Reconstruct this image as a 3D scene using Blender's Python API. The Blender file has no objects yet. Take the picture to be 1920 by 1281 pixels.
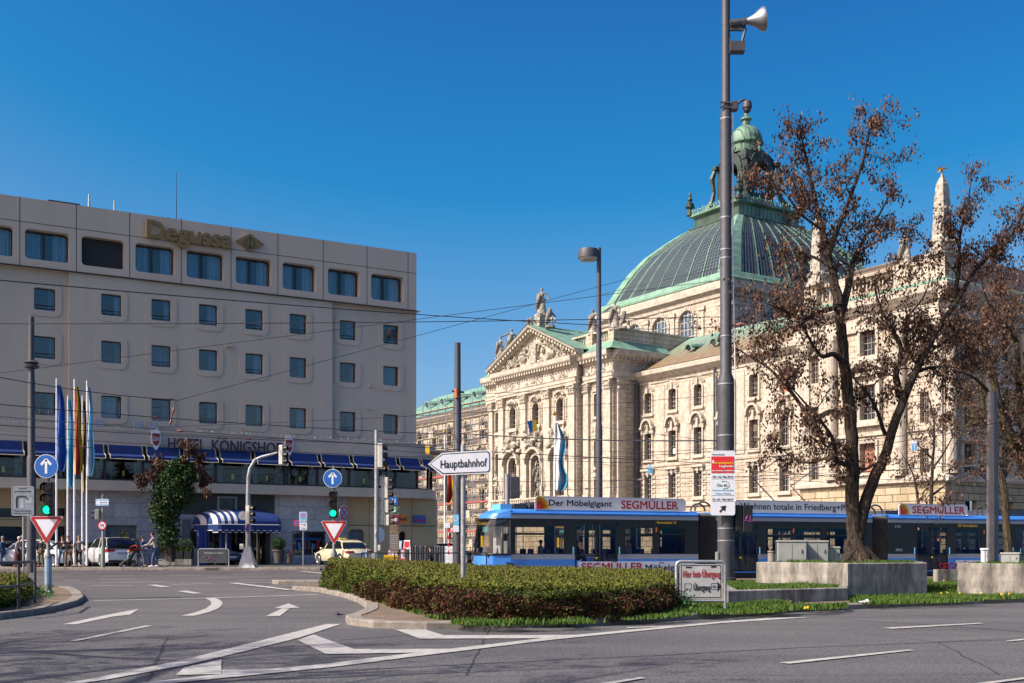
import bpy,bmesh,math,random
from mathutils import Vector,Matrix
R=math.radians
random.seed(7)
scn=bpy.context.scene
COL=scn.collection
# ---------------------------------------------------------------- camera
FPX=2150.0;CX=960.0;HY=1034.0;CH=1.3
cam_d=bpy.data.cameras.new('camera');cam=bpy.data.objects.new('camera',cam_d);COL.objects.link(cam)
cam_d.sensor_width=36.0;cam_d.lens=FPX/1920*36
cam_d.shift_y=(HY-640.5)/1920
cam_d.clip_start=0.1;cam_d.clip_end=6000
cam.location=(0,0,CH);cam.rotation_euler=(R(90),0,0)
scn.camera=cam
# ---------------------------------------------------------------- sky and sun
SUN_EL=42.0
SUN_V=Vector((-0.91,-0.41,0)).normalized()
w=bpy.data.worlds.new('World');scn.world=w;w.use_nodes=True
nt=w.node_tree;bg=nt.nodes['Background']
sky=nt.nodes.new('ShaderNodeTexSky');sky.sky_type='NISHITA';sky.sun_disc=False
sky.sun_elevation=R(SUN_EL);sky.sun_rotation=math.atan2(SUN_V.x,SUN_V.y)
sky.air_density=0.8;sky.dust_density=4.0;sky.ozone_density=3.0;sky.altitude=500
grade=nt.nodes.new('ShaderNodeVectorMath');grade.operation='MULTIPLY_ADD';grade.inputs[1].default_value=(2.2,1.60,1.29);grade.inputs[2].default_value=(-2.38,-1.15,0)
clampn=nt.nodes.new('ShaderNodeVectorMath');clampn.operation='MAXIMUM';floor_=nt.nodes.new('ShaderNodeVectorMath');floor_.operation='MULTIPLY';floor_.inputs[1].default_value=(0.15,0.3,0);nt.links.new(sky.outputs[0],floor_.inputs[0]);nt.links.new(floor_.outputs[0],clampn.inputs[1])
nt.links.new(sky.outputs[0],grade.inputs[0]);nt.links.new(grade.outputs[0],clampn.inputs[0]);nt.links.new(clampn.outputs[0],bg.inputs[0]);bg.inputs[1].default_value=0.084
sl=bpy.data.lights.new('sun','SUN');sl.energy=3.7;sl.angle=R(0.5);sl.color=(1.0,0.955,0.875)
sun=bpy.data.objects.new('sun',sl);COL.objects.link(sun)
sv=Vector((SUN_V.x*math.cos(R(SUN_EL)),SUN_V.y*math.cos(R(SUN_EL)),math.sin(R(SUN_EL))))
sun.rotation_euler=(-sv).to_track_quat('-Z','Y').to_euler();sun.location=sv*200
scn.view_settings.view_transform='Standard';scn.view_settings.look='None'
scn.view_settings.exposure=0.8;scn.view_settings.gamma=1.0
scn.render.engine='CYCLES'
scn.cycles.max_bounces=6;scn.cycles.transparent_max_bounces=12
# ---------------------------------------------------------------- helpers
def ss(x):x=max(0.0,min(1.0,x));return x*x*(3-2*x)
def zg(X,Y):
 return(0.42*ss((Y-28)/28)+0.06*max(0,min(1,(Y-56)/14)))*(1-ss((X+4)/6))
def G(x,y,h=0.0):
 Y=30.0
 for _ in range(60):
  X=(x-CX)/FPX*Y
  Y=0.5*Y+0.5*(CH-zg(X,Y)-h)*FPX/(y-HY)
 return Vector(((x-CX)/FPX*Y,Y,zg((x-CX)/FPX*Y,Y)+h))
def P(x,y,Y):return Vector(((x-CX)/FPX*Y,Y,CH-(y-HY)/FPX*Y))
def GX(x,Y,h=0.0):X=(x-CX)/FPX*Y;return Vector((X,Y,zg(X,Y)+h))
class Frame:
 def __init__(s,ox,oy,ux,uy,nx,ny,d=0.0):
  s.o=Vector((ox+nx*d,oy+ny*d,0));s.u=Vector((ux,uy,0));s.n=Vector((nx,ny,0))
 def pt(s,t,d,z):return s.o+s.u*t+s.n*d+Vector((0,0,z))
 def off(s,d):f=Frame(0,0,1,0,0,1);f.o=s.o+s.n*d;f.u=s.u;f.n=s.n;return f
 def px(s,x,y=None,d=0.0):
  k=(x-CX)/FPX;o=s.o+s.n*d
  t=(k*o.y-o.x)/(s.u.x-k*s.u.y)
  if y is None:return t
  Y=o.y+s.u.y*t
  return t,CH-(y-HY)/FPX*Y
class MB:
 def __init__(s):s.v=[];s.f=[];s.m=[];s.M=None;s.mi=0
 def add(s,pts):
  i=len(s.v)
  for p in pts:
   p=Vector(p)
   if s.M is not None:p=s.M@p
   s.v.append(p)
  return i
 def poly(s,pts,mi=None):
  i=s.add(pts);s.f.append(list(range(i,i+len(pts))));s.m.append(s.mi if mi is None else mi);return s
 def faces(s,pts,fs,mi=None):
  i=s.add(pts)
  for f in fs:s.f.append([i+k for k in f]);s.m.append(s.mi if mi is None else mi)
  return s
 def box(s,x0,x1,y0,y1,z0,z1,mi=None):
  p=[(x0,y0,z0),(x1,y0,z0),(x1,y1,z0),(x0,y1,z0),(x0,y0,z1),(x1,y0,z1),(x1,y1,z1),(x0,y1,z1)]
  return s.faces(p,[(0,3,2,1),(4,5,6,7),(0,1,5,4),(1,2,6,5),(2,3,7,6),(3,0,4,7)],mi)
 def fbox(s,F,t0,t1,d0,d1,z0,z1,mi=None):
  p=[F.pt(t,d,z)for z in(z0,z1)for t,d in((t0,d0),(t1,d0),(t1,d1),(t0,d1))]
  return s.faces(p,[(0,3,2,1),(4,5,6,7),(0,1,5,4),(1,2,6,5),(2,3,7,6),(3,0,4,7)],mi)
 def bbox(s,x0,x1,y0,y1,z0,z1,b=0.02,mi=None):
  def ring(z,i):return[(x0+i,y0+b+0,z),(x0+b,y0+i,z),(x1-b,y0+i,z),(x1-i,y0+b,z),(x1-i,y1-b,z),(x1-b,y1-i,z),(x0+b,y1-i,z),(x0+i,y1-b,z)]
  return s.rings([ring(z0,b*.99),ring(z0+b,0),ring(z1-b,0),ring(z1,b*.99)],mi,cap=True)
 def rings(s,rs,mi=None,cap=True,closed=True):
  n=len(rs[0]);pts=[p for r in rs for p in r];fs=[]
  for a in range(len(rs)-1):
   for k in range(n if closed else n-1):
    fs.append((a*n+k,a*n+(k+1)%n,(a+1)*n+(k+1)%n,(a+1)*n+k))
  if cap:fs.append(tuple(range(n-1,-1,-1)));fs.append(tuple(range((len(rs)-1)*n,len(rs)*n)))
  return s.faces(pts,fs,mi)
 def tube(s,pts,r,n=8,mi=None,cap=True):
  pts=[Vector(p)for p in pts];rs=r if isinstance(r,(list,tuple))else[r]*len(pts)
  rings=[];up=None
  for i,p in enumerate(pts):
   d=(pts[min(i+1,len(pts)-1)]-pts[max(i-1,0)])
   if d.length<1e-9:d=Vector((0,0,1))
   d.normalize()
   if up is None:up=Vector((0,0,1))if abs(d.z)<.9 else Vector((1,0,0))
   a=d.cross(up)
   if a.length<1e-6:a=d.orthogonal()
   a.normalize();b=a.cross(d).normalized();up=b
   rings.append([p+(a*math.cos(2*math.pi*k/n)+b*math.sin(2*math.pi*k/n))*rs[i]for k in range(n)])
  return s.rings(rings,mi,cap)
 def lathe(s,prof,c=(0,0,0),n=16,mi=None,sx=1,sy=1):
  c=Vector(c)
  return s.rings([[c+Vector((r*sx*math.cos(2*math.pi*k/n),r*sy*math.sin(2*math.pi*k/n),z))for k in range(n)]for r,z in prof],mi)
 def ball(s,c,r,n=8,mi=None,sx=1,sy=1,sz=1):
  c=Vector(c);m=max(3,n//2)
  rs=[]
  for i in range(m+1):
   a=math.pi*(i+.02)/(m+.04);rr=r*math.sin(a)
   rs.append([c+Vector((rr*sx*math.cos(2*math.pi*k/n),rr*sy*math.sin(2*math.pi*k/n),-r*sz*math.cos(a)))for k in range(n)])
  return s.rings(rs,mi)
 def disc(s,c,nrm,r,th,n=24,mi=None):
  c=Vector(c);nrm=Vector(nrm).normalized()
  return s.tube([c,c+nrm*th],r,n,mi)
 def prism(s,outline,nrm,th,mi=None):
  o=[Vector(p)for p in outline];nn=Vector(nrm).normalized()*th
  n=len(o);return s.faces(o+[p+nn for p in o],[tuple(range(n-1,-1,-1)),tuple(range(n,2*n))]+[(k,(k+1)%n,n+(k+1)%n,n+k)for k in range(n)],mi)
 def wall(s,F,t0,t1,z0,z1,d,ops,rev=0.3,mi=None,rmi=None,thick=0):
  ts=sorted(set([t0,t1]+[x for o in ops for x in o[:2]]));zs=sorted(set([z0,z1]+[x for o in ops for x in o[2:4]]))
  for a,b in zip(ts,ts[1:]):
   for c,e in zip(zs,zs[1:]):
    m,n=(a+b)/2,(c+e)/2
    if any(o[0]<m<o[1]and o[2]<n<o[3]for o in ops):continue
    s.poly([F.pt(a,d,c),F.pt(b,d,c),F.pt(b,d,e),F.pt(a,d,e)],mi)
  for o in ops:
   loop=oploop(o)
   for cx,cz,k0,r in((o[1],o[3],0,o[4]),(o[0],o[3],1,o[4]),(o[0],o[2],2,o[5]),(o[1],o[2],3,o[5])):
    if r<=0:continue
    sx=1 if k0 in(0,3)else-1;sz=1 if k0 in(0,1)else-1
    ox,oz=cx-sx*r,cz-sz*r
    arc=[(ox+sx*r*math.cos(j*math.pi/12),oz+sz*r*math.sin(j*math.pi/12))for j in range(7)]
    for p,q in zip(arc,arc[1:]):s.poly([F.pt(cx,d,cz),F.pt(p[0],d,p[1]),F.pt(q[0],d,q[1])],mi)
   n=len(loop)
   for k in range(n):
    p,q=loop[k],loop[(k+1)%n]
    s.poly([F.pt(p[0],d,p[1]),F.pt(q[0],d,q[1]),F.pt(q[0],d-rev,q[1]),F.pt(p[0],d-rev,p[1])],rmi if rmi is not None else mi)
  return s
 def ringframe(s,F,o,d0,d1,wd,mi=None):
  inn=oploop(o);out=oploop((o[0]-wd,o[1]+wd,o[2]-wd,o[3]+wd,(o[4]+wd)if o[4]>0 else 0,(o[5]+wd)if o[5]>0 else 0))
  n=len(inn)
  if len(out)!=n:return s
  for k in range(n):
   a,b,c,e=inn[k],inn[(k+1)%n],out[(k+1)%n],out[k]
   s.poly([F.pt(*(a[0],d1,a[1])),F.pt(b[0],d1,b[1]),F.pt(c[0],d1,c[1]),F.pt(e[0],d1,e[1])],mi)
   s.poly([F.pt(e[0],d1,e[1]),F.pt(c[0],d1,c[1]),F.pt(c[0],d0,c[1]),F.pt(e[0],d0,e[1])],mi)
   s.poly([F.pt(a[0],d1,a[1]),F.pt(b[0],d1,b[1]),F.pt(b[0],d0,b[1]),F.pt(a[0],d0,a[1])],mi)
  return s
 def build(s,name,mats,parent=None,world=True,smooth=False,label=None):
  me=bpy.data.meshes.new(name)
  off=parent.location if(parent is not None and world)else Vector((0,0,0))
  p=parent
  while world and p is not None and p.parent is not None:p=p.parent;off=off+p.location
  me.from_pydata([tuple(v-off)for v in s.v],[],s.f)
  mats=mats if isinstance(mats,(list,tuple))else[mats]
  for m_ in mats:me.materials.append(m_)
  if len(mats)>1:me.polygons.foreach_set('material_index',s.m)
  if smooth:me.polygons.foreach_set('use_smooth',[True]*len(s.f))
  me.update()
  if smooth:
   try:me.set_sharp_from_angle(angle=R(40))
   except Exception:pass
  o=bpy.data.objects.new(name,me);COL.objects.link(o)
  if parent is not None:o.parent=parent
  if label:o['label']=label
  return o
def oploop(o):
 ta,tb,za,zb,rt,rb=o;L=[]
 for cx,cz,a0,r in((tb,zb,0,rt),(ta,zb,90,rt),(ta,za,180,rb),(tb,za,270,rb)):
  sx=1 if a0 in(0,270)else-1;sz=1 if a0 in(0,90)else-1
  if r<=0:L.append((cx,cz));continue
  for j in range(7):
   a=R(a0+j*15);L.append((cx-sx*r+r*math.cos(a),cz-sz*r+r*math.sin(a)))
 out=[]
 for p in L:
  if not out or abs(p[0]-out[-1][0])+abs(p[1]-out[-1][1])>1e-5:out.append(p)
 if abs(out[0][0]-out[-1][0])+abs(out[0][1]-out[-1][1])<1e-5:out.pop()
 return out
def empty(name,loc,label=None,cat=None,group=None,rz=0):
 o=bpy.data.objects.new(name,None);COL.objects.link(o);o.location=loc;o.rotation_euler=(0,0,rz);o.empty_display_size=.2
 if label:tag(o,label,cat,group)
 return o
def tag(o,label,cat,group=None,kind=None):
 o['label']=label;o['category']=cat
 if group:o['group']=group
 if kind:o['kind']=kind
 return o
def struct(o):o['kind']='structure';return o
def children(o):return[c for c in bpy.data.objects if c.parent==o]
def dup(root,loc,rz=0,label=None,group=None):
 def rec(o,par):
  c=o.copy();COL.objects.link(c);c.parent=par
  for ch in KIDS.get(o.name,[]):rec(ch,c)
  return c
 KIDS={}
 for ob in bpy.data.objects:
  if ob.parent is not None:KIDS.setdefault(ob.parent.name,[]).append(ob)
 c=rec(root,None);c.location=loc;c.rotation_euler=(0,0,rz)
 if label:c['label']=label
 if group:c['group']=group
 return c
# ---------------------------------------------------------------- materials
MATS={}
def mat(name,col,rough=.6,metal=0.0,var=0.12,scale=3.0,bump=0.0,bscale=None,spec=.5,emit=None,col2=None,coat=0.0,detail=6):
 m=bpy.data.materials.new(name);m.use_nodes=True;t=m.node_tree;b=t.nodes['Principled BSDF']
 b.inputs['Roughness'].default_value=rough;b.inputs['Metallic'].default_value=metal
 b.inputs['Specular IOR Level'].default_value=spec
 if coat:b.inputs['Coat Weight'].default_value=coat;b.inputs['Coat Roughness'].default_value=.05
 c=(*col,1)
 if var or col2:
  g=t.nodes.new('ShaderNodeNewGeometry');n=t.nodes.new('ShaderNodeTexNoise');n.inputs['Scale'].default_value=scale;n.inputs['Detail'].default_value=detail;n.inputs['Roughness'].default_value=.65
  t.links.new(g.outputs['Position'],n.inputs['Vector'])
  r=t.nodes.new('ShaderNodeValToRGB');r.color_ramp.elements[0].position=.32;r.color_ramp.elements[1].position=.68
  c2=col2 if col2 else tuple(x*(1-2*var)for x in col)
  c1=col if col2 else tuple(min(1,x*(1+var))for x in col)
  r.color_ramp.elements[0].color=(*c2,1);r.color_ramp.elements[1].color=(*c1,1)
  t.links.new(n.outputs[0],r.inputs[0]);t.links.new(r.outputs[0],b.inputs['Base Color'])
 else:b.inputs['Base Color'].default_value=c
 if bump:
  g=t.nodes.new('ShaderNodeNewGeometry');n2=t.nodes.new('ShaderNodeTexNoise');n2.inputs['Scale'].default_value=bscale or scale*4;n2.inputs['Detail'].default_value=5
  t.links.new(g.outputs['Position'],n2.inputs['Vector'])
  bu=t.nodes.new('ShaderNodeBump');bu.inputs['Strength'].default_value=1.0;bu.inputs['Distance'].default_value=bump
  t.links.new(n2.outputs[0],bu.inputs['Height']);t.links.new(bu.outputs[0],b.inputs['Normal'])
 if emit:b.inputs['Emission Color'].default_value=(*emit[:3],1);b.inputs['Emission Strength'].default_value=emit[3]
 MATS[name]=m;return m
def block_mat(name,col,col2,ux,uy,bw,bh,mortar,rough=.8,msize=.015,bump=.02,stain=(.5,.45,.36),offset=.5,stain_amt=.5,stain_lo=.45,ns=.55,zs=.35,fine=.6):
 """ashlar / panel cladding: world-aligned joints for walls running along (ux,uy) or square to it"""
 m=bpy.data.materials.new(name);m.use_nodes=True;t=m.node_tree;N=t.nodes.new;L=t.links.new;b=t.nodes['Principled BSDF']
 g=N('ShaderNodeNewGeometry')
 def dot(vec,sock):
  d=N('ShaderNodeVectorMath');d.operation='DOT_PRODUCT';d.inputs[1].default_value=vec;L(sock,d.inputs[0]);return d.outputs['Value']
 a=dot((ux,uy,0),g.outputs['Position']);c=dot((-uy,ux,0),g.outputs['Position']);nd=dot((ux,uy,0),g.outputs['True Normal'])
 ab=N('ShaderNodeMath');ab.operation='ABSOLUTE';L(nd,ab.inputs[0])
 gt=N('ShaderNodeMath');gt.operation='GREATER_THAN';L(ab.outputs[0],gt.inputs[0]);gt.inputs[1].default_value=.6
 mx=N('ShaderNodeMix');L(gt.outputs[0],mx.inputs['Factor']);L(a,mx.inputs[2]);L(c,mx.inputs[3])
 sp=N('ShaderNodeSeparateXYZ');L(g.outputs['Position'],sp.inputs[0])
 cb=N('ShaderNodeCombineXYZ');L(mx.outputs[0],cb.inputs[0]);L(sp.outputs[2],cb.inputs[1])
 br=N('ShaderNodeTexBrick');L(cb.outputs[0],br.inputs['Vector']);br.inputs['Scale'].default_value=1.0
 br.inputs['Brick Width'].default_value=bw;br.inputs['Row Height'].default_value=bh;br.inputs['Mortar Size'].default_value=msize;br.offset=offset
 br.inputs['Mortar Smooth'].default_value=.3
 br.inputs['Color1'].default_value=(*col,1);br.inputs['Color2'].default_value=(*col2,1);br.inputs['Mortar'].default_value=(*mortar,1)
 n=N('ShaderNodeTexNoise');n.inputs['Scale'].default_value=ns;n.inputs['Detail'].default_value=9;n.inputs['Roughness'].default_value=.7
 mp=N('ShaderNodeMapping');mp.inputs['Scale'].default_value=(1,1,zs);L(g.outputs['Position'],mp.inputs[0]);L(mp.outputs[0],n.inputs['Vector'])
 r=N('ShaderNodeValToRGB');r.color_ramp.elements[0].position=stain_lo-.1;r.color_ramp.elements[1].position=stain_lo+.15
 r.color_ramp.elements[0].color=(*stain,1);r.color_ramp.elements[1].color=(1,1,1,1);L(n.outputs[0],r.inputs[0])
 mu=N('ShaderNodeMix');mu.data_type='RGBA';mu.blend_type='MULTIPLY';mu.inputs['Factor'].default_value=stain_amt
 L(br.outputs['Color'],mu.inputs[6]);L(r.outputs[0],mu.inputs[7])
 n3=N('ShaderNodeTexNoise');n3.inputs['Scale'].default_value=6;n3.inputs['Detail'].default_value=6;L(g.outputs['Position'],n3.inputs['Vector'])
 r3=N('ShaderNodeValToRGB');r3.color_ramp.elements[0].color=(.72,.70,.66,1);r3.color_ramp.elements[1].color=(1.1,1.1,1.1,1);r3.color_ramp.elements[0].position=.3;r3.color_ramp.elements[1].position=.6;L(n3.outputs[0],r3.inputs[0])
 mu2=N('ShaderNodeMix');mu2.data_type='RGBA';mu2.blend_type='MULTIPLY';mu2.inputs['Factor'].default_value=fine
 L(mu.outputs[2],mu2.inputs[6]);L(r3.outputs[0],mu2.inputs[7]);L(mu2.outputs[2],b.inputs['Base Color'])
 bu=N('ShaderNodeBump');bu.inputs['Distance'].default_value=bump;bu.invert=True;L(br.outputs['Fac'],bu.inputs['Height']);L(bu.outputs[0],b.inputs['Normal'])
 b.inputs['Roughness'].default_value=rough
 return m
def seam_mat(name,col,col2,ux,uy,pitch,rough=.55,rust=None,rust_z=None):
 """sheet copper with standing seams running up the slope"""
 m=bpy.data.materials.new(name);m.use_nodes=True;t=m.node_tree;N=t.nodes.new;L=t.links.new;b=t.nodes['Principled BSDF']
 g=N('ShaderNodeNewGeometry')
 d=N('ShaderNodeVectorMath');d.operation='DOT_PRODUCT';d.inputs[1].default_value=(ux,uy,0);L(g.outputs['Position'],d.inputs[0])
 mm=N('ShaderNodeMath');mm.operation='MULTIPLY';mm.inputs[1].default_value=1/pitch;L(d.outputs['Value'],mm.inputs[0])
 fr=N('ShaderNodeMath');fr.operation='FRACT';L(mm.outputs[0],fr.inputs[0])
 lt=N('ShaderNodeMath');lt.operation='LESS_THAN';lt.inputs[1].default_value=.17;L(fr.outputs[0],lt.inputs[0])
 n=N('ShaderNodeTexNoise');n.inputs['Scale'].default_value=.5;n.inputs['Detail'].default_value=8;L(g.outputs['Position'],n.inputs['Vector'])
 r=N('ShaderNodeValToRGB');r.color_ramp.elements[0].position=.38;r.color_ramp.elements[1].position=.62
 r.color_ramp.elements[0].color=(*col2,1);r.color_ramp.elements[1].color=(*col,1);L(n.outputs[0],r.inputs[0])
 src=r.outputs[0]
 if rust:
  sp=N('ShaderNodeSeparateXYZ');L(g.outputs['Position'],sp.inputs[0])
  mr=N('ShaderNodeMapRange');mr.inputs[1].default_value=rust_z[0];mr.inputs[2].default_value=rust_z[1];L(sp.outputs[2],mr.inputs[0])
  n2=N('ShaderNodeTexNoise');n2.inputs['Scale'].default_value=1.4;n2.inputs['Detail'].default_value=5;L(g.outputs['Position'],n2.inputs['Vector'])
  ad=N('ShaderNodeMath');ad.operation='MULTIPLY_ADD';L(n2.outputs[0],ad.inputs[0]);ad.inputs[1].default_value=1.6;ad.inputs[2].default_value=-.8
  a2=N('ShaderNodeMath');a2.operation='ADD';a2.use_clamp=True;L(mr.outputs[0],a2.inputs[0]);L(ad.outputs[0],a2.inputs[1])
  mx=N('ShaderNodeMix');mx.data_type='RGBA';L(a2.outputs[0],mx.inputs['Factor']);mx.inputs[6].default_value=(*rust,1);L(src,mx.inputs[7]);src=mx.outputs[2]
 mu=N('ShaderNodeMix');mu.data_type='RGBA';mu.blend_type='MULTIPLY';L(lt.outputs[0],mu.inputs['Factor']);L(src,mu.inputs[6]);mu.inputs[7].default_value=(.30,.33,.31,1)
 L(mu.outputs[2],b.inputs['Base Color']);b.inputs['Roughness'].default_value=rough;b.inputs['Metallic'].default_value=.1
 bu=N('ShaderNodeBump');bu.inputs['Distance'].default_value=.05;L(lt.outputs[0],bu.inputs['Height']);L(bu.outputs[0],b.inputs['Normal'])
 return m
def thin_glass(name,tint,refl=.1,rough=.02,opac=.0):
 m=bpy.data.materials.new(name);m.use_nodes=True;t=m.node_tree;N=t.nodes.new;L=t.links.new
 t.nodes.remove(t.nodes['Principled BSDF']);out=t.nodes['Material Output']
 tr=N('ShaderNodeBsdfTransparent');tr.inputs[0].default_value=(*tint,1);gl=N('ShaderNodeBsdfGlossy');gl.inputs['Roughness'].default_value=rough
 fr=N('ShaderNodeFresnel');fr.inputs[0].default_value=1.5
 ad=N('ShaderNodeMath');ad.inputs[1].default_value=refl;L(fr.outputs[0],ad.inputs[0]);ad.use_clamp=True
 mx=N('ShaderNodeMixShader');L(ad.outputs[0],mx.inputs[0]);L(tr.outputs[0],mx.inputs[1]);L(gl.outputs[0],mx.inputs[2]);L(mx.outputs[0],out.inputs[0])
 return m
def text_mesh(s,size,depth=.01,bold=0.0,align='LEFT',width=None,shear=0.0,spacing=1.0):
 cu=bpy.data.curves.new('lettering','FONT');cu.body=s;cu.size=size;cu.extrude=depth;cu.offset=bold;cu.align_x=align;cu.shear=shear;cu.space_character=spacing
 cu.resolution_u=3
 o=bpy.data.objects.new('lettering',cu);COL.objects.link(o)
 bpy.context.view_layer.update()
 dg=bpy.context.evaluated_depsgraph_get();me=bpy.data.meshes.new_from_object(o.evaluated_get(dg))
 bpy.data.objects.remove(o);bpy.data.curves.remove(cu)
 return me
def put_text(s,parent,origin,right,up,height,material,width=None,bold=0.0,depth=.006,name='lettering',shear=0.0,spacing=1.0,world=True):
 """flat letters: origin = lower left corner, right/up = unit vectors, height = capital height"""
 me=text_mesh(s,1.0,0,0,shear=shear,spacing=spacing)
 xs=[v.co.x for v in me.vertices];x0,x1=min(xs),max(xs)
 k=height/.7;kx=k if width is None else width/(x1-x0)
 right=Vector(right).normalized();up=Vector(up).normalized();nn=right.cross(up)
 off=Vector((0,0,0));p=parent
 while world and p is not None:off=off+p.location;p=p.parent
 o0=Vector(origin)-off
 mb=MB()
 sh=[(0,0)]+([(bold*a,bold*b)for a,b in((1,0),(-1,0),(0,1),(0,-1),(.7,.7),(-.7,-.7))]if bold>.004 else[])
 m_n=len(me.vertices);base_f=[tuple(p.vertices)for p in me.polygons]
 vs=[o0+right*((v.co.x-x0+dx)*kx)+up*((v.co.y+dy)*k)+nn*(depth+.0004*i)for i,(dx,dy)in enumerate(sh)for v in me.vertices]
 nv=len(vs)
 vs2=[v-nn*depth for v in vs]
 fs=[tuple(q+m_n*i for q in f)for i in range(len(sh))for f in base_f]
 ec={}
 for f in fs:
  for a,b in zip(f,f[1:]+f[:1]):
   ec[(a,b)]=1
 sides=[(a,b,b+nv,a+nv)for(a,b)in ec if(b,a)not in ec]
 m2=bpy.data.meshes.new(name);m2.from_pydata([tuple(v)for v in vs+vs2],[],fs+sides);m2.materials.append(material);m2.update()
 bpy.data.meshes.remove(me)
 o=bpy.data.objects.new(name,m2);COL.objects.link(o)
 if parent is not None:o.parent=parent
 return o
# ---------------------------------------------------------------- material library
WU=(.543,-.840)
M_stone=block_mat('limestone',(.56,.49,.395),(.47,.405,.315),*WU,1.25,.52,(.16,.13,.09),msize=.022,bump=.03,stain=(.42,.34,.24),stain_amt=.6,stain_lo=.44)
M_stone_plain=mat('limestone_carved',(.56,.50,.41),.85,col2=(.33,.285,.22),scale=1.6,bump=.03,bscale=7)
M_stone_dark=mat('weathered_limestone',(.34,.31,.26),.9,col2=(.09,.085,.08),scale=1.1,bump=.04,bscale=6,var=.2)
M_rustic=block_mat('rusticated_limestone',(.50,.41,.27),(.42,.34,.22),*WU,1.6,.62,(.10,.08,.05),msize=.035,bump=.09,stain=(.5,.42,.3),stain_amt=.6)
M_relief=mat('sculpted_limestone',(.56,.51,.42),.9,col2=(.16,.14,.11),scale=2.6,bump=.18,bscale=3.2)
M_copper=seam_mat('copper_roof',(.26,.44,.33),(.17,.33,.24),.543,-.84,1.0,rust=(.26,.17,.09),rust_z=(22.6,27.0))
M_copper_left=seam_mat('copper_roof_fresh',(.24,.42,.30),(.16,.33,.23),.543,-.84,1.1)
M_copper_plain=mat('verdigris_copper',(.22,.38,.27),.65,metal=.1,scale=.9,col2=(.10,.20,.14),detail=9)
M_copper_dark=mat('dark_patina_copper',(.06,.09,.07),.5,metal=.3,scale=1.0,col2=(.018,.022,.020))
M_copper_ribs=seam_mat('copper_cupola',(.17,.29,.20),(.08,.15,.10),.84,.543,.8)
M_gold=mat('gilding',(.8,.5,.08),.3,metal=1,var=.05)
M_glassdark=mat('dark_window_glass',(.012,.014,.018),.06,var=0,spec=.8)
M_glassblue=mat('drum_window_glass',(.05,.09,.14),.1,var=0,spec=1)
M_bronze=mat('brown_window_bars',(.20,.15,.11),.6,var=.15)
M_palebar=mat('pale_window_bars',(.52,.48,.40),.6,var=.1)
M_blind=mat('reddish_blind',(.36,.13,.08),.8,var=.1)
M_brownblind=mat('brown_blind',(.16,.09,.065),.8,var=.1)
M_hotel=block_mat('hotel_render',(.55,.48,.375),(.55,.48,.375),-.868,-.497,600,600,(.55,.48,.375),msize=0,bump=0,stain=(.84,.82,.78),stain_amt=.5,stain_lo=.42,ns=.5,zs=.12,fine=.08)
M_hotel_l=mat('hotel_fascia',(.54,.46,.36),.7,var=.06,scale=.9)
M_hotel_ground=mat('ground_floor_render',(.54,.42,.24),.8,var=.05,scale=.8)
M_marble=block_mat('marble_cladding',(.52,.50,.51),(.42,.40,.42),-.868,-.497,1.55,.83,(.12,.11,.12),rough=.35,msize=.012,bump=.006,stain=(.6,.58,.62),stain_amt=.7)
M_wood=mat('dark_wood_cladding',(.06,.050,.043),.45,var=.2,scale=1.2)
M_awning=mat('blue_awning_cloth',(.004,.030,.15),.75,var=.12,scale=2)
M_awn_edge=mat('cream_piping',(.5,.44,.3),.7,var=.05)
M_mull=mat('dark_mullion',(.035,.03,.027),.4,var=.1)
M_curtain=mat('net_curtain',(.36,.44,.50),.9,var=.15,scale=8)
M_curtain2=mat('teal_curtain',(.14,.24,.28),.9,var=.15,scale=8)
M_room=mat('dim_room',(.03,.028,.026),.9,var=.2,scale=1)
M_pane=thin_glass('window_pane',(.70,.82,.92),.10)
M_pane_clear=thin_glass('clear_pane',(.80,.84,.86),.05)
M_tramglass=thin_glass('tram_window',(.80,.81,.80),.06)
M_goldletter=mat('olive_gold_letters',(.28,.18,.06),.45,metal=.2,var=.08)
M_navy=mat('navy_letters',(.022,.020,.06),.4,var=.1)
M_crimson=mat('crimson_enamel',(.25,.02,.03),.35,var=.08)
M_white=mat('white_paint',(.78,.78,.77),.45,var=.04)
M_dirtysign=mat('dirty_white_enamel',(.52,.51,.49),.6,col2=(.38,.37,.35),scale=6)
M_horn=mat('horn_metal',(.34,.35,.37),.38,metal=.8,var=.08)
M_whitesign=mat('sign_white',(.74,.76,.79),.4,var=.03,scale=5)
M_black=mat('black_paint',(.012,.012,.013),.45,var=.1)
M_pole=mat('dark_grey_pole',(.065,.066,.075),.55,metal=.1,var=.12,scale=6)
M_galv=mat('galvanised_steel',(.36,.38,.38),.5,metal=.5,var=.15,scale=9)
M_alu=mat('brushed_aluminium',(.66,.67,.68),.35,metal=.7,var=.06)
M_greenpole=mat('grey_green_enamel',(.19,.21,.18),.5,var=.1)
M_cream_enamel=mat('pale_signal_housing',(.55,.53,.44),.5,var=.08)
M_red=mat('sign_red',(.42,.018,.02),.4,var=.08)
M_brightred=mat('bright_red',(.70,.03,.035),.4,var=.05)
M_blue=mat('sign_blue',(.015,.12,.42),.4,var=.05)
M_lightblue=mat('light_blue',(.16,.48,.75),.45,var=.05)
M_yellow=mat('yellow_paint',(.82,.52,.02),.45,var=.06)
M_orange=mat('orange_paint',(.72,.17,.02),.45,var=.05)
M_greenlamp=mat('green_signal_lens',(.0,.35,.16),.3,var=0,emit=(0.0,1.0,.42,1.1))
M_redlens=mat('unlit_red_lens',(.07,.008,.008),.25,var=0)
M_amberlens=mat('unlit_amber_lens',(.07,.03,.008),.25,var=0)
M_tramblue=mat('tram_blue',(.06,.25,.70),.3,var=.03,scale=2,coat=.5)
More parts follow.
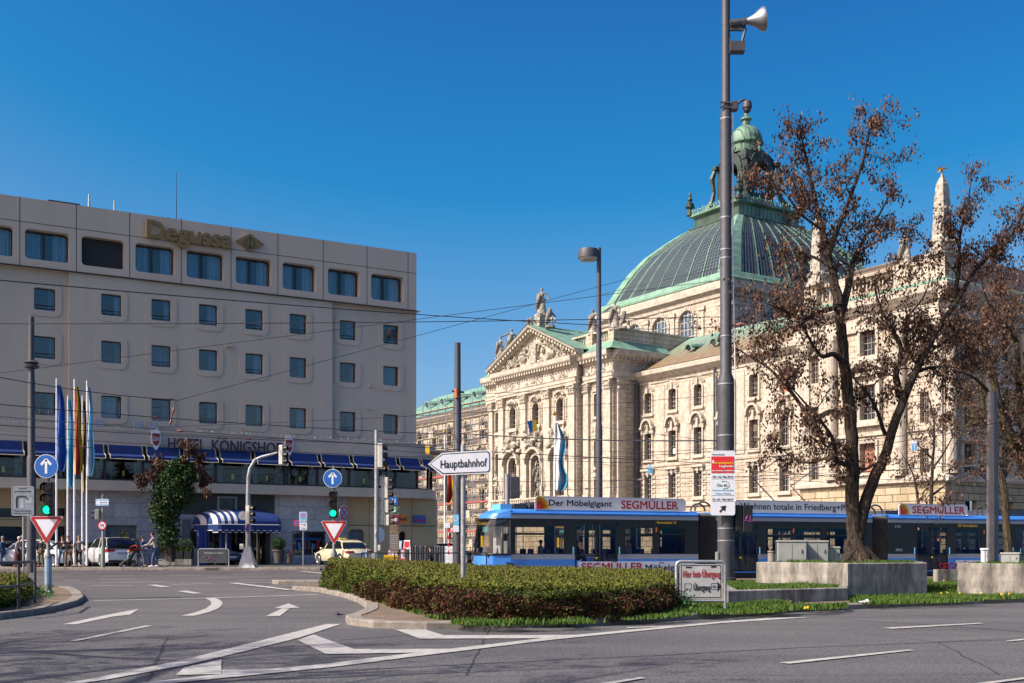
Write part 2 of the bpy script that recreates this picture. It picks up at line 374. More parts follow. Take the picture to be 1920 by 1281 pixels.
M_tramblue2=mat('tram_dark_blue',(.03,.11,.36),.3,var=.03,coat=.4)
M_tramgrey=mat('tram_grey_band',(.33,.36,.40),.4,var=.04)
M_tramblack=mat('tram_black',(.016,.017,.019),.3,var=.1)
M_tramfloor=mat('tram_interior',(.18,.19,.20),.7,var=.1)
M_rubber=mat('rubber_bellows',(.045,.047,.052),.6,var=.15)
M_tyre=mat('tyre_rubber',(.018,.018,.018),.8,var=.1)
M_rim=mat('alloy_rim',(.5,.5,.52),.35,metal=.7,var=.05)
M_carwhite=mat('white_car_paint',(.72,.72,.72),.25,var=.02,coat=1)
M_carcream=mat('cream_taxi_paint',(.72,.64,.42),.25,var=.02,coat=1)
M_cardark=mat('dark_blue_car_paint',(.03,.05,.07),.22,var=.03,coat=1)
M_carblack=mat('black_car_paint',(.015,.016,.018),.22,var=.03,coat=1)
M_caryellow=mat('pale_yellow_paint',(.75,.55,.2),.3,var=.03)
M_carglass=mat('car_glass',(.01,.014,.016),.04,var=0,spec=1)
M_taillight=mat('tail_light_red',(.4,.01,.01),.15,var=.0)
M_headlight=mat('headlight_glass',(.6,.62,.65),.1,var=.0)
M_plate=mat('number_plate',(.35,.4,.55),.4,var=.05)
M_concrete=block_mat('board_marked_concrete',(.37,.345,.295),(.33,.305,.26),.84,.543,900,.17,(.33,.30,.26),msize=.003,bump=.003,stain=(.16,.155,.15),stain_amt=.9,stain_lo=.48,ns=2.4,zs=.22)
M_concrete_light=mat('kerb_granite',(.25,.22,.18),.9,var=.22,scale=4,bump=.006,bscale=30)
M_box=mat('grey_cabinet',(.33,.34,.31),.7,col2=(.24,.25,.23),scale=2.5)
def bark_mat(name,c,c2):
 m=bpy.data.materials.new(name);m.use_nodes=True;t=m.node_tree;N=t.nodes.new;L=t.links.new;b=t.nodes['Principled BSDF'];g=N('ShaderNodeNewGeometry')
 mp=N('ShaderNodeMapping');mp.inputs['Scale'].default_value=(1,1,.22);L(g.outputs['Position'],mp.inputs[0])
 n=N('ShaderNodeTexNoise');n.inputs['Scale'].default_value=16;n.inputs['Detail'].default_value=8;n.inputs['Roughness'].default_value=.7;n.inputs['Distortion'].default_value=.8;L(mp.outputs[0],n.inputs['Vector'])
 r=N('ShaderNodeValToRGB');r.color_ramp.elements[0].position=.40;r.color_ramp.elements[1].position=.60;r.color_ramp.elements[0].color=(*c2,1);r.color_ramp.elements[1].color=(*c,1);L(n.outputs[0],r.inputs[0]);L(r.outputs[0],b.inputs['Base Color'])
 bu=N('ShaderNodeBump');bu.inputs['Distance'].default_value=.09;L(n.outputs[0],bu.inputs['Height']);L(bu.outputs[0],b.inputs['Normal']);b.inputs['Roughness'].default_value=.95;b.inputs['Specular IOR Level'].default_value=.2
 return m
M_bark=bark_mat('furrowed_bark',(.10,.075,.055),(.014,.011,.009))
M_bark2=bark_mat('lichen_bark',(.13,.10,.055),(.03,.024,.018))
M_pod=mat('dry_brown_pods',(.095,.052,.036),.8,col2=(.04,.021,.017),spec=.2,scale=2.2)
M_pod2=mat('tan_dry_pods',(.20,.12,.075),.8,spec=.2,col2=(.12,.065,.035),scale=2.5)
M_ivy=mat('ivy_leaves',(.035,.075,.02),.65,spec=.2,col2=(.012,.03,.010),scale=2.5)
M_leafg=mat('hedge_leaf_green',(.11,.125,.016),.8,spec=.2,col2=(.045,.075,.012),scale=2.5)
M_leafy=mat('hedge_leaf_yellow',(.155,.15,.022),.8,spec=.2,col2=(.10,.12,.02),scale=3)
M_leafr=mat('hedge_leaf_russet',(.10,.036,.018),.8,spec=.2,col2=(.03,.014,.010),scale=3)
M_leafnew=mat('fresh_green_leaf',(.07,.19,.018),.5,col2=(.04,.11,.012),scale=2)
M_twig=mat('hedge_twigs',(.018,.014,.010),.95,var=.2,scale=8)
M_grass=mat('grass_blades',(.08,.155,.025),.7,spec=.2,col2=(.04,.09,.012),scale=1.2)
M_soil=mat('dry_soil',(.20,.15,.10),.95,col2=(.11,.08,.05),scale=2.2,bump=.03,bscale=18)
M_turf=mat('turf_ground',(.055,.10,.020),.95,col2=(.10,.085,.05),scale=1.6,bump=.04,bscale=12)
M_skin=mat('skin',(.50,.30,.21),.55,var=.05)
M_wire=mat('wire',(.02,.022,.025),.5,var=0)
M_steel=mat('scaffold_steel',(.30,.36,.42),.5,metal=.4,var=.1)
M_plank=mat('scaffold_plank',(.42,.36,.27),.8,var=.2,scale=3)
M_redboard=mat('red_toe_board',(.35,.08,.07),.7,var=.15)
def cloth(name,c,rough=.85):return mat('cloth_'+name,c,rough,var=.1,scale=12)
C_black=cloth('black',(.015,.015,.018));C_navy=cloth('navy',(.02,.05,.13));C_jeans=cloth('denim',(.05,.10,.2));C_grey=cloth('grey',(.10,.095,.095))
C_khaki=cloth('khaki',(.16,.11,.05));C_maroon=cloth('maroon',(.07,.015,.02));C_white=cloth('white',(.6,.6,.62));C_pink=cloth('pink',(.5,.2,.26))
C_lblue=cloth('light_blue',(.2,.38,.6));C_beige=cloth('beige',(.33,.3,.27));C_red=cloth('red',(.5,.03,.03));C_teal=cloth('teal',(.1,.4,.4))
H_brown=cloth('hair_brown',(.05,.03,.02));H_blond=cloth('hair_blond',(.3,.17,.07));H_white=cloth('hair_white',(.6,.6,.58));H_black=cloth('hair_black',(.012,.01,.01));H_grey=cloth('hair_grey',(.25,.24,.23));H_red=cloth('hair_auburn',(.12,.03,.015))
# ---------------------------------------------------------------- ground, road, markings, kerbs
def asphalt(name,base,patch):
 m=bpy.data.materials.new(name);m.use_nodes=True;t=m.node_tree;N=t.nodes.new;L=t.links.new;b=t.nodes['Principled BSDF']
 g=N('ShaderNodeNewGeometry')
 n1=N('ShaderNodeTexNoise');n1.inputs['Scale'].default_value=34;n1.inputs['Detail'].default_value=3;L(g.outputs['Position'],n1.inputs['Vector'])
 n2=N('ShaderNodeTexNoise');n2.inputs['Scale'].default_value=.28;n2.inputs['Detail'].default_value=7;n2.inputs['Roughness'].default_value=.6
 mp=N('ShaderNodeMapping');mp.inputs['Rotation'].default_value=(0,0,R(-12));mp.inputs['Scale'].default_value=(.45,1.6,1);L(g.outputs['Position'],mp.inputs[0]);L(mp.outputs[0],n2.inputs['Vector'])
 r2=N('ShaderNodeValToRGB');r2.color_ramp.elements[0].position=.36;r2.color_ramp.elements[1].position=.62
 r2.color_ramp.elements[0].color=(*patch,1);r2.color_ramp.elements[1].color=(*base,1);L(n2.outputs[0],r2.inputs[0])
 r1=N('ShaderNodeValToRGB');r1.color_ramp.elements[0].position=.35;r1.color_ramp.elements[1].position=.68
 r1.color_ramp.elements[0].color=(.40,.40,.41,1);r1.color_ramp.elements[1].color=(1.75,1.7,1.65,1);L(n1.outputs[0],r1.inputs[0])
 mu=N('ShaderNodeMix');mu.data_type='RGBA';mu.blend_type='MULTIPLY';mu.inputs['Factor'].default_value=.9;L(r2.outputs[0],mu.inputs[6]);L(r1.outputs[0],mu.inputs[7])
 v=N('ShaderNodeTexVoronoi');v.feature='DISTANCE_TO_EDGE';v.inputs['Scale'].default_value=.16
 n4=N('ShaderNodeTexNoise');n4.inputs['Scale'].default_value=.9;n4.inputs['Detail'].default_value=6;L(g.outputs['Position'],n4.inputs['Vector'])
 m4=N('ShaderNodeMix');m4.data_type='VECTOR';m4.inputs['Factor'].default_value=.10;L(g.outputs['Position'],m4.inputs[4]);L(n4.outputs['Color'],m4.inputs[5]);L(m4.outputs[1],v.inputs['Vector'])
 cr=N('ShaderNodeMath');cr.operation='LESS_THAN';cr.inputs[1].default_value=.0022;L(v.outputs['Distance'],cr.inputs[0])
 mc=N('ShaderNodeMix');mc.data_type='RGBA';mc.blend_type='MULTIPLY';L(cr.outputs[0],mc.inputs['Factor']);L(mu.outputs[2],mc.inputs[6]);mc.inputs[7].default_value=(.45,.45,.45,1)
 L(mc.outputs[2],b.inputs['Base Color']);b.inputs['Roughness'].default_value=.82;b.inputs['Specular IOR Level'].default_value=.35
 bu=N('ShaderNodeBump');bu.inputs['Distance'].default_value=.006;bu.inputs['Strength'].default_value=.8;L(n1.outputs[0],bu.inputs['Height']);L(bu.outputs[0],b.inputs['Normal'])
 return m
M_asphalt=asphalt('asphalt',(.115,.112,.110),(.078,.077,.078))
M_asphalt2=asphalt('junction_asphalt',(.098,.090,.090),(.066,.061,.063))
M_paving=block_mat('paving_slabs',(.20,.18,.155),(.17,.155,.135),1,0,.6,.6,(.09,.08,.07),msize=.01,bump=.004)
M_mark=mat('worn_road_paint',(.50,.48,.43),.7,col2=(.27,.26,.24),scale=7,detail=9)
def lines(a,b,st):
 n=max(1,int(round((b-a)/st)));return[a+(b-a)*i/n for i in range(n+1)]
def sheet(name,xs,ys,dz,m):
 nx=len(xs);v=[(x,y,zg(x,y)+dz)for y in ys for x in xs]
 f=[(j*nx+i,j*nx+i+1,(j+1)*nx+i+1,(j+1)*nx+i)for j in range(len(ys)-1)for i in range(nx-1)]
 mb=MB();mb.v=[Vector(p)for p in v];mb.f=[list(q)for q in f];mb.m=[0]*len(f)
 return struct(mb.build(name,m))
sheet('ground',[-1500,-600,-200,-80]+lines(-45,45,1.5)+[80,200,600,1500],[-60,-20]+lines(0,84,1.5)+[110,160,260,500,1200,3000],0.0,M_paving)
RX=lines(-45,45,1.5)
sheet('road',RX,[-45,-20]+lines(0,42,1.5),.006,M_asphalt)
sheet('side_road',RX,lines(42,73.5,1.5),.006,M_asphalt2)
marks=MB();MK=[0]
def lift():MK[0]+=1;return .0003*MK[0]
def mark(pts,dz=.014):
 """pts: pixel polygon given as left edge + right edge back; drape by subdividing quads"""
 dz+=lift();marks.poly([G(x,y,dz)for x,y in pts])
def strip(cl,wd,dz=.014):
 dz+=lift()
 pts=[G(x,y)for x,y in cl]
 L_,R_=[],[]
 dense=[]
 for a,b in zip(pts,pts[1:]):
  n=max(1,int((b-a).length/.8))
  for i in range(n):dense.append(a+(b-a)*i/n)
 dense.append(pts[-1])
 for i,p in enumerate(dense):
  d=dense[min(i+1,len(dense)-1)]-dense[max(i-1,0)];d.z=0;d.normalize();s=Vector((-d.y,d.x,0))*wd/2
  for q,L2 in((p+s,L_),(p-s,R_)):
   L2.append(Vector((q.x,q.y,zg(q.x,q.y)+dz)))
 for i in range(len(dense)-1):marks.poly([L_[i],L_[i+1],R_[i+1],R_[i]])
strip([(176,1127.5),(400,1122),(595,1115.5)],.22)
mark([(118,1170.5),(143,1170.5),(215,1155.5),(200,1153)]);mark([(200,1153),(212,1156),(244,1152.5),(261,1141.5)])
mark([(128,1202.5),(146,1201.5),(287,1173),(272,1173)])
strip([(395,1122.5),(405,1128),(407,1134),(398,1142),(380,1149),(352,1156)],.27)
mark([(499,1155),(525,1155),(543,1141),(529,1140.5)]);mark([(514,1140.5),(562,1139.5),(541,1131.5)])
def ribbon(up,lo,dz=.014):
 dz+=lift()
 for(a,b),(c,d)in zip(zip(up,up[1:]),zip(lo,lo[1:])):marks.poly([G(*a,dz),G(*b,dz),G(*d,dz),G(*c,dz)])
ribbon([(60,1290),(170,1273),(330,1240),(450,1211),(540,1188),(612,1170)],[(90,1290),(200,1274),(350,1247),(462,1220),(560,1196),(640,1170)])
mark([(345,1252),(415,1237),(415,1264),(330,1265.5)],.014);mark([(416,1256),(520,1254),(490,1258),(416,1264)])
ribbon([(230,1284),(430,1262),(620,1243.5),(760,1226),(900,1210),(1040,1194),(1200,1179),(1350,1165.5),(1440,1158.5)],[(290,1284),(440,1269),(620,1251),(760,1233),(900,1216),(1040,1199),(1200,1183),(1350,1168.5),(1525,1157)])
mark([(558,1200),(588,1190),(664,1217),(856,1216.5),(815,1223),(612,1226.5)]);mark([(740,1180),(798,1180.5),(832,1191),(1107,1190.5),(1060,1196.5),(787,1197.5)])
mark([(1172,1176),(1295,1172),(1260,1174.5),(1180,1177.5)])
mark([(1462,1242),(1700,1218),(1716,1219),(1480,1244.5)]);mark([(1655,1177),(1835,1168),(1845,1169),(1672,1179)]);mark([(1886,1201),(1960,1194),(1960,1196),(1896,1202.5)])
mark([(1110,1283),(1200,1270),(1211,1271),(1140,1283)]);mark([(1830,1281),(1960,1265),(1960,1268),(1860,1281)])
for a,b,y0,y1 in((170,250,1099,1099),(190,310,1093,1092),(322,397,1097.5,1095),(186,258,1087.5,1087),(120,150,1090,1090),(45,120,1084,1083.5),(190,250,1081.5,1081),(315,375,1080,1079.5),(392,510,1084,1083),(437,495,1078,1077),(0,6,1080,1080),(12,60,1078.5,1078),(75,110,1076,1075.5),(130,155,1075,1074.5),(180,205,1074.5,1074),(207,230,1073.5,1073.5),(446,612,1089.5,1088.5)):
 strip([(a,y0),(b,y1)],.14)
strip([(565,1072.5),(612,1077)],.3);strip([(284,1098),(312,1102.5)],.3);strip([(341,1109.5),(370,1114.5)],.3)
strip([(434,1094.3),(470,1098.5),(545,1107.5)],.3);strip([(440,1094.3),(540,1094)],.12);strip([(500,1101),(600,1100)],.14)
mark([(122,1100),(130,1099.5),(140,1110),(132,1110)]);strip([(48,1102),(83,1101)],.3);strip([(50,1109.5),(125,1106)],.25)
struct(marks.build('lane_markings',M_mark))
def kerb(name,pts,wd=.28,h=.13,m=M_concrete_light,side=1,jmat=None):
 mb=MB();dense=[]
 for a,b in zip(pts,pts[1:]):
  n=max(1,int((b-a).length/.5))
  for i in range(n):dense.append(a+(b-a)*i/n)
 dense.append(pts[-1]);rs=[]
 for i,p in enumerate(dense):
  d=dense[min(i+1,len(dense)-1)]-dense[max(i-1,0)];d.z=0;d.normalize();s=Vector((-d.y,d.x,0))*side
  z=zg(p.x,p.y);q=p+s*wd;c=.025
  rs.append([Vector((p.x,p.y,z-.05)),Vector((p.x,p.y,z+h-c)),Vector((p.x+s.x*c,p.y+s.y*c,z+h)),Vector((q.x,q.y,z+h)),Vector((q.x,q.y,z-.05))])
 mb.rings(rs);return struct(mb.build(name,m,smooth=False))
K1=[G(*p)for p in((548,1107),(600,1111),(645,1121),(672,1131),(686,1141),(683,1152),(664,1161),(648,1166),(652,1172),(700,1178.5),(800,1181),(950,1179.5),(1100,1175.5),(1250,1166),(1400,1156.5),(1500,1148),(1700,1138.5),(1925,1129.5),(2300,1117))]
kerb('kerb',K1,side=1)
isl=[p+Vector((0,.2,0))for p in K1]
back=[Vector((40,61.5,0)),Vector((27,56.8,0)),Vector((10,50.3,0)),Vector((1.5,47,0)),Vector((-6.5,47,0)),G(612,1100)]
def sheet_poly(name,outline,z,m,thick=.3,drape=False):
 bm=bmesh.new();vs=[bm.verts.new((p.x,p.y,(zg(p.x,p.y)if drape else 0)+z))for p in outline]
 f=bm.faces.new(vs);bmesh.ops.triangulate(bm,faces=[f]);me=bpy.data.meshes.new(name);bm.to_mesh(me);bm.free();me.materials.append(m)
 o=bpy.data.objects.new(name,me);COL.objects.link(o);return struct(o)
def grid_poly(name,outline,hfun,m,st=.5):
 """dense sheet clipped to outline (point in polygon per cell), for uneven soil"""
 pts2=[(p.x,p.y)for p in outline]
 def ins(x,y):
  c=False;n=len(pts2)
  for i in range(n):
   x1,y1=pts2[i];x2,y2=pts2[(i+1)%n]
   if(y1>y)!=(y2>y)and x<(x2-x1)*(y-y1)/(y2-y1)+x1:c=not c
  return c
 return ins
inside_isl=grid_poly('x',isl+back,None,None)
isl_in=isl+back
sheet_poly('island_soil',isl_in,.115,M_soil,drape=True)
K2=[G(*p)for p in((-160,1176),(0,1163),(60,1155),(110,1146),(145,1136),(158,1127),(153,1118),(141,1110),(128,1107))]
kerb('left_kerb',K2,side=1)
sheet_poly('left_island_soil',[p+Vector((-.1,.1,0))for p in K2]+[G(60,1109),G(-160,1112)],.115,M_soil,drape=True)
K3=[G(510,1095),G(522,1096.5),G(640,1096.5)]
kerb('median_kerb',K3,side=1,wd=.6,h=.14)
TX,TY=1.1,50.7;TD=Vector((.93,.366,0)).normalized();TN=Vector((TD.y,-TD.x,0))
def tp(t,d,z=0):p=Vector((TX,TY,0))+TD*t+TN*d;p.z=z;return p
rl=MB()
for d in(-.42,-1.88):
 for t in range(-30,60,2):
  a,b=tp(t,d),tp(t+2,d)
  rl.poly([Vector((p.x,p.y,zg(p.x,p.y)+.02))+o for p,o in((a,TN*.04),(b,TN*.04),(b,-TN*.04),(a,-TN*.04))])
struct(rl.build('tram_rails',M_galv))
def slab(name,front,back_,h,m=M_paving):
 mb=MB();n=len(front)
 for i in range(n-1):
  a,b,c,d=front[i],front[i+1],back_[i+1],back_[i]
  q=[Vector((p.x,p.y,zg(p.x,p.y)+h))for p in(a,b,c,d)];mb.poly(q)
  mb.poly([q[0],q[1],q[1]-Vector((0,0,h+.05)),q[0]-Vector((0,0,h+.05))]);mb.poly([q[3],q[2],q[2]-Vector((0,0,h+.05)),q[3]-Vector((0,0,h+.05))])
 q=[Vector((p.x,p.y,zg(p.x,p.y)+h))for p in(front[-1],back_[-1])];mb.poly([q[0],q[1],q[1]-Vector((0,0,.3)),q[0]-Vector((0,0,.3))])
 return struct(mb.build(name,m))
fr=[GX(x,53.2)for x in range(-200,601,100)];bk=[GX(x,57.0)for x in range(-200,601,100)]
slab('pedestrian_island',fr,bk,.12)
kerb('island_edge_kerb',[p+Vector((0,-.02,0))for p in fr],wd=.25,h=.135)
cs=MB()
def dark_line(pts,wd=.035):
 ps=[G(*p,.012)for p in pts]
 for a,b in zip(ps,ps[1:]):
  d=(b-a).normalized();s=Vector((-d.y,d.x,0))*wd/2;cs.poly([a+s,b+s,b-s,a-s])
dark_line([(1560,1160),(1720,1170),(1925,1185)]);dark_line([(560,1262),(900,1244),(1250,1228),(1500,1214),(1925,1198)]);dark_line([(640,1200),(780,1190)],.03)  # tar seams, and last a short wire shadow painted dark on the asphalt
struct(cs.build('tar_and_shadow_lines',mat('tar_and_shadow',(.03,.03,.033),.5,var=.1)))
# ---------------------------------------------------------------- hotel
H=Frame(-6.35,78,-.868,-.497,.497,-.868)
HB=.5
hotel=empty('hotel_building',(-6.35,78,0),'tan concrete slab hotel with rows of small rounded windows above a blue-awninged restaurant floor','hotel')
s_=FPX/78
_,zTOP=H.px(780,478);_,zJ=H.px(780,516);_,zLED=H.px(780,585)
HT_END=62.0;HDEP=-16
t1_,t2_=H.px(620),H.px(128)
def rows(x,ys):return[H.px(x,y)[1]for y in ys]
R1=rows(651,(634.2,601));R2=rows(651,(717,680));R3=rows(651,(808,772))
cols=[H.px(x)for x in(733,652,556,474,388,300,207,84)];pitch=(cols[-1]-cols[2])/5.3
cols+=[cols[-1]+4.9+3.5*k for k in range(0,7)]
wv=1.17;R1=(R1[1]-1.28,R1[1]);R2=(R2[1]-1.30,R2[1]);R3=(R3[1]-1.33,R3[1])
zPOD=H.px(600,826,1.5)[1]
wallm=MB()
def hops(ta,tb):
 o=[]
 for c in cols:
  if ta<c<tb:
   for r in(R1,R2,R3):o.append((c-wv/2-.0,c+wv/2,r[0],r[1],.12,.12))
 return o
for ta,tb,d in((.18,t1_,0.0),(t1_,t2_,.30),(t2_,HT_END,0.0)):
 wallm.wall(H,ta,tb,zPOD-.6,zLED,d,hops(ta,tb),rev=.28)
 for o in hops(ta,tb):wallm.ringframe(H,o,d,d+.05,.34)
for t in(t1_,t2_):wallm.poly([H.pt(t,0,zPOD-.6),H.pt(t,.30,zPOD-.6),H.pt(t,.30,zLED),H.pt(t,0,zLED)])
wallm.poly([H.pt(.18,0,0),H.pt(.18,HDEP,0),H.pt(.18,HDEP,zTOP-.6),H.pt(.18,0,zTOP-.6)])
wallm.poly([H.pt(.4,HDEP,0),H.pt(HT_END,HDEP,0),H.pt(HT_END,HDEP,zTOP),H.pt(.4,HDEP,zTOP)])
wallm.poly([H.pt(HT_END,0,0),H.pt(HT_END,HDEP,0),H.pt(HT_END,HDEP,zTOP),H.pt(HT_END,0,zTOP)])
wallm.poly([H.pt(.5,.2,zTOP-.5),H.pt(HT_END,.2,zTOP-.5),H.pt(HT_END,HDEP,zTOP-.5),H.pt(.5,HDEP,zTOP-.5)])
wallm.build('wall',M_hotel,hotel)
tpm=MB();zw0,zw1=H.px(725,564,.42)[1],H.px(725,516,.42)[1]
TW=[(H.px(a,None,.42),H.px(b,None,.42))for a,b in((757,696),(675,615),(593,530),(509,442),(420,350),(328,254),(233,153),(130,47),(25,-55))]
TW=[(min(a,b),max(a,b))for a,b in TW]
last=TW[-1][1];TW+=[(last+1.05+3.5*k,last+3.5+3.5*k)for k in range(6)]
tpm.wall(H,.36,HT_END,zLED,zTOP,.42,[(a,b,zw0,zw1,.22,.22)for a,b in TW],rev=.62)
for o in TW:pass
tpm.poly([H.pt(.36,.42,zLED),H.pt(HT_END,.42,zLED),H.pt(HT_END,0,zLED),H.pt(.36,0,zLED)])
tpm.poly([H.pt(.36,.42,zTOP),H.pt(HT_END,.42,zTOP),H.pt(HT_END,0,zTOP),H.pt(.36,0,zTOP)])
for za,zb in((zLED,zw0-.2),(zw1+.2,zTOP)):tpm.poly([H.pt(.36,.42,za),H.pt(.36,HDEP,za),H.pt(.36,HDEP,zb),H.pt(.36,.42,zb)])
tpm.poly([H.pt(.66,.1,zw0-.2),H.pt(.66,HDEP,zw0-.2),H.pt(.66,HDEP,zw1+.2),H.pt(.66,.1,zw1+.2)])
tpm.poly([H.pt(.36,.42,zLED),H.pt(.36,HDEP,zLED),H.pt(0,HDEP,zLED),H.pt(0,.42,zLED)])
tpm.build('attic_band',M_hotel,hotel)
jm=MB()
for x in(765,688,606,521,433,340,243,143,37):t=H.px(x,None,.42);jm.fbox(H,t-.018,t+.018,.421,.427,zLED,zTOP)
jm.fbox(H,.37,HT_END,.421,.425,zJ-.025,zJ+.01);jm.fbox(H,.36,HT_END,.30,.47,zLED-.05,zLED-.003)
jm.build('panel_joint',mat('dark_joint',(.06,.055,.05),.9,var=.1),hotel)  # dark strips draw the panel joints and the ledge line
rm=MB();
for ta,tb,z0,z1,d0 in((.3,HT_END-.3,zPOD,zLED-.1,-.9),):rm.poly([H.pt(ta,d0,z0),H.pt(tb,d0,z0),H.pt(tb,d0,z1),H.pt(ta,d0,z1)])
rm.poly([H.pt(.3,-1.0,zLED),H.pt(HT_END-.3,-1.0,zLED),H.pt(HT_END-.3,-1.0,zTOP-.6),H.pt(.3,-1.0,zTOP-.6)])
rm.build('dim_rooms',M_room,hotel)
def curtain_mb(F,ta,tb,d,z0,z1,fold=.14,amp=.05):
 mb=MB();n=max(2,int((tb-ta)/(fold/4)));a=[(ta+(tb-ta)*i/n)for i in range(n+1)];ph=random.random()*6
 for p,q in zip(a,a[1:]):
  fa=d+amp*math.sin(p/fold*6.28+ph)+amp*.6*math.sin(p*19+ph);fb=d+amp*math.sin(q/fold*6.28+ph)+amp*.6*math.sin(q*19+ph)
  mb.poly([F.pt(p,fa,z0),F.pt(q,fb,z0),F.pt(q,fb,z1),F.pt(p,fa,z1)])
 return mb
random.seed(11)
for ci,c in enumerate(cols):
 base_d=.30 if t1_<c<t2_ else 0.0
 for ri,r in enumerate((R1,R2,R3)):
  if c>45:continue
  o=(c-wv/2,c+wv/2,r[0],r[1],.12,.12);d=base_d-.24
  fm=MB();fm.ringframe(H,(o[0]+.05,o[1]-.05,o[2]+.05,o[3]-.05,.08,.08),d,d+.04,.05)
  if ri==0 or random.random()<.3:fm.fbox(H,o[0]+.05,o[1]-.05,d+.06,d+.09,r[0]+.30,r[0]+.33);fm.fbox(H,o[0]+.05,o[1]-.05,d+.06,d+.09,r[0]+.12,r[0]+.145)
  wnd=fm.build('window',M_mull,hotel)
  pm=MB();pm.poly([H.pt(o[0]+.04,d,o[2]+.04),H.pt(o[1]-.04,d,o[2]+.04),H.pt(o[1]-.04,d,o[3]-.04),H.pt(o[0]+.04,d,o[3]-.04)]);pm.build('pane',M_pane,wnd)
  k=random.random()
  if k<.55:cm=curtain_mb(H,o[0],o[0]+wv*random.uniform(.25,.45),d-.3,r[0],r[1])
  elif k<.68:cm=curtain_mb(H,o[0],o[1],d-.25,r[0],r[1])
  else:cm=curtain_mb(H,o[0],o[0]+.3,d-.25,r[0],r[1])
  cm.build('curtain',M_curtain2 if random.random()<.7 else M_curtain,wnd)
M_slat=mat('closed_slats',(.035,.03,.028),.6,var=.1)
for i,(a,b)in enumerate(TW):
 if a>42:continue
 d=.42-.55;fm=MB();fm.ringframe(H,(a+.08,b-.08,zw0+.08,zw1-.08,.12,.12),d,d+.06,.09)
 if i!=6:
  mid=a+(b-a)*.58;fm.fbox(H,mid-.13,mid+.02,d+.003,d+.08,zw0+.05,zw1-.05)
 wnd=fm.build('window',M_mull,hotel)
 if i==6:
  bm_=MB()
  for k in range(18):
   z=zw0+.08+k*(zw1-zw0-.16)/18;bm_.fbox(H,a+.05,b-.05,d+.09,d+.12,z,z+(zw1-zw0-.16)/18*.82)
  for k in range(4):tt=a+(b-a)*(k+.5)/4;bm_.fbox(H,tt-.01,tt+.01,d+.12,d+.13,zw0+.08,zw1-.1)
  bm_.build('blind',M_slat,wnd)
 pm=MB();pm.poly([H.pt(a+.03,d,zw0+.03),H.pt(b-.03,d,zw0+.03),H.pt(b-.03,d,zw1-.03),H.pt(a+.03,d,zw1-.03)]);pm.build('pane',M_pane,wnd)
 W_=b-a
 for u0,u1 in((0,.42),(.62,1.0))if i not in(6,)else():curtain_mb(H,a+W_*u0,a+W_*(u1-random.uniform(0,.12)),d-.3,zw0,zw1,.18,.06).build('curtain',M_curtain,wnd)
# ---- podium: path with rounded end
PD=1.5;RC=3.2;TC=1.55
def ppt(s,inset=0.0):
 """s<=0: on the straight front (t = TC - s); s>0 round the corner; returns (t, d)"""
 if s<=0:return TC-s,PD-inset
 a=min(s/RC,math.pi/2);r=RC-inset
 t,d=TC-r*math.sin(a),PD-RC+r*math.cos(a)
 if s>RC*math.pi/2:d-=s-RC*math.pi/2
 return t,d
SS=[-60+TC+i for i in range(0,58,4)]+[0+RC*math.pi/2*k/12 for k in range(13)]+[RC*math.pi/2+12]
SS=sorted(set(SS))
def band(mb,z0,z1,inset,depth=.6,mi=None,s_list=None):
 sl_=s_list or SS
 rs=[]
 for s in sl_:
  a=ppt(s,inset);b=ppt(s,inset+depth);rs.append([H.pt(a[0],a[1],z0),H.pt(a[0],a[1],z1),H.pt(b[0],b[1],z1),H.pt(b[0],b[1],z0)])
 mb.rings(rs,mi)
zF1=H.px(655,829,1.5)[1];zF0=H.px(655,854,1.5)[1];zA1=H.px(655,876,2.2)[1];zW0=H.px(655,914,1.5)[1];zS0=H.px(655,931,1.5)[1]
pod=MB();band(pod,zF0,zF1,0,.5);band(pod,zF1,zF1+.12,-.05,.3);band(pod,zS0,zW0,-.12,3.4)
pod.fbox(H,-2.2,HT_END,-8,1.2,zF1-.3,zF1-.2)
pod.build('terrace_band',M_hotel_l,hotel)
pin=MB();band(pin,zW0,zF0,2.2,.1,s_list=[s for s in SS if s<RC*1.5]);pin.build('restaurant_interior',M_room,hotel)
cf=MB();cf.fbox(H,.5,HT_END,-.7,1.2,zF0-.1,zF0-.05);cf.build('restaurant_ceiling',mat('ceiling_grey',(.12,.11,.10),.9,var=.1),hotel)
bay=2.16;s0=-(H.px(597,None,1.5)-TC);bounds=[s0+bay*k for k in range(-18,3)]
bounds=[b for b in bounds if b<-.6]+[-.75+.0,.95,2.3,3.4,4.6]
mm_=MB()
for s in bounds:
 t,d=ppt(s,.12);t2,d2=ppt(s,.28);a=H.pt(t,d,0);b=H.pt(t2,d2,0);nn=(a-b).normalized();sd=Vector((-nn.y,nn.x,0))*.06
 mm_.rings([[a-sd+Vector((0,0,z)),a+sd+Vector((0,0,z)),b+sd+Vector((0,0,z)),b-sd+Vector((0,0,z))]for z in(zW0,zF0)])
mm_.build('mullions',M_mull,hotel)
rail=MB();band(rail,zW0,zW0+.10,.10,.1);rail.build('sill_rail',M_mull,hotel)
tn=H.u
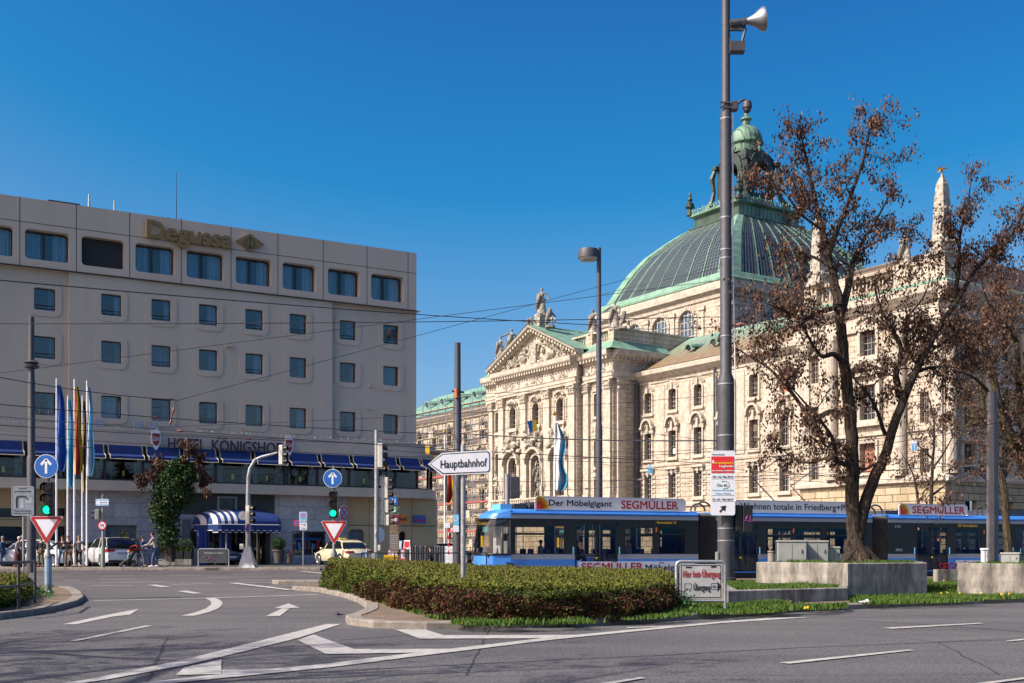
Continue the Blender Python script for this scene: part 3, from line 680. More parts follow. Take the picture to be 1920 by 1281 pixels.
for k,(a,b)in enumerate(zip(bounds,bounds[1:])):
 if a<-34:continue
 A,B=ppt(a,.2),ppt(b,.2)
 pm=MB();pm.poly([H.pt(A[0],A[1],zW0+.03),H.pt(B[0],B[1],zW0+.03),H.pt(B[0],B[1],zF0),H.pt(A[0],A[1],zF0)])
 wnd=pm.build('restaurant_window',M_pane_clear,hotel)
 if a<-1:
  cw=MB();
  for u in(a+.06,b-.5):cw2=curtain_mb(H,*sorted((TC-u,TC-u-.42)),PD-.5,zW0,zF0,.12,.04);cw.v+=cw2.v;cw.f+=[[i+len(cw.v)-len(cw2.v)for i in f]for f in cw2.f];cw.m+=cw2.m
  cw.build('curtain',M_curtain,wnd)
  rb=MB()
  tA,tB=TC-b,TC-a
  rb.fbox(H,tA+.1,tB-.1,PD-.42,PD-.38,zW0+.78,zW0+.82)
  for q in range(6):
   cx_=tA+.25+q*(tB-tA-.5)/5
   rb.tube([H.pt(cx_+.12*math.cos(j*.628),PD-.4,zW0+.42+.26*math.sin(j*.628))for j in range(11)],.014,4,0)
  rb.fbox(H,(tA+tB)/2-.07,(tA+tB)/2+.07,PD-.41,PD-.37,zW0+.3,zW0+.62,1)
  rb.build('balustrade',[M_mull,M_gold],wnd)
 aw=MB();g_=.13
 def awp(s,o,z):t,d=ppt(s,-o);return H.pt(t,d,z)
 sa,sb=a+g_,b-g_;zz=zF0-(zF0-zA1)*.62
 prof=[(.12,zF0-.02),(.30,zz),(.85,zA1+.12),(.86,zA1-.05)]
 segs=[sa+(sb-sa)*q/3 for q in range(4)]
 for(o1,z1),(o2,z2)in zip(prof,prof[1:]):
  for p,q in zip(segs,segs[1:]):aw.poly([awp(p,o1,z1),awp(q,o1,z1),awp(q,o2,z2),awp(p,o2,z2)],0)
 for p in(sa,sb):
  aw.tube([awp(p,o,z)for o,z in prof],.028,5,1)
  aw.poly([awp(p,.0,zz),awp(p,.30,zz),awp(p,.85,zA1+.12)],0)
 aw.tube([awp(p,.86,zA1-.05)for p in segs],.022,5,1)
 aw.build('awning',[M_awning,M_awn_edge],hotel)
# ---- ground floor
gx=lambda x,d=0:H.px(x,None,d)
gw=MB();tM0,tM1,tW1,tM2=gx(652,.6),gx(515,.6),gx(350,.6),gx(128,.6)
gfz=.3
gw.wall(H,-1.3,tM0,gfz,zS0,.2,[(gx(683,.2),gx(654,.2),gfz+.15,H.px(670,993,.2)[1],.3,0),(gx(762,.2),gx(748,.2),H.px(750,1040,.2)[1],H.px(750,996,.2)[1],.3,0)],rev=.25)
gw.poly([H.pt(-1.3,.2,0),H.pt(-1.3,-9,0),H.pt(-1.3,-9,zS0),H.pt(-1.3,.2,zS0)])
zz1=H.px(60,985,-.8)[1]
gops=[(gx(x,-.8)-1.2,gx(x,-.8)+.9,H.px(x,a,-.8)[1],H.px(x,b,-.8)[1],.15,.15)for x,a,b in((0,970,953),(0,1030,987),(66,1030,987),(110,1030,987),(70,968,953),(112,968,953))]
gops=[(a,b,c,min(d,zS0-.1),e,f)for a,b,c,d,e,f in gops]
good=[]
for o in sorted(gops):
 if all(o[0]>q[1]+.1 or o[1]<q[0]-.1 or o[2]>q[3]or o[3]<q[2]for q in good):good.append(o)
gops=good
gw.wall(H,tM2,HT_END,gfz,zS0,-.8,gops,rev=.2)
gw.build('ground_floor_wall',M_hotel_ground,hotel)
gj=MB()
for x in(692,772):t=gx(x,.2);gj.fbox(H,t-.015,t+.015,.201,.206,gfz,zS0)
gj.fbox(H,-1.3,tM0,.201,.206,H.px(700,986,.2)[1],H.px(700,985,.2)[1]+.01)
gj.fbox(H,tM2,HT_END,-.799,-.79,zz1+.3,zz1+.33);gj.build('wall_joint',MATS['dark_joint'],hotel)
gg=MB()
for o in gops:gg.poly([H.pt(o[0],-.98,o[2]),H.pt(o[1],-.98,o[2]),H.pt(o[1],-.98,o[3]),H.pt(o[0],-.98,o[3])])
gg.fbox(H,gx(763,.2),gx(746,.2),-.08,-.05,1,H.px(750,995,.2)[1]);gg.build('ground_floor_window',M_glassdark,hotel)
gd=MB();gd.fbox(H,gx(684,.2),gx(652,.2),-.08,-.04,gfz,H.px(670,992,.2)[1]);gd.build('service_door',mat('grey_door',(.14,.145,.17),.5),hotel)
mbm=MB()
shop=(gx(609,.6),gx(549,.6),H.px(580,1040,.6)[1],H.px(580,997,.6)[1],0,0)
mbm.wall(H,tM0,tM1,gfz,zS0,.6,[shop],rev=.3);mbm.poly([H.pt(tM0,.2,gfz),H.pt(tM0,.6,gfz),H.pt(tM0,.6,zS0),H.pt(tM0,.2,zS0)])
zWd=H.px(430,966,.6)[1]
ent=(gx(535,.6)if False else tM1+.3,gx(392,.6),gfz,H.px(450,992,.6)[1],0,0)
win2=(gx(357,.6),gx(341,.6),H.px(350,1010,.6)[1],H.px(350,974,.6)[1],0,0)
mbm.wall(H,tM1,tW1,gfz,zWd,.6,[ent,],rev=1.2)
wl=(gx(257,.6),gx(198,.6),H.px(230,1010,.6)[1],H.px(230,985,.6)[1],0,0)
mbm.wall(H,tW1,tM2,gfz,zWd,.6,[wl],rev=.3);mbm.wall(H,gx(290,.6),tM2,zWd,zS0,.6,[],rev=.3)
mbm.poly([H.pt(tM2,.6,gfz),H.pt(tM2,-.8,gfz),H.pt(tM2,-.8,zS0),H.pt(tM2,.6,zS0)])
mbm.build('marble_cladding',M_marble,hotel)
wd=MB();fwin=(gx(441,.6),gx(410,.6),H.px(425,959,.6)[1],H.px(425,934,.6)[1],0,0)
wd.wall(H,tM1,gx(290,.6),zWd,zS0,.61,[fwin],rev=.25);
wd.build('wood_cladding',M_wood,hotel)
wj=MB()
for k in range(1,7):z=zWd+(zS0-zWd)*k/7;wj.fbox(H,tM1,fwin[0]-.1,.611,.618,z,z+.015);wj.fbox(H,fwin[1]+.1,gx(290,.6),.611,.618,z,z+.015)
wj.build('cladding_slats',M_black,hotel)
fw=MB();fw.ringframe(H,(fwin[0]+.02,fwin[1]-.02,fwin[2]+.02,fwin[3]-.02,0,0),.5,.67,.12)
f_=fw.build('framed_window',M_galv,hotel);q=MB();q.poly([H.pt(fwin[0],.5,fwin[2]),H.pt(fwin[1],.5,fwin[2]),H.pt(fwin[1],.5,fwin[3]),H.pt(fwin[0],.5,fwin[3])]);q.build('pane',M_glassdark,f_)
sh=MB();sh.ringframe(H,(shop[0]+.03,shop[1]-.03,shop[2]+.03,shop[3]-.03,0,0),.5,.62,.05);tm=(shop[0]+shop[1])/2;sh.fbox(H,tm-.03,tm+.03,.5,.58,shop[2],shop[3])
shw=sh.build('shop_window',M_mull,hotel)
q=MB();q.poly([H.pt(shop[0],.45,shop[2]),H.pt(shop[1],.45,shop[2]),H.pt(shop[1],.45,shop[3]),H.pt(shop[0],.45,shop[3])]);q.build('pane',M_pane_clear,shw)
q=MB();q.poly([H.pt(shop[0],-.2,shop[2]),H.pt(shop[1],-.2,shop[2]),H.pt(shop[1],-.2,shop[3]),H.pt(shop[0],-.2,shop[3])]);q.build('back_panel',mat('shop_back',(.05,.06,.09),.8),shw)
q=MB();
for k in range(7):
 t=shop[0]+.2+k*.31;q.fbox(H,t,t+.2,.1,.14,shop[2]+.35,shop[2]+.35+random.uniform(.35,.6),k%3)
q.fbox(H,shop[0]+.1,shop[1]-.1,.2,.24,shop[3]-.55,shop[3]-.38,3)
q.build('display_posters',[M_brightred,M_lightblue,C_pink,M_blue],shw)
lb=MB();lb.poly([H.pt(ent[0],-.59,gfz),H.pt(ent[1],-.59,gfz),H.pt(ent[1],-.59,ent[3]),H.pt(ent[0],-.59,ent[3])]);lb.build('lobby_wall',M_room,hotel)
dr=MB()
n=8
for k in range(n+1):
 t=ent[0]+(ent[1]-ent[0])*k/n;dr.fbox(H,t-.05,t+.05,-.3,-.2,gfz,ent[3]-.05)
dr.fbox(H,ent[0],ent[1],-.3,-.2,gfz,gfz+.15);dr.fbox(H,ent[0],ent[1],-.3,-.2,gfz+2.25,gfz+2.37);dr.build('glazed_doors',mat('brass_frame',(.22,.17,.07),.35,metal=.6),hotel)
q=MB();q.poly([H.pt(ent[0],-.25,gfz),H.pt(ent[1],-.25,gfz),H.pt(ent[1],-.25,ent[3]),H.pt(ent[0],-.25,ent[3])]);q.build('door_glass',M_pane_clear,hotel)
wlm=MB();wlm.fbox(H,wl[0],wl[1],.3,.36,wl[2],wl[3]);wlm.fbox(H,win2[0],win2[1],.602,.64,win2[2]-.8,win2[3]);wlm.build('grey_shutter',mat('grey_shutter',(.15,.16,.17),.5),hotel)
for x in(366,478):
 t,z=H.px(x,1008,.62);q=MB();q.M=None
 q.prism([H.pt(t+a,.605,z+b)for a,b in((-.25,.45),(-.1,.6),(.1,.6),(.25,.45),(.3,.2),(.25,-.1),(.22,-.4),(0,-.65),(-.22,-.4),(-.25,-.1),(-.3,.2))],H.n,.06);q.build('crest_plaque',M_black,hotel)
ctr=gx(453,1.5);cl,cr=gx(372,2.2),gx(534,2.2)
zc0,zc1=H.px(450,985,2)[1],H.px(450,962,2)[1]
cn=MB();nS=28;nA=10;tl,tr=max(cl,cr),min(cl,cr);wT=tl-tr
grid=[]
for i in range(nS+1):
 u=i/nS;t=tr+wT*u;e=1-abs(2*u-1)**3.2;row=[]
 for j in range(nA+1):
  a=math.pi/2*j/nA;pr=.7+3.1*min(1,e*1.3+.12)*math.sin(a);row.append(H.pt(t,pr,zc0+(zc1-zc0+.25)*(e**.5*.9+.1)*math.cos(a)**.8 if j<nA else zc0))
 grid.append(row)
for i in range(nS):
 for j in range(nA):
  stripe=1 if(i>nS*.62 and(i%2==0))else 0
  cn.poly([grid[i][j],grid[i+1][j],grid[i+1][j+1],grid[i][j+1]],stripe)
 p,q=grid[i][nA],grid[i+1][nA];dz=.32 if i%2 else .44
 cn.poly([p,q,q-Vector((0,0,dz)),p-Vector((0,0,dz))],0);cn.poly([p-Vector((0,0,dz)),q-Vector((0,0,dz)),q-Vector((0,0,dz+.05)),p-Vector((0,0,dz+.05))],1)
cn.tube([g[nA]for g in grid],.02,4,1)
cn.build('entrance_canopy',[M_awning,C_white],hotel,smooth=False)
cp=MB()
for t in(tr+.4,tr+wT*.4,tr+wT*.75,tl-.3):cp.tube([H.pt(t,3.4 if .1<(t-tr)/wT<.9 else 1.2,gfz),H.pt(t,3.4 if .1<(t-tr)/wT<.9 else 1.2,zc0)],.035,6)
cp.build('canopy_post',M_awn_edge,hotel)
dq=MB()
for t in(tr+wT*.72,tr+wT*.97):
 c2=curtain_mb(H,t-.35,t+.35,2.6,gfz+.1,zc0-.3,.2,.05);b0=len(dq.v);dq.v+=c2.v;dq.f+=[[i+b0 for i in f]for f in c2.f];dq.m+=c2.m
dq.build('canopy_drape',mat('drape_blue',(.02,.06,.25),.7),hotel)
RT=-H.u
def htext(s,x0,x1,ybase,cap,d,m,name,bold=0,shear=0,sp=1.0,depth=.06):
 ta,z=H.px(x0,ybase,d);tb=H.px(x1,None,d)
 return put_text(s,hotel,H.pt(ta,d,z),RT,(0,0,1),cap,m,width=abs(ta-tb),bold=bold,depth=depth,name=name,shear=shear,spacing=sp)
htext('Degussa',275,433,445,H.px(280,408,.6)[1]-H.px(280,440,.6)[1],.6,M_goldletter,'bank_lettering',bold=.035,depth=.17)
zb=H.px(420,843.5,1.72)[1];ch=zb+0-H.px(420,862,1.72)[1]
for o_,(s,a,b)in enumerate((('HOTEL',315,384),('KONIGSHOF',397,527))):
 ta,tb=H.px(a,None,1.72),H.px(b,None,1.72);zl=zF0-.12
 put_text(s,hotel,H.pt(ta,1.72,zl),RT,(0,0,1),.68,M_navy,width=abs(ta-tb),bold=.012,depth=.09,name='hotel_lettering')
t,z=H.px(414.5,0,1.72)[0],zl+.76
uml=MB();[uml.fbox(H,t+o-.05,t+o+.05,1.66,1.75,z,z+.09)for o in(-.14,.14)];uml.build('umlaut_dots',M_navy,hotel)
for x in(293,543):
 t,z=H.px(x,828,1.75)[0],zF0+.42
 q=MB();q.prism([H.pt(t+a,1.56,z+b)for a,b in((-.22,.5),(0,.62),(.22,.5),(.3,.2),(.27,-.2),(.12,-.5),(0,-.68),(-.12,-.5),(-.27,-.2),(-.3,.2))],H.n,.12,0)
 q.prism([H.pt(t+a,1.681,z+b)for a,b in((-.2,.36),(.2,.36),(.22,.1),(.18,-.2),(0,-.4),(-.18,-.2),(-.22,.1))],H.n,.03,1)
 cr_=q.build('crown_emblem',[M_white,M_crimson],hotel)
 put_text('GH',hotel,H.pt(t+.17,1.72,z-.1),RT,(0,0,1),.26,M_white,width=.34,depth=.01,name='emblem_monogram')
t,z=H.px(469,455,.6);q=MB();wD,hD=abs(H.px(443,None,.6)-H.px(496,None,.6))/2,.56
q.prism([H.pt(t+wD,.5,z),H.pt(t,.5,z+hD),H.pt(t-wD,.5,z),H.pt(t,.5,z-hD)],H.n,.12,0)
q.tube([H.pt(t+.28*math.cos(a*.3142),.63,z+.28*math.sin(a*.3142))for a in range(21)],.02,4,1)
q.tube([H.pt(t,.63,z-.42),H.pt(t,.63,z+.42)],.02,4,1)
for k in range(7):a=math.pi/2+.25+k*.44;a2=a-math.pi/2;q.tube([H.pt(t+.36*math.sin(a-.25),.63,z+.36*math.cos(a-.25)),H.pt(t+.55*math.sin(a-.25),.63,z+.55*math.cos(a-.25)*.75)],.018,4,1)
q.build('diamond_emblem',[M_goldletter,M_black],hotel)
rf=MB();a_,z=H.px(90,374,-4);b_=H.px(150,None,-4);rf.fbox(H,b_,a_,-8,-4,zTOP-.5,z);rf.build('plant_room',M_mull,hotel)
for x,y0,y1,r in((330,323,413,.05),(167,364,395,.09),(214.5,376,398,.08)):
 t,za=H.px(x,y0,-3);q=MB();q.tube([H.pt(t,-3,zTOP-.4),H.pt(t,-3,(zTOP*.6+za*.4)),H.pt(t,-3,za)],[r,r*.9,r*.5],6)
 if x==330:q.tube([H.pt(t-.5,-3,zTOP+.7),H.pt(t+.5,-3,zTOP+1.0)],.02,4);q.tube([H.pt(t-.4,-3,zTOP+1.1),H.pt(t+.3,-3,zTOP+.5)],.02,4)
 q.build('rooftop_antenna',M_galv if x!=330 else M_pole,hotel)
for x,y in((429,649),(693,724),(690,766)):
 t,z=H.px(x,y,.02 if x>620 else .32);q=MB();d0=0 if x>620 else .30
 for o in((-.13,.13)if x==429 else(0,)):q.fbox(H,t+o-.09,t+o+.09,d0,d0+.14,z-.08,z+.08)
 q.build('wall_floodlight',M_hotel_l,hotel)
q=MB()
for x in(187,259,287):t=H.px(x,None,.9);q.fbox(H,t-.26,t+.26,.8,1.0,zF1,zF1+.62)
q.build('terrace_panel',mat('pale_blue_panel',(.35,.38,.44),.4),hotel)
q=MB();random.seed(5)
for k in range(150):t=random.uniform(.5,32);q.ball(H.pt(t,1.45+random.uniform(-.1,.1),zF1+.17+random.uniform(0,.08)),random.uniform(.02,.05),5)
q.build('terrace_lights',M_white,hotel)
def signbox(x,y0,y1,wpx,d,m,label,cat,txt=None,tcol=None,name='wall_sign',faces=2):
 t,z1=H.px(x,y0,d);_,z0=H.px(x,y1,d);w=abs(H.px(x-wpx/2,None,d)-H.px(x+wpx/2,None,d));c=H.pt(t,d,z0)
 e=empty(name,c,label,cat);q=MB();q.fbox(H,t-w/2,t+w/2,d-.3,d,z0,z1);q.build('panel',m,e)
 return e,t,w,z0,z1
e,t,w_,z0,z1=signbox(756,966,981,15,1.7,M_orange,'orange box sign on the hotel ground floor reading loyd','sign')
put_text('loyd',e,H.pt(t+w_/2-.03,1.702,z0+.17),RT,(0,0,1),.24,M_black,width=w_*.85,bold=.02)
e,t,w_,z0,z1=signbox(788,966.5,981,21,.9,M_blue,'bright blue double box sign with red smiles at the rounded hotel corner','sign')
q=MB()
for o,sc in((w_*.27,.8),(-w_*.24,1)):
 q.tube([H.pt(t+o+.2*sc*math.cos(a),.93,z0+.3+.18*math.sin(a))for a in[math.pi+k*math.pi/8 for k in range(9)]],.035,5);q.ball(H.pt(t+o-.15*sc,.93,z0+.42),.05,6)
q.build('smile',M_brightred,e)
# ---------------------------------------------------------------- palace of justice
W=Frame(21.8,120,.543,-.840,-.840,-.543)
E=Frame(0,0,.840,.543,.543,-.840)
palace=empty('courthouse_palace',(21.8,120,0),'ornate neo-baroque limestone courthouse with pedimented front, green copper roofs and a glazed dome','palace')
tR0,tR1=12.7,28.4;tP1=-13.46;tP0=-39.8;tC1,tC0=-18.96,-35.8;tLW=-75.0
zE=21.6
def cornice(mb,F,t0,t1,d,zs,prof,ends=True):
 """prof: (out, z) list; extrude along t"""
 a=[F.pt(t0,d+o,z)for o,z in prof];b=[F.pt(t1,d+o,z)for o,z in prof]
 mb.rings([a,b])
def dentils(mb,F,t0,t1,d,z0,z1,dep,st=.55,w=.28):
 n=int((t1-t0)/st)
 for k in range(n):t=t0+(k+.5)*(t1-t0)/n;mb.fbox(F,t-w/2,t+w/2,d,d+dep,z0,z1)
def fit(mb,F,o,d,bars='x',style=0):
 """timber window in an opening: frame, mullion and glazing bars"""
 ta,tb,za,zb,rt,rb=o;e=.06
 mb.ringframe(F,(ta+e,tb-e,za+e,zb-e,max(0,rt-e)if rt>0 else 0,0),d,d+.05,.07)
 m=(ta+tb)/2;mb.fbox(F,m-.04,m+.04,d,d+.06,za,zb-.02)
 h=zb-za
 mb.fbox(F,ta+.02,tb-.02,d,d+.06,za+h*.62,za+h*.62+.08)
 for q in(.2,.41,.82):mb.fbox(F,ta+.02,tb-.02,d+.01,d+.04,za+h*q,za+h*q+.03,1)
 for q in(.25,.75):mb.fbox(F,ta+(tb-ta)*q-.015,ta+(tb-ta)*q+.015,d+.01,d+.04,za+.03,zb-.05-rt*.3,1)
PW={}
def add_window(F,o,d,blind=None,glass=M_glassdark,parent=None):
 q=MB();fit(q,F,o,d);wnd=q.build('window',[M_bronze,M_palebar],parent or palace)
 loop=oploop(o);q=MB();q.poly([F.pt(a,d-.01,z)for a,z in loop]);q.build('pane',glass,wnd)
 if blind:
  q=MB();zb=o[3]-(o[3]-o[2])*blind[0];q.poly([F.pt(o[0]+.03,d+.015,zb),F.pt(o[1]-.03,d+.015,zb),F.pt(o[1]-.03,d+.015,o[3]-.02),F.pt(o[0]+.03,d+.015,o[3]-.02)]);q.build('blind',blind[1],wnd)
def arch_hood(mb,F,c,z,r,d,dep=.35,w=.22,n=12,half=math.pi):
 pts=[]
 for k in range(n+1):
  a=(math.pi-half)/2+half*k/n;pts.append((c+r*math.cos(a),z+r*math.sin(a),c+(r+w)*math.cos(a),z+(r+w)*math.sin(a)))
 mb.rings([[F.pt(p[0],d,p[1]),F.pt(p[0],d+dep,p[1]),F.pt(p[2],d+dep,p[3]),F.pt(p[2],d,p[3])]for p in pts])
def clump(mb,F,t,z,w,h,d,n=14,seed=0,dep=.5):
 """carved group: overlapping limbs, heads, drapery"""
 rr=random.Random(seed)
 for k in range(n):
  a=F.pt(t+rr.uniform(-w,w)*.8,d+rr.uniform(.0,dep*.6),z+rr.uniform(0,h*.8));b=a+F.u*rr.uniform(-.35,.35)*w+Vector((0,0,rr.uniform(-.3,.4)*h))+F.n*rr.uniform(0,dep*.4)
  r=rr.uniform(.07,.18)*min(w,h)*1.1;mb.tube([a,(a+b)/2+F.n*rr.uniform(-.1,.2),b],[r,r*1.25,r*.6],6)
  if k%3==0:mb.ball(b+Vector((0,0,r)),r*.85,7)
# ---- right wing
def wing_windows(c):
 return[(c-.62,c+.62,16.9,19.2,.3,0),(c-.62,c+.62,11.7,14.6,0,0),(c-.62,c+.62,7.2,10.0,0,0),(c-.6,c+.6,3.0,5.2,0,0)]
def wing(t0,t1,cs,nm,blinds={}):
 wl=MB();ops=[o for c in cs for o in wing_windows(c)]
 wl.wall(W,t0,t1,6.2,zE-.8,0,[o for o in ops if o[2]>6],rev=.5);wl.build(nm,M_stone,palace)
 ws=MB();ws.wall(W,t0,t1,-.3,6.2,.15,[o for o in ops if o[2]<6],rev=.5);ws.poly([W.pt(t0,.15,6.2),W.pt(t1,.15,6.2),W.pt(t1,0,6.2),W.pt(t0,0,6.2)]);ws.build('rusticated_base',M_rustic,palace)
 tr=MB()
 cornice(tr,W,t0,t1,0,0,[(0,zE-1.5),(.12,zE-1.45),(.15,zE-1.1),(.45,zE-.95),(.95,zE-.5),(1.0,zE-.1),(1.0,zE),(0,zE+.05)])
 cornice(tr,W,t0,t1,0,0,[(0,6.15),(.35,6.2),(.35,6.45),(.1,6.6),(0,6.6)])
 cornice(tr,W,t0,t1,0,0,[(0,10.75),(.12,10.75),(.16,10.95),(0,11.0)])
 for i in range(len(cs)+1):
  c=cs[0]-2.07+4.15*i
  if t0+.3<c<t1-.3:tr.fbox(W,c-.75,c+.75,.002,.10,11.3,19.7);tr.fbox(W,c-.6,c+.6,.1,.13,11.8,19.3)
 for c in cs:
  for o in wing_windows(c)[:3]:
   tr.ringframe(W,o,.002,.14,.2);tr.fbox(W,o[0]-.32,o[1]+.32,.003,.26,o[2]-.36,o[2]-.2)
  z=19.4;tr.fbox(W,c-1.0,c+1.0,.003,.12,z,z+.14);tr.faces([W.pt(c-.95,.15,z+.14),W.pt(c-.45,.3,z+.55),W.pt(c+.45,.3,z+.55),W.pt(c+.95,.15,z+.14),W.pt(c-.95,0,z+.14),W.pt(c-.45,0,z+.75),W.pt(c+.45,0,z+.75),W.pt(c+.95,0,z+.14)],[(0,1,2,3),(4,5,1,0),(5,6,2,1),(6,7,3,2)])
  tr.fbox(W,c-.16,c+.16,.1,.35,z-.25,z+.5)
  arch_hood(tr,W,c,15.35,.72,.003,.5,.24);arch_hood(tr,W,c,15.35,.45,.003,.2,.12)
  for q in(-1,1):tr.fbox(W,c+q*.98-.22,c+q*.98+.22,.003,.5,15.1,15.36);tr.fbox(W,c+q*.92-.13,c+q*.92+.13,.003,.3,14.5,15.1)
  tr.fbox(W,c-.15,c+.15,.1,.3,14.6,15.6);tr.fbox(W,c-.8,c+.8,.003,.16,14.75,14.9)
  tr.fbox(W,c-1.05,c+1.05,.003,.42,10.35,10.6)
  for q in(-.72,0,.72):tr.faces([W.pt(c+q-.2,.3,10.35),W.pt(c+q+.2,.3,10.35),W.pt(c+q+.13,.2,9.85+(0 if q else-.15)),W.pt(c+q-.13,.2,9.85+(0 if q else-.15)),W.pt(c+q-.2,0,10.35),W.pt(c+q+.2,0,10.35),W.pt(c+q+.13,0,9.85),W.pt(c+q-.13,0,9.85)],[(0,1,2,3),(4,0,3,7),(1,5,6,2),(3,2,6,7)])
  for k in range(5):
   for q in(-1,1):tr.fbox(W,c+q*1.0-.25,c+q*1.0+.25,.003,.09,7.3+k*.55,7.3+k*.55+.35)
 tr.build('trim',M_stone_plain,palace)
 for i,c in enumerate(cs):
  for j,o in enumerate(wing_windows(c)):add_window(W,o,-.42,blinds.get((i,j)))
wc=[-11.65+4.15*i for i in range(6)]
wing(tP1-.3,tR0,wc,'wing_wall',{(5,0):(1.0,M_blind),(4,1):(.35,M_brownblind),(0,0):(.2,M_brownblind)})
lc=[tP0-3.2-4.6*i for i in range(7)]
wing(tLW,tP0+.3,lc,'far_wing_wall')
q=MB();o=wing_windows(wc[1])[1];q.fbox(W,wc[1]-.35,wc[1]+.3,-.33,-.32,o[2]+.35,o[2]+.95);q.build('paper_notice',M_white,palace)
q=MB();tp_=W.px(1344);q.tube([W.pt(tp_,.35,1),W.pt(tp_,.35,zE-1)],.11,8);q.tube([W.pt(tP1+.25,.5,1),W.pt(tP1+.25,.5,zE)],.22,8);q.build('downpipe',M_pole,palace)
def slope(mb,F,t0,t1,d0,z0,d1,z1):mb.poly([F.pt(t0,d0,z0),F.pt(t1,d0,z0),F.pt(t1,d1,z1),F.pt(t0,d1,z1)])
zR=26.5
q=MB();slope(q,W,tP1-3,tR0+1,1.0,zE+.06,.2,zE+.25);slope(q,W,tP1-3,tR0+1,.2,zE+.25,-8,zR);slope(q,W,tP1-3,tR0+1,-8,zR,-16.5,zE);q.build('copper_roof',M_copper,palace)
q=MB();slope(q,W,tLW,tP0+3,.95,zE+.06,.2,zE+.25);slope(q,W,tLW,tP0+3,.2,zE+.25,-8,zR);slope(q,W,tLW,tP0+3,-8,zR,-16,zE);q.build('far_copper_roof',M_copper_left,palace)
def ox_eye(F,t,d,z,r=.5):
 m_=MB();c=F.pt(t,d,z);m_.tube([c+F.n*.55,c+F.n*.45],[r*.55,r*.55],12,1)
 n=14;rs=[]
 for o,sc in((.6,1),(-1.8,.8)):
  rs.append([c+F.n*o+F.u*(r*sc*1.05*math.cos(a))+Vector((0,0,r*sc*math.sin(a)+(0 if o>0 else .45)))for a in[k*math.pi/n for k in range(n+1)]])
 m_.rings(rs,0,cap=False,closed=False)
 m_.tube([rs[0][k]for k in range(n+1)],.09,5,0)
 for q in(-1,1):m_.tube([c+F.n*.6+F.u*q*r*1.0,c+F.n*.6+F.u*q*r*1.9+Vector((0,0,-.18))],.08,5,0)
 m_.build('dormer',[M_copper_plain,M_glassdark],palace)
for x,y in((1298,657),(1345,647),(1450,625)):
 t=W.px(x,None,-3);ox_eye(W,t,-3,23.9,.5)
for k in range(6):ox_eye(W,tP0-4.5-k*4.8,-3,24.0,.6)
# ---- pedimented pavilion
PV=W.off(3.7);tm=(tC0+tC1)/2;ztop=24.0
bays=[tC1-2.3,0,0]
pil=[W.px(x,None,4.7)for x in(1091,1042,995,952)];pil=[tC1-.7+(tC0+.9-tC1+.7-.2)*k/3 for k in range(4)]
arcs=[(pil[k]+pil[k+1])/2 for k in range(3)]
sideb=[(tC1+tP1)/2-.1,(tC0+tP0)/2+.1]
op_up=lambda c:(c-.72,c+.72,16.8,19.5,.72,0)
op_lo=lambda c:(c-.98,c+.98,7.6,13.1,.98,0)
sb_=lambda c:[(c-.55,c+.55,16.8,19.4,.2,0),(c-.55,c+.55,11.0,14.0,0,0),(c-.55,c+.55,7.2,9.6,0,0)]
wl=MB()
ops=[f(c)for c in arcs for f in(op_up,op_lo)]
wl.wall(PV,tC0,tC1,6.8,ztop-1,1.0,ops,rev=.7)
for a,b,c in((tC1,tP1,sideb[0]),(tP0,tC0,sideb[1])):wl.wall(PV,a,b,6.8,ztop-1,0,sb_(c),rev=.5)
for t in(tC0,tC1):wl.poly([PV.pt(t,0,0),PV.pt(t,1.0,0),PV.pt(t,1.0,ztop-1),PV.pt(t,0,ztop-1)])
wl.poly([PV.pt(tP1,0,-.3),PV.pt(tP1,-14,-.3),PV.pt(tP1,-14,ztop-.5),PV.pt(tP1,0,ztop-.5)]);wl.poly([PV.pt(tP0,0,-.3),PV.pt(tP0,-14,-.3),PV.pt(tP0,-14,ztop-.5),PV.pt(tP0,0,ztop-.5)])
wl.build('portico_wall',M_stone,palace)
q=MB();q.wall(PV,tC0,tC1,-.3,6.8,1.2,[],0);q.wall(PV,tC1,tP1,-.3,6.8,.2,[],0);q.wall(PV,tP0,tC0,-.3,6.8,.2,[],0);q.build('rusticated_base',M_rustic,palace)
for c in arcs:
 add_window(PV,op_up(c),.45);add_window(PV,op_lo(c),.45)
for c in sideb:
 for o in sb_(c):add_window(PV,o,-.35)
tr=MB()
def capital(mb,F,t,d,z0,z1,w,seed):
 """corinthian-ish capital: flaring bell with leaf curls and volutes"""
 h=z1-z0
 mb.fbox(F,t-w/2-.22,t+w/2+.22,d,d+.62,z1-.16,z1)
 mb.rings([[F.pt(t-w/2-o,d,z),F.pt(t+w/2+o,d,z),F.pt(t+w/2+o,d+.32+o,z),F.pt(t-w/2-o,d+.32+o,z)]for o,z in((0,z0),(.04,z0+h*.5),(.2,z1-.16))])
 for r_,zz,n in((.10,.28,4),(.11,.55,3)):
  for k in range(n):mb.ball(F.pt(t+(k-(n-1)/2)*w/(n-.6),d+.42,z0+h*zz),r_*1.3,6,sz=1.4)
 for q_ in(-1,1):mb.ball(F.pt(t+q_*(w/2+.12),d+.5,z1-.34),.19,7)
def pilaster(mb,F,t,d,w,z0,z1,seed=0):
 mb.fbox(F,t-w/2,t+w/2,d+.002,d+.32,z0+.9,z1-1.4);mb.fbox(F,t-w/2-.12,t+w/2+.12,d+.002,d+.45,z0,z0+.5);mb.fbox(F,t-w/2-.06,t+w/2+.06,d+.002,d+.39,z0+.5,z0+.9)
 capital(mb,F,t,d,z1-1.4,z1,w,seed)
for i,t in enumerate(pil):pilaster(tr,PV,t,1.0,1.15,7.0,20.8,i)
for i,t in enumerate((tC1+.75,tP1-.65)):pilaster(tr,PV,t,0,1.0,7.0,20.8,i)
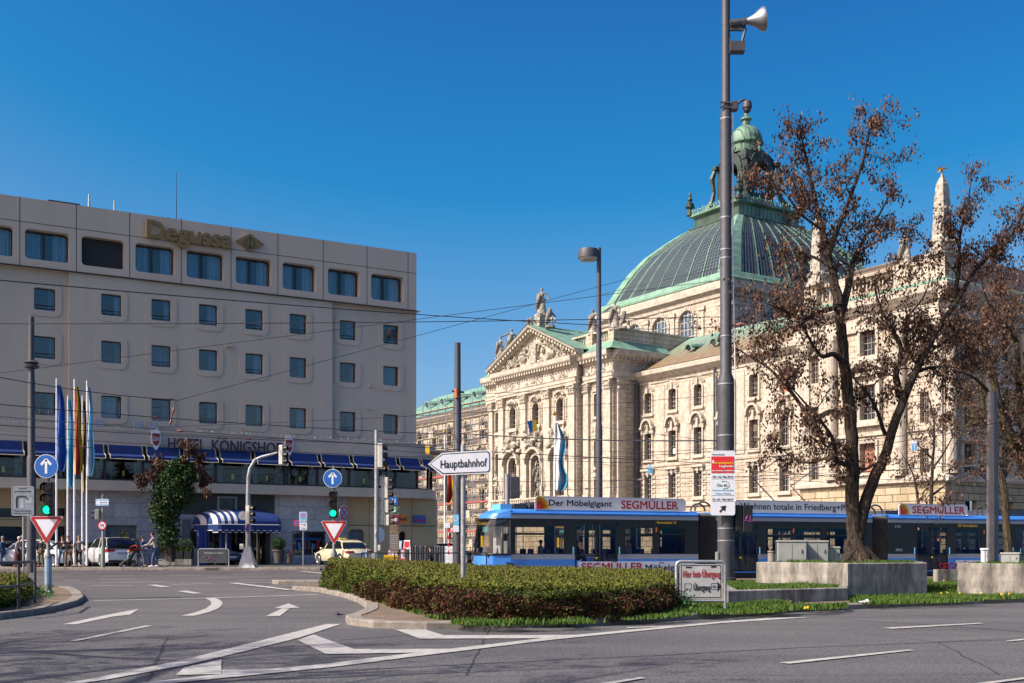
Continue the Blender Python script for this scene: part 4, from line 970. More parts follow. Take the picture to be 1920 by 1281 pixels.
for i,t in enumerate((tC0-.9,tP0+.65)):pilaster(tr,PV,t,0,.9,7.0,20.8,i)
SD=Frame(PV.pt(tP1,0,0).x,PV.pt(tP1,0,0).y,.840,.543,.543,-.840)
pilaster(tr,SD,1.0,0,1.0,7.0,20.8,3)
def entab(mb,F,t0,t1,d):
 cornice(mb,F,t0,t1,d,0,[(.0,20.8),(.38,20.8),(.42,21.1),(.5,21.12),(.5,21.45),(.6,21.6),(.3,21.62),(.3,22.75),(.5,22.8),(.55,23.05),(1.15,23.35),(1.25,23.5),(1.3,ztop),(0,ztop)])
 dentils(mb,F,t0+.1,t1-.1,d+.55,22.98,23.3,.5)
entab(tr,PV,tC0-.3,tC1+.3,1.0);entab(tr,PV,tC1+.3,tP1+.4,0);entab(tr,PV,tP0-.4,tC0-.3,0);entab(tr,SD,-.35,7.6,0)
tA0,tA1=tC0-1.3,tC1+1.3;zA=28.9
def rake(ta,za,tb,zb):
 n=1;dirv=Vector((tb-ta,zb-za)).normalized();nr=Vector((-dirv.y,dirv.x))*(1 if tb<ta else 1)
 if nr.y<0:nr=-nr
 prof=[(0,-.75),(.6,-.75),(.65,-.5),(1.25,-.25),(1.35,.0),(0,.05)]
 tr.rings([[PV.pt(t+nr.x*o2*0,1.0+o,z+o2)for o,o2 in prof]for t,z in((ta,za),(tb,zb))])
 m=int((Vector((tb-ta,zb-za))).length/.62)
 for k in range(m):
  u=(k+.5)/m;t=ta+(tb-ta)*u;z=za+(zb-za)*u;tr.fbox(PV,t-.15,t+.15,1.6,2.05,z-.72,z-.42)
rake(tA0,ztop+.6,tm,zA);rake(tA1,ztop+.6,tm,zA)
tr.poly([PV.pt(tA0+.5,1.05,ztop),PV.pt(tA1-.5,1.05,ztop),PV.pt(tm,1.05,zA-.4)])
tr.poly([PV.pt(tA0+.5,1.0,ztop),PV.pt(tA1-.5,1.0,ztop),PV.pt(tm,1.0,zA-.4)])
for c in arcs:
 tr.ringframe(PV,op_up(c),1.003,1.16,.22);tr.fbox(PV,c-1.15,c+1.15,1.003,1.35,16.35,16.6);tr.fbox(PV,c-.9,c-.65,1.003,1.25,16.0,16.35);tr.fbox(PV,c+.65,c+.9,1.003,1.25,16.0,16.35)
 arch_hood(tr,PV,c,19.2,1.0,1.003,.4,.25,half=2.0);tr.ringframe(PV,op_lo(c),1.003,1.2,.28)
 for q_ in(-1,1):
  tr.fbox(PV,c+q_*1.75-.2,c+q_*1.75+.2,1.003,1.5,7.8,12.2)
  for k in range(9):tr.fbox(PV,c+q_*1.2-.14,c+q_*1.2+.14,1.003,1.12,16.9+k*.29,16.9+k*.29+.17)
 arch_hood(tr,PV,c,12.2,1.6,1.003,.75,.3)
for c in sideb:
 for o in sb_(c):tr.ringframe(PV,o,.003,.14,.18);tr.fbox(PV,o[0]-.3,o[1]+.3,.003,.3,o[2]-.35,o[2]-.15);tr.fbox(PV,o[0]-.3,o[1]+.3,.003,.3,o[3]+.25,o[3]+.45)
tr.fbox(PV,tC0-.3,tC1+.3,1.0,2.6,6.5,6.8);tr.fbox(PV,tC0-.3,tC1+.3,2.3,2.55,7.6,7.8)
tr.build('portico_trim',M_stone_plain,palace)
def balusters(mb,F,t0,t1,d,z0,z1,st=.42):
 n=max(1,int((t1-t0)/st));h=z1-z0
 for k in range(n):
  t=t0+(k+.5)*(t1-t0)/n;c=F.pt(t,d,z0);mb.lathe([(.07,0),(.13,h*.12),(.14,h*.3),(.06,h*.62),(.08,h*.85),(.11,h)],c,7)
bl=MB();balusters(bl,PV,tC0,tC1,2.42,6.8,7.6);bl.build('balcony_balusters',M_stone_plain,palace)
sc_=MB()
for i,c in enumerate(arcs):
 clump(sc_,PV,c,13.9,1.9,1.9,1.3,26,20+i,.8);clump(sc_,PV,c,19.6,.8,.8,1.2,8,40+i,.5)
for i,t in enumerate((arcs[2]-1.75,arcs[2]+1.75,arcs[1]+1.75)):clump(sc_,PV,t,8.2 if i else 7.6,.6,4.0,1.7,16,60+i,.9)
clump(sc_,PV,sideb[0],14.4,.6,.9,.1,8,70,.5);clump(sc_,PV,sideb[1],14.4,.6,.9,.1,8,71,.5);clump(sc_,PV,tC0-.2,7.6,.5,3.4,.5,10,72,.7)
sc_.build('facade_sculpture',M_relief,palace)
tv=MB();rr=random.Random(3)
for k in range(110):
 u=rr.uniform(-1,1);hmax=(1-abs(u))*(zA-ztop-1.3);
 if hmax<.3:continue
 t=tm+u*8.0;z=ztop+.25+rr.uniform(0,hmax*.9);r=rr.uniform(.10,.30)*min(1,hmax);a=PV.pt(t,1.15,z);b=a+PV.u*rr.uniform(-.6,.6)+Vector((0,0,rr.uniform(-.1,.6)*min(1,hmax)))+PV.n*rr.uniform(.1,.45)
 tv.tube([a,(a+b)/2,b],[r,r*1.1,r*.5],6);
 if k%4==0:tv.ball(b,r*.8,7)
tv.fbox(PV,tm-.7,tm+.7,1.1,1.6,ztop+.3,ztop+2.6);tv.build('pediment_relief',M_relief,palace)
fz=MB();rr=random.Random(9)
for c in arcs+[sideb[0]]:
 for k in range(46):t=c+rr.uniform(-1.9,1.9);z=rr.uniform(21.8,22.6);fz.ball(PV.pt(t,(1.32 if c in arcs else .32),z),rr.uniform(.06,.15),5,sy=1)
fz.build('frieze_ornament',M_relief,palace)
cp=MB()
for ta,za in((tA0,ztop+.66),(tA1,ztop+.66)):
 cp.poly([PV.pt(ta,2.4,za),PV.pt(tm,2.4,zA+.08),PV.pt(tm,-3,zA+.08),PV.pt(ta,-3,za)])
 cp.poly([PV.pt(ta,-3,za),PV.pt(tm,-3,zA+.08),PV.pt(tm,-11,zA+.3),PV.pt(ta,-11,za)])
def skirt(F,t0,t1,d_out,d_in,z0,z1,e0=0,e1=0):
 pr=[(d_out,z0),(d_out-(d_out-d_in)*.35,z0+(z1-z0)*.22),(d_out-(d_out-d_in)*.7,z0+(z1-z0)*.6),(d_in,z1)]
 n=len(pr)
 for k in range(n-1):
  f0,f1=k/(n-1),(k+1)/(n-1)
  cp.poly([F.pt(t0+e0*f0,pr[k][0],pr[k][1]),F.pt(t1+e1*f0,pr[k][0],pr[k][1]),F.pt(t1+e1*f1,pr[k+1][0],pr[k+1][1]),F.pt(t0+e0*f1,pr[k+1][0],pr[k+1][1])])
zs0,zs1=ztop+.02,25.3
skirt(PV,tC1+.2,tP1+1.3,1.3,-.5,zs0,zs1,0,-1.8);skirt(PV,tP0-1.3,tC0-.2,1.3,-.5,zs0,zs1,1.8,0);skirt(SD,-1.3,7.8,1.3,-.5,zs0,zs1,1.8,0)
cp.build('portico_roof',M_copper_plain,palace)
at=MB();zb0,zb1=zs1,26.75
at.fbox(PV,tP1-1.5,tP1-.45,-1.5,-.45,zs0,zb1);at.fbox(PV,tC1-.2,tC1+1.0,-1.5,-.45,zs0,zb1)
at.fbox(PV,tC1-3.5,tP1-.45,-1.35,-.6,zs0,zb0+.12);at.fbox(PV,tC1-3.5,tP1-.45,-1.4,-.55,zb1-.2,zb1)
at.fbox(SD,1.5,22,-.95,-.45,zs0,zb1-.25);at.fbox(SD,1.5,22,-1.1,-.35,zb1-.25,zb1)
at.fbox(SD,7.6,22,-.45,-.2,20,zs0+.5)
at.fbox(PV,tP0+.45,tP0+1.5,-1.5,-.45,zs0,zb1);at.fbox(PV,tP0+.45,tC0+3,-1.4,-.55,zb1-.2,zb1);at.fbox(PV,tP0+.45,tC0+3,-1.35,-.6,zs0,zb0+.12);at.fbox(PV,tC0-.9,tC0-.1,-1.5,-.45,zs0,zb1)
balusters(at,PV,tC1-2.5,tC1-.2,-.95,zb0+.12,zb1-.2);balusters(at,PV,tC1+1.1,tP1-1.6,-.95,zb0+.12,zb1-.2);balusters(at,PV,tP0+1.6,tC0-1.0,-.95,zb0+.12,zb1-.2)
at.build('attic_parapet',M_stone,palace)
# ---- right risalit with the shaded end front
RS=W.off(1.5);zC=23.6
tB=(tR0+tR1)/2
rops=[(tB-.85,tB+.85,18.7,21.6,.35,0),(tB-.85,tB+.85,13.0,16.1,0,0),(tB-.85,tB+.85,8.3,10.9,0,0)]
sl2=[(c-.45,c+.45,z0,z1,0,0)for c in(tR0+1.6,tR1-2.0)for z0,z1 in((17.0,19.6),(12.2,14.8),(8.0,10.0))]
wl=MB();wl.wall(RS,tR0,tR1,7.4,zC-.8,0,rops+sl2,rev=.55)
wl.poly([RS.pt(tR0,0,-.3),RS.pt(tR0,-1.6,-.3),RS.pt(tR0,-1.6,zC),RS.pt(tR0,0,zC)])
EN=Frame(RS.pt(tR1,0,0).x,RS.pt(tR1,0,0).y,.840,.543,.543,-.840)
eops=[(c-.8,c+.8,z0,z1,r,0)for c in[3.2+5.2*k for k in range(7)]for z0,z1,r in((17.6,20.6,.8),(11.6,15.2,0),(8.0,10.4,0))]
wl.wall(EN,0,40,7.4,zC-.8,0,eops,rev=.5);wl.build('corner_block_wall',M_stone,palace)
q=MB();q.wall(RS,tR0,tR1+.25,-.3,7.4,.25,[],0);q.wall(EN,-.25,40,-.3,7.4,.25,[(c-.8,c+.8,3,5.6,0,0)for c in[3.2+5.2*k for k in range(7)]],.5);q.poly([RS.pt(tR0,.25,-.3),RS.pt(tR0,-1.6,-.3),RS.pt(tR0,-1.6,7.4),RS.pt(tR0,.25,7.4)])
q.build('rusticated_base',M_rustic,palace)
for i,o in enumerate(rops):add_window(RS,o,-.45,{0:(.35,M_brownblind),2:(.95,M_blind)}.get(i))
for o in sl2:add_window(RS,o,-.4)
for o in eops[:15]:add_window(EN,o,-.4)
q=MB();[q.poly([EN.pt(a,-.45,b),EN.pt(c,-.45,b),EN.pt(c,-.45,d),EN.pt(a,-.45,d)])for a,c,b,d in[(x[0],x[1],x[2],x[3])for x in eops[15:]]+[(c-.8,c+.8,3,5.6)for c in[3.2+5.2*k for k in range(7)]]];q.build('end_window_panes',M_glassdark,palace)
tr=MB()
for F,a,b in((RS,tR0-1.0,tR1+1.0),(EN,-1.0,41)):
 cornice(tr,F,a,b,0,0,[(0,zC-2.7),(.25,zC-2.7),(.3,zC-2.3),(.15,zC-2.2),(.15,zC-1.4),(.45,zC-1.2),(1.0,zC-.6),(1.05,zC),(0,zC)]);cornice(tr,F,a+.7,b-.7,0,0,[(0,7.1),(.6,7.2),(.6,7.5),(.2,7.8),(0,7.8)])
 cornice(tr,F,a+.8,b-.8,0,0,[(0,11.5),(.18,11.55),(.2,11.75),(0,11.8)])
for c in(tR0+3.9,tR1-4.2):
 tr.lathe([(.62,7.8),(.62,8.3),(.5,8.5),(.5,12),(.43,19.2),(.43,19.3),(.6,19.9),(.68,20.6),(.68,20.9)],RS.pt(c,.35,0),16);capital(tr,RS,c,.25,19.3,20.9,.85,1)
for t in(tR0+.55,tR1-.6):tr.fbox(RS,t-.5,t+.5,.002,.2,7.8,19.4);capital(tr,RS,t,0,19.4,20.9,.95,2)
o=rops[0];tr.ringframe(RS,o,.003,.18,.28);arch_hood(tr,RS,tB,20.6,1.5,.003,.45,.25,half=1.6);tr.fbox(RS,tB-1.3,tB+1.3,.003,.4,18.2,18.45)
o=rops[1];tr.ringframe(RS,o,.003,.2,.28);tr.fbox(RS,tB-1.5,tB+1.5,.003,.45,12.4,12.7)
for q_ in(-1,1):tr.rings([[RS.pt(t,.003,z),RS.pt(t,.8,z),RS.pt(t,.85,z+.3),RS.pt(t,.003,z+.35)]for t,z in((tB+q_*2.0,17.3),(tB+q_*.4,18.0))]);tr.fbox(RS,tB+q_*1.35-.2,tB+q_*1.35+.2,.003,.5,13.1,17.2)
tr.fbox(RS,tB-1.9,tB+1.9,.003,.55,16.9,17.15)
o=rops[2];tr.ringframe(RS,o,.003,.2,.25)
for c in[3.2+5.2*k for k in range(7)]:
 for z0,z1 in((17.6,20.6),(11.6,15.2),(8.0,10.4)):tr.fbox(EN,c-1.15,c-.85,.003,.2,z0-.2,z1);tr.fbox(EN,c+.85,c+1.15,.003,.2,z0-.2,z1);tr.fbox(EN,c-1.3,c+1.3,.003,.4,z1+.2,z1+.5)
for k in range(8):tr.lathe([(.6,7.8),(.5,8.4),(.44,19.4),(.65,20.8)],EN.pt(.6+5.2*k,.2,0),12)
tr.build('corner_block_trim',M_stone_plain,palace)
sc_=MB();clump(sc_,RS,tB,17.0,.7,1.2,.3,12,90,.7);clump(sc_,RS,tB,21.5,.5,.7,.3,8,91,.5);sc_.build('facade_sculpture',M_relief,palace)
at=MB();cp=MB()
cp.faces([RS.pt(tR0-1,1.05,zC+.02),RS.pt(tR1+1.05,1.05,zC+.02),RS.pt(tR1-.3,-.3,zC+.65),RS.pt(tR0-1,-.3,zC+.65)],[(0,1,2,3)]);cp.faces([EN.pt(-1.05,1.05,zC+.02),EN.pt(41,1.05,zC+.02),EN.pt(41,-.3,zC+.65),EN.pt(.3,-.3,zC+.65)],[(0,1,2,3)])
for t in(tR0+.8,tR1-.9,tR0+4.2,tR1-4.6):at.fbox(RS,t-.75,t+.75,-1.6,-.25,zC+.3,26.2)
at.fbox(RS,tR0,tR1-.5,-1.2,-.5,zC+.3,zC+.95);at.fbox(RS,tR0,tR1-.5,-1.25,-.45,25.9,26.15);at.fbox(RS,tR1-4.6,tR1-.9,-1.1,-.6,zC+.3,25.95)
balusters(at,RS,tR0+1.6,tR0+3.4,-.85,zC+.95,25.9);balusters(at,RS,tR0+5.0,tR1-5.4,-.85,zC+.95,25.9)
at.build('corner_attic_parapet',M_stone,palace)
q=MB();q.rings([[EN.pt(.9,-.9,zC+.6),EN.pt(40,-.9,zC+.6),EN.pt(40,-14,zC+.6),EN.pt(.9,-14,zC+.6)],[EN.pt(2.2,-2.6,27.2),EN.pt(38,-2.6,27.2),EN.pt(38,-12,27.2),EN.pt(2.2,-12,27.2)]]);q.build('brown_mansard_roof',seam_mat('brown_roof',(.16,.11,.07),(.10,.065,.045),.84,.543,.7),palace)
cp.poly([RS.pt(tR1-2.4,-2,26.6),RS.pt(tR1-5.6,-2,25.6),RS.pt(tR1-5.6,-7,25.6),RS.pt(tR1-2.6,-7,27.6)]);cp.rings([[RS.pt(tR0+.5,-1.7,zC+.5),RS.pt(tR1-1,-1.7,zC+.5),RS.pt(tR1-1,-13,zC+.5),RS.pt(tR0+.5,-13,zC+.5)],[RS.pt(tR0+3,-5,27.1),RS.pt(tR1-3.5,-5,27.1),RS.pt(tR1-3.5,-9,27.1),RS.pt(tR0+3,-9,27.1)]])
cp.build('corner_copper_skirt',M_copper_plain,palace)
def obelisk(F,t,d,z):
 m_=MB();c=F.pt(t,d,0)
 def sq(h,z_):return[c+F.u*a*h+F.n*b*h+Vector((0,0,z_))for a,b in((-1,-1),(1,-1),(1,1),(-1,1))]
 m_.rings([sq(1.0,z),sq(1.0,z+.35),sq(.72,z+.45),sq(.68,z+1.1),sq(.78,z+1.15),sq(.60,z+1.3),sq(.48,z+4.0),sq(.50,z+4.02),sq(.36,z+6.0),sq(.04,z+6.9)],0)
 for a in range(4):
  dv=(F.u,F.n,-F.u,-F.n)[a];sd=(F.n,F.u,F.n,F.u)[a]
  for q_ in(-1,1):m_.ball(c+dv*.8+sd*.5*q_+Vector((0,0,z+1.1)),.22,7,0);m_.ball(c+dv*.5+sd*.28*q_+Vector((0,0,z+3.9)),.16,6,0)
  m_.fbox(Frame(c.x,c.y,F.u.x,F.u.y,F.n.x,F.n.y),-.14,.14,-.56,.56,z+1.5,z+3.6,0)if a<1 else None
 ob=m_.build('obelisk',M_relief,palace)
 s_m=MB();top=c+Vector((0,0,z+7.3));s_m.tube([c+Vector((0,0,z+6.7)),top],.05,5,1)
 rr=random.Random(2)
 for k in range(14):v=Vector((rr.gauss(0,1),rr.gauss(0,1),rr.gauss(0,1))).normalized();s_m.tube([top+v*.08,top+v*.5],[.07,.005],4,0)
 s_m.build('gilded_star',[M_gold,M_copper_plain],ob)
obelisk(RS,tR1-.9,-.9,26.2);obelisk(RS,tR0+.8+.5,-.9,26.2)
# ---- dome block
K=Vector((28.3,150,0));wv_=Vector((-.543,.840,0));ev=Vector((.840,.543,0));LL,MM=27.8,33.6
DL=Frame(K.x,K.y,-.543,.840,-.840,-.543);DR=Frame(K.x,K.y,.840,.543,.543,-.840)
C=K+wv_*LL/2+ev*MM/2
zD=35.4;da=[8.1,13.75,19.4];dops=[(c-1.55,c+1.55,26.6,34.2,1.55,0)for c in da]
sd_=[(c-.35 if False else c-.5,c+.5,26.5,31.0,0,0)for c in()]
wl=MB();wl.wall(DL,0,LL,14,zD,0,dops,rev=.35);edr=[(c-1.55,c+1.55,26.6,34.2,1.55,0)for c in(8.4,16.8,25.2)];wl.wall(DR,0,MM,14,zD,0,edr,rev=.35)
for a,b in((DL,MM),(DR,LL)):pass
wl.fbox(DL,.2,LL-.2,-MM+.2,-MM+.6,14,zD);wl.fbox(DR,.2,MM-.2,-LL+.2,-LL+.6,14,zD)
wl.build('dome_base_wall',M_stone,palace)
for F,oo in((DL,dops),(DR,edr)):
 for o in oo:
  q=MB();q.ringframe(F,(o[0]+.1,o[1]-.1,o[2]+.1,o[3]-.1,1.45,0),-.3,-.2,.1)
  for f in(.25,.5,.75):q.fbox(F,o[0]+3.1*f-.06,o[0]+3.1*f+.06,-.3,-.22,o[2],o[3]-(.0 if f==.5 else .45))
  for zz in range(27,34,1):q.fbox(F,o[0]+.05,o[1]-.05,-.29,-.23,zz+.6,zz+.68)
  wnd=q.build('arched_window',M_palebar,palace);q=MB();q.poly([F.pt(a,-.32,z)for a,z in oploop(o)]);q.build('pane',M_glassblue,wnd)
tr=MB()
for F,Ln,oo in((DL,LL,dops),(DR,MM,edr)):
 cornice(tr,F,-.9,Ln+.9,0,0,[(0,zD-.6),(.2,zD-.5),(.3,zD),(.85,zD+.4),(.9,zD+.9),(.9,36.9),(0,36.9)])
 for o in oo:
  c=(o[0]+o[1])/2
  n_=13
  for k in range(n_+1):a=math.pi*k/n_;r0,r1=1.6,2.15;p=[(c+r*math.cos(a+s),32.65+r*math.sin(a+s))for r,s in((r0,-.09),(r1,-.09),(r1,.09),(r0,.09))];tr.prism([F.pt(x,.003,z)for x,z in p],F.n,.14)
  for q_ in(-1,1):
   for k in range(14):tr.fbox(F,c+q_*1.85-.24,c+q_*1.85+.24,.003,.14,26.4+k*.44,26.4+k*.44+.3)
 cs=[(oo[0][0]-1.6)]+[(oo[i][1]+oo[i+1][0])/2 for i in range(2)]+[oo[2][1]+1.6,1.2,Ln-1.2]
 for c in cs:tr.fbox(F,c-.4,c+.4,.003,.2,24,zD-1.6);tr.fbox(F,c-.65,c+.65,.003,.35,zD-1.7,zD-1.2)
tr.build('dome_base_trim',M_stone_plain,palace)
def rect(a,b,z):return[C-wv_*a-ev*b+Vector((0,0,z)),C+wv_*a-ev*b+Vector((0,0,z)),C+wv_*a+ev*b+Vector((0,0,z)),C-wv_*a+ev*b+Vector((0,0,z))]
bd=MB();A0,B0=LL/2,MM/2
bd.rings([rect(A0+1.0,B0+1.0,36.9),rect(A0+1.0,B0+1.0,37.15),rect(A0+.2,B0+.2,37.5),rect(A0-.1,B0-.1,38.2),rect(A0-.9,B0-1.0,38.5)]);bd.build('dome_gutter',M_copper_plain,palace)
prof=[(38.4,12.95,15.8),(40.7,11.9,14.6),(42.9,10.75,13.3),(45.2,9.2,11.5),(47.2,7.4,9.2),(48.5,6.0,7.5),(49.2,5.0,6.3)]
gl=MB()
def side_pts(si,u,v,out=0.0):
 """point on side si (0: left/west facing, 1: right), u in [-1,1] along, v index float along profile"""
 i=min(int(v),len(prof)-2);f=v-i;z,a,b=[prof[i][k]*(1-f)+prof[i+1][k]*f for k in range(3)]
 a+=out;b+=out;z+=out*.5
 if si==0:return C-ev*b+wv_*(a*u)+Vector((0,0,z))
 if si==1:return C-wv_*a+ev*(b*u)+Vector((0,0,z))
 if si==2:return C+ev*b+wv_*(a*u)+Vector((0,0,z))
 return C+wv_*a+ev*(b*u)+Vector((0,0,z))
VN=12;vs=[(len(prof)-1)*k/VN for k in range(VN+1)]
NP=(7,9,7,9)
for si in range(4):
 for k in range(VN):
  gl.poly([side_pts(si,-1,vs[k]),side_pts(si,1,vs[k]),side_pts(si,1,vs[k+1]),side_pts(si,-1,vs[k+1])])
M_domeglass=mat('dome_glazing',(.05,.062,.07),.3,col2=(.02,.03,.036),scale=.8,spec=.9)
gl.build('dome_glazing',M_domeglass,palace)
for si in(0,1,2,3):
 rb=MB()
 for k in range(NP[si]+1):
  u=-.84+1.68*k/NP[si]
  for a,b in zip(vs,vs[1:]):
   du=.085/(prof[min(int(a),5)][1]);p=[side_pts(si,u-du,a),side_pts(si,u+du,a),side_pts(si,u+du,a,.12),side_pts(si,u-du,a,.12)];q=[side_pts(si,u-du,b),side_pts(si,u+du,b),side_pts(si,u+du,b,.12),side_pts(si,u-du,b,.12)]
   rb.faces(p+q,[(0,1,5,4),(1,2,6,5),(2,3,7,6),(3,0,4,7)])
 for us in((-1.0,-.86),(.86,1.0)):
  for a,b in zip(vs,vs[1:]):rb.poly([side_pts(si,us[0],a,.16),side_pts(si,us[1],a,.22),side_pts(si,us[1],b,.22),side_pts(si,us[0],b,.22)])
 rb.build('dome_ribs',M_copper_plain,palace)
 mn=MB()
 for k in range(NP[si]):
  for j in range(1,5):
   u=-.84+1.68*(k+j/5)/NP[si]
   for a,b in zip(vs[::2],vs[2::2]):mn.poly([side_pts(si,u-.006,a,.1),side_pts(si,u+.006,a,.1),side_pts(si,u+.006,b,.1),side_pts(si,u-.006,b,.1)])
 for v in[x*.25 for x in range(2,23)]:
  a,b=side_pts(si,-.84,v,.08),side_pts(si,.84,v,.08);mn.poly([a,b,b+Vector((0,0,.06)),a+Vector((0,0,.06))])
 if si<2:mn.build('glazing_bars',mat('glazing_bar_%d'%si,(.10,.125,.13),.6,var=.1)if si==0 else MATS['glazing_bar_0'],palace)
pf=MB()
pf.rings([rect(5.0,6.3,48.9),rect(5.4,6.7,49.2),rect(5.4,6.7,49.45),rect(4.7,6.0,49.6),rect(4.7,6.0,51.0),rect(5.3,6.6,51.2),rect(5.3,6.6,51.5),rect(3.4,3.6,51.8),rect(2.9,2.9,52.6),rect(2.7,2.7,53.6)]);pf.build('dome_platform',M_copper_ribs,palace)
cr=MB()
def scrolls(p0,p1,n):
 for k in range(n):
  c=p0+(p1-p0)*((k+.5)/n);dv=(p1-p0).normalized();big=.75+.45*math.sin(k*1.7)**2
  for q_ in(-1,1):cr.tube([c+dv*q_*(.28+.22*math.cos(a))+Vector((0,0,.38*big+.28*big*math.sin(a)))for a in[j*.9 for j in range(7)]],.07,4)
  cr.tube([c,c+Vector((0,0,1.0*big))],[.08,.03],4)
r_=rect(5.15,6.45,51.5)
scrolls(r_[0],r_[1],9);scrolls(r_[0],r_[3],11);cr.build('ornamental_cresting',M_copper_plain,palace)
fn=MB()
for p in r_:
 fn.lathe([(.55,0),(.55,.5),(.3,.6),(.28,.9),(.6,1.3),(.62,1.7),(.25,2.1),(.4,2.4),(.18,2.8),(.22,3.1),(.03,3.7)],p,10)
 for a in range(4):fn.ball(p+Vector((.55*math.cos(a*1.57),.55*math.sin(a*1.57),1.2)),.2,6)
fn.build('corner_finials',M_copper_dark,palace)
lt=MB();zl0,zl1=53.6,60.2
LF=Frame(C.x,C.y,.840,.543,.543,-.840)
lt.fbox(LF,-2.8,2.8,-2.8,2.8,53.2,53.9)
for a in(-1,1):
 for b in(-1,1):
  lt.fbox(LF,a*2.55-.42,a*2.55+.42,b*2.55-.42,b*2.55+.42,53.9,58.9)
  lt.fbox(LF,a*3.1-.5,a*3.1+.5,b*3.1-.5,b*3.1+.5,58.3,58.8)
  cpt=LF.pt(a*2.9,b*2.9,0);dv=Vector((cpt.x-C.x,cpt.y-C.y,0)).normalized()
  lt.tube([cpt+dv*2.0+Vector((0,0,51.9)),cpt+dv*.9+Vector((0,0,53.5)),cpt+dv*.6+Vector((0,0,55)),cpt+dv*.9+Vector((0,0,57)),cpt+dv*.4+Vector((0,0,58.4))],[.5,.4,.3,.45,.3],6)
for F2 in(LF,Frame(C.x,C.y,-.543,.840,-.840,-.543)):
 for q_ in(-1,1):
  d=2.75*q_
  for k in range(13):
   a=math.pi*k/12;r=1.45
   if k<12:
    a2=math.pi*(k+1)/12;p=[F2.pt(r*math.cos(a),d,57.1+r*math.sin(a)),F2.pt(r*math.cos(a2),d,57.1+r*math.sin(a2)),F2.pt(2.3*math.cos(a2),d,57.1+2.9*math.sin(a2)),F2.pt(2.3*math.cos(a),d,57.1+2.9*math.sin(a))]
    lt.prism(p,F2.n*q_,.45)
  for s_2 in(-1,1):lt.fbox(F2,s_2*1.95-.5,s_2*1.95+.5,min(d,d+.4*q_),max(d,d+.4*q_),53.9,57.2)
  lt.fbox(F2,-1.4,1.4,min(d,d+.15*q_),max(d,d+.15*q_),54.8,55.0)
  for k in range(5):lt.fbox(F2,-1.2+k*.6-.08,-1.2+k*.6+.08,min(d,d+.12*q_),max(d,d+.12*q_),53.9,54.8)
lt.rings([rect(2.7,2.7,58.9),rect(2.9,2.9,59.2),rect(2.5,2.5,59.9),rect(2.2,2.2,60.3)])
lt.build('lantern_arcade',M_copper_dark,palace)
lr=MB();lr.lathe([(2.75,60.2),(2.8,60.5),(2.3,60.6),(2.25,61.5),(2.6,61.8),(2.6,62.0),(2.45,62.2),(2.35,62.9),(2.0,63.7),(1.3,64.35),(.75,64.6)],Vector((C.x,C.y,0)),20);
lr.lathe([(.75,64.5),(.6,65.0),(.55,65.7),(.85,65.9),(.8,66.1),(.4,66.4),(.28,66.8),(.36,67.0),(.12,67.2)],Vector((C.x,C.y,-.35)),12)
for a in range(4):lr.lathe([(.2,0),(.3,.4),(.12,.8),(.2,1.1),(.02,1.5)],LF.pt((2.7,-2.7,0,0)[a],(0,0,2.7,-2.7)[a],60.1),8)
lr.build('lantern_cupola',M_copper_ribs,palace)
q=MB();q.ball(Vector((C.x,C.y,67.25)),.52,14);q.build('gilded_ball',M_gold,palace)
# ---- scaffolding in front of the far wing
sf=empty('scaffolding',W.pt(tP0-10,2,0),'steel tube scaffolding with plank decks wrapping the far left wing of the courthouse','scaffolding')
ts0,ts1=tLW+4,tP0-.4;d0,d1=.8,1.9
n=int((ts1-ts0)/2.3)
for k in range(n+1):
 t=ts0+(ts1-ts0)*k/n;q=MB()
 for d in(d0,d1):q.tube([W.pt(t,d,0),W.pt(t,d,24.2 if k%2 else 23.4)],.05,5)
 for z in range(2,24,2):q.tube([W.pt(t,d0,z),W.pt(t,d1,z)],.035,4)
 q.build('scaffold_frame',M_steel,sf)
for j,z in enumerate(range(2,24,2)):
 q=MB();q.fbox(W,ts0,ts1,d0+.1,d1-.1,z-.03,z+.05,0)
 if z in(4,8,12):q.fbox(W,ts0,ts1,d1,d1+.04,z+.02,z+.26,1)
 q.build('scaffold_deck',[M_plank,M_redboard],sf)
 q=MB();[q.tube([W.pt(ts0,d1,z+h),W.pt(ts1,d1,z+h)],.03,4)for h in(.5,1.0)];q.build('guard_rail',M_steel,sf)
rr=random.Random(4);q=MB()
for k in range(14):t=rr.uniform(ts0,ts1-3);z=rr.choice(range(2,22,2));q.tube([W.pt(t,d1+.06,z),W.pt(t+2.3,d1+.06,z+2)],.03,4)
q.build('diagonal_brace',M_steel,sf)
q=MB();rr=random.Random(14)
for k in range(46):t=rr.uniform(ts0,ts1-2);z=rr.choice(range(2,20,2));w2=rr.uniform(.5,1.6);q.fbox(W,t,t+w2,d0+.3,d1-.3,z+.06,z+rr.uniform(.4,1.1))
q.build('stacked_stone_blocks',M_stone_plain,sf)
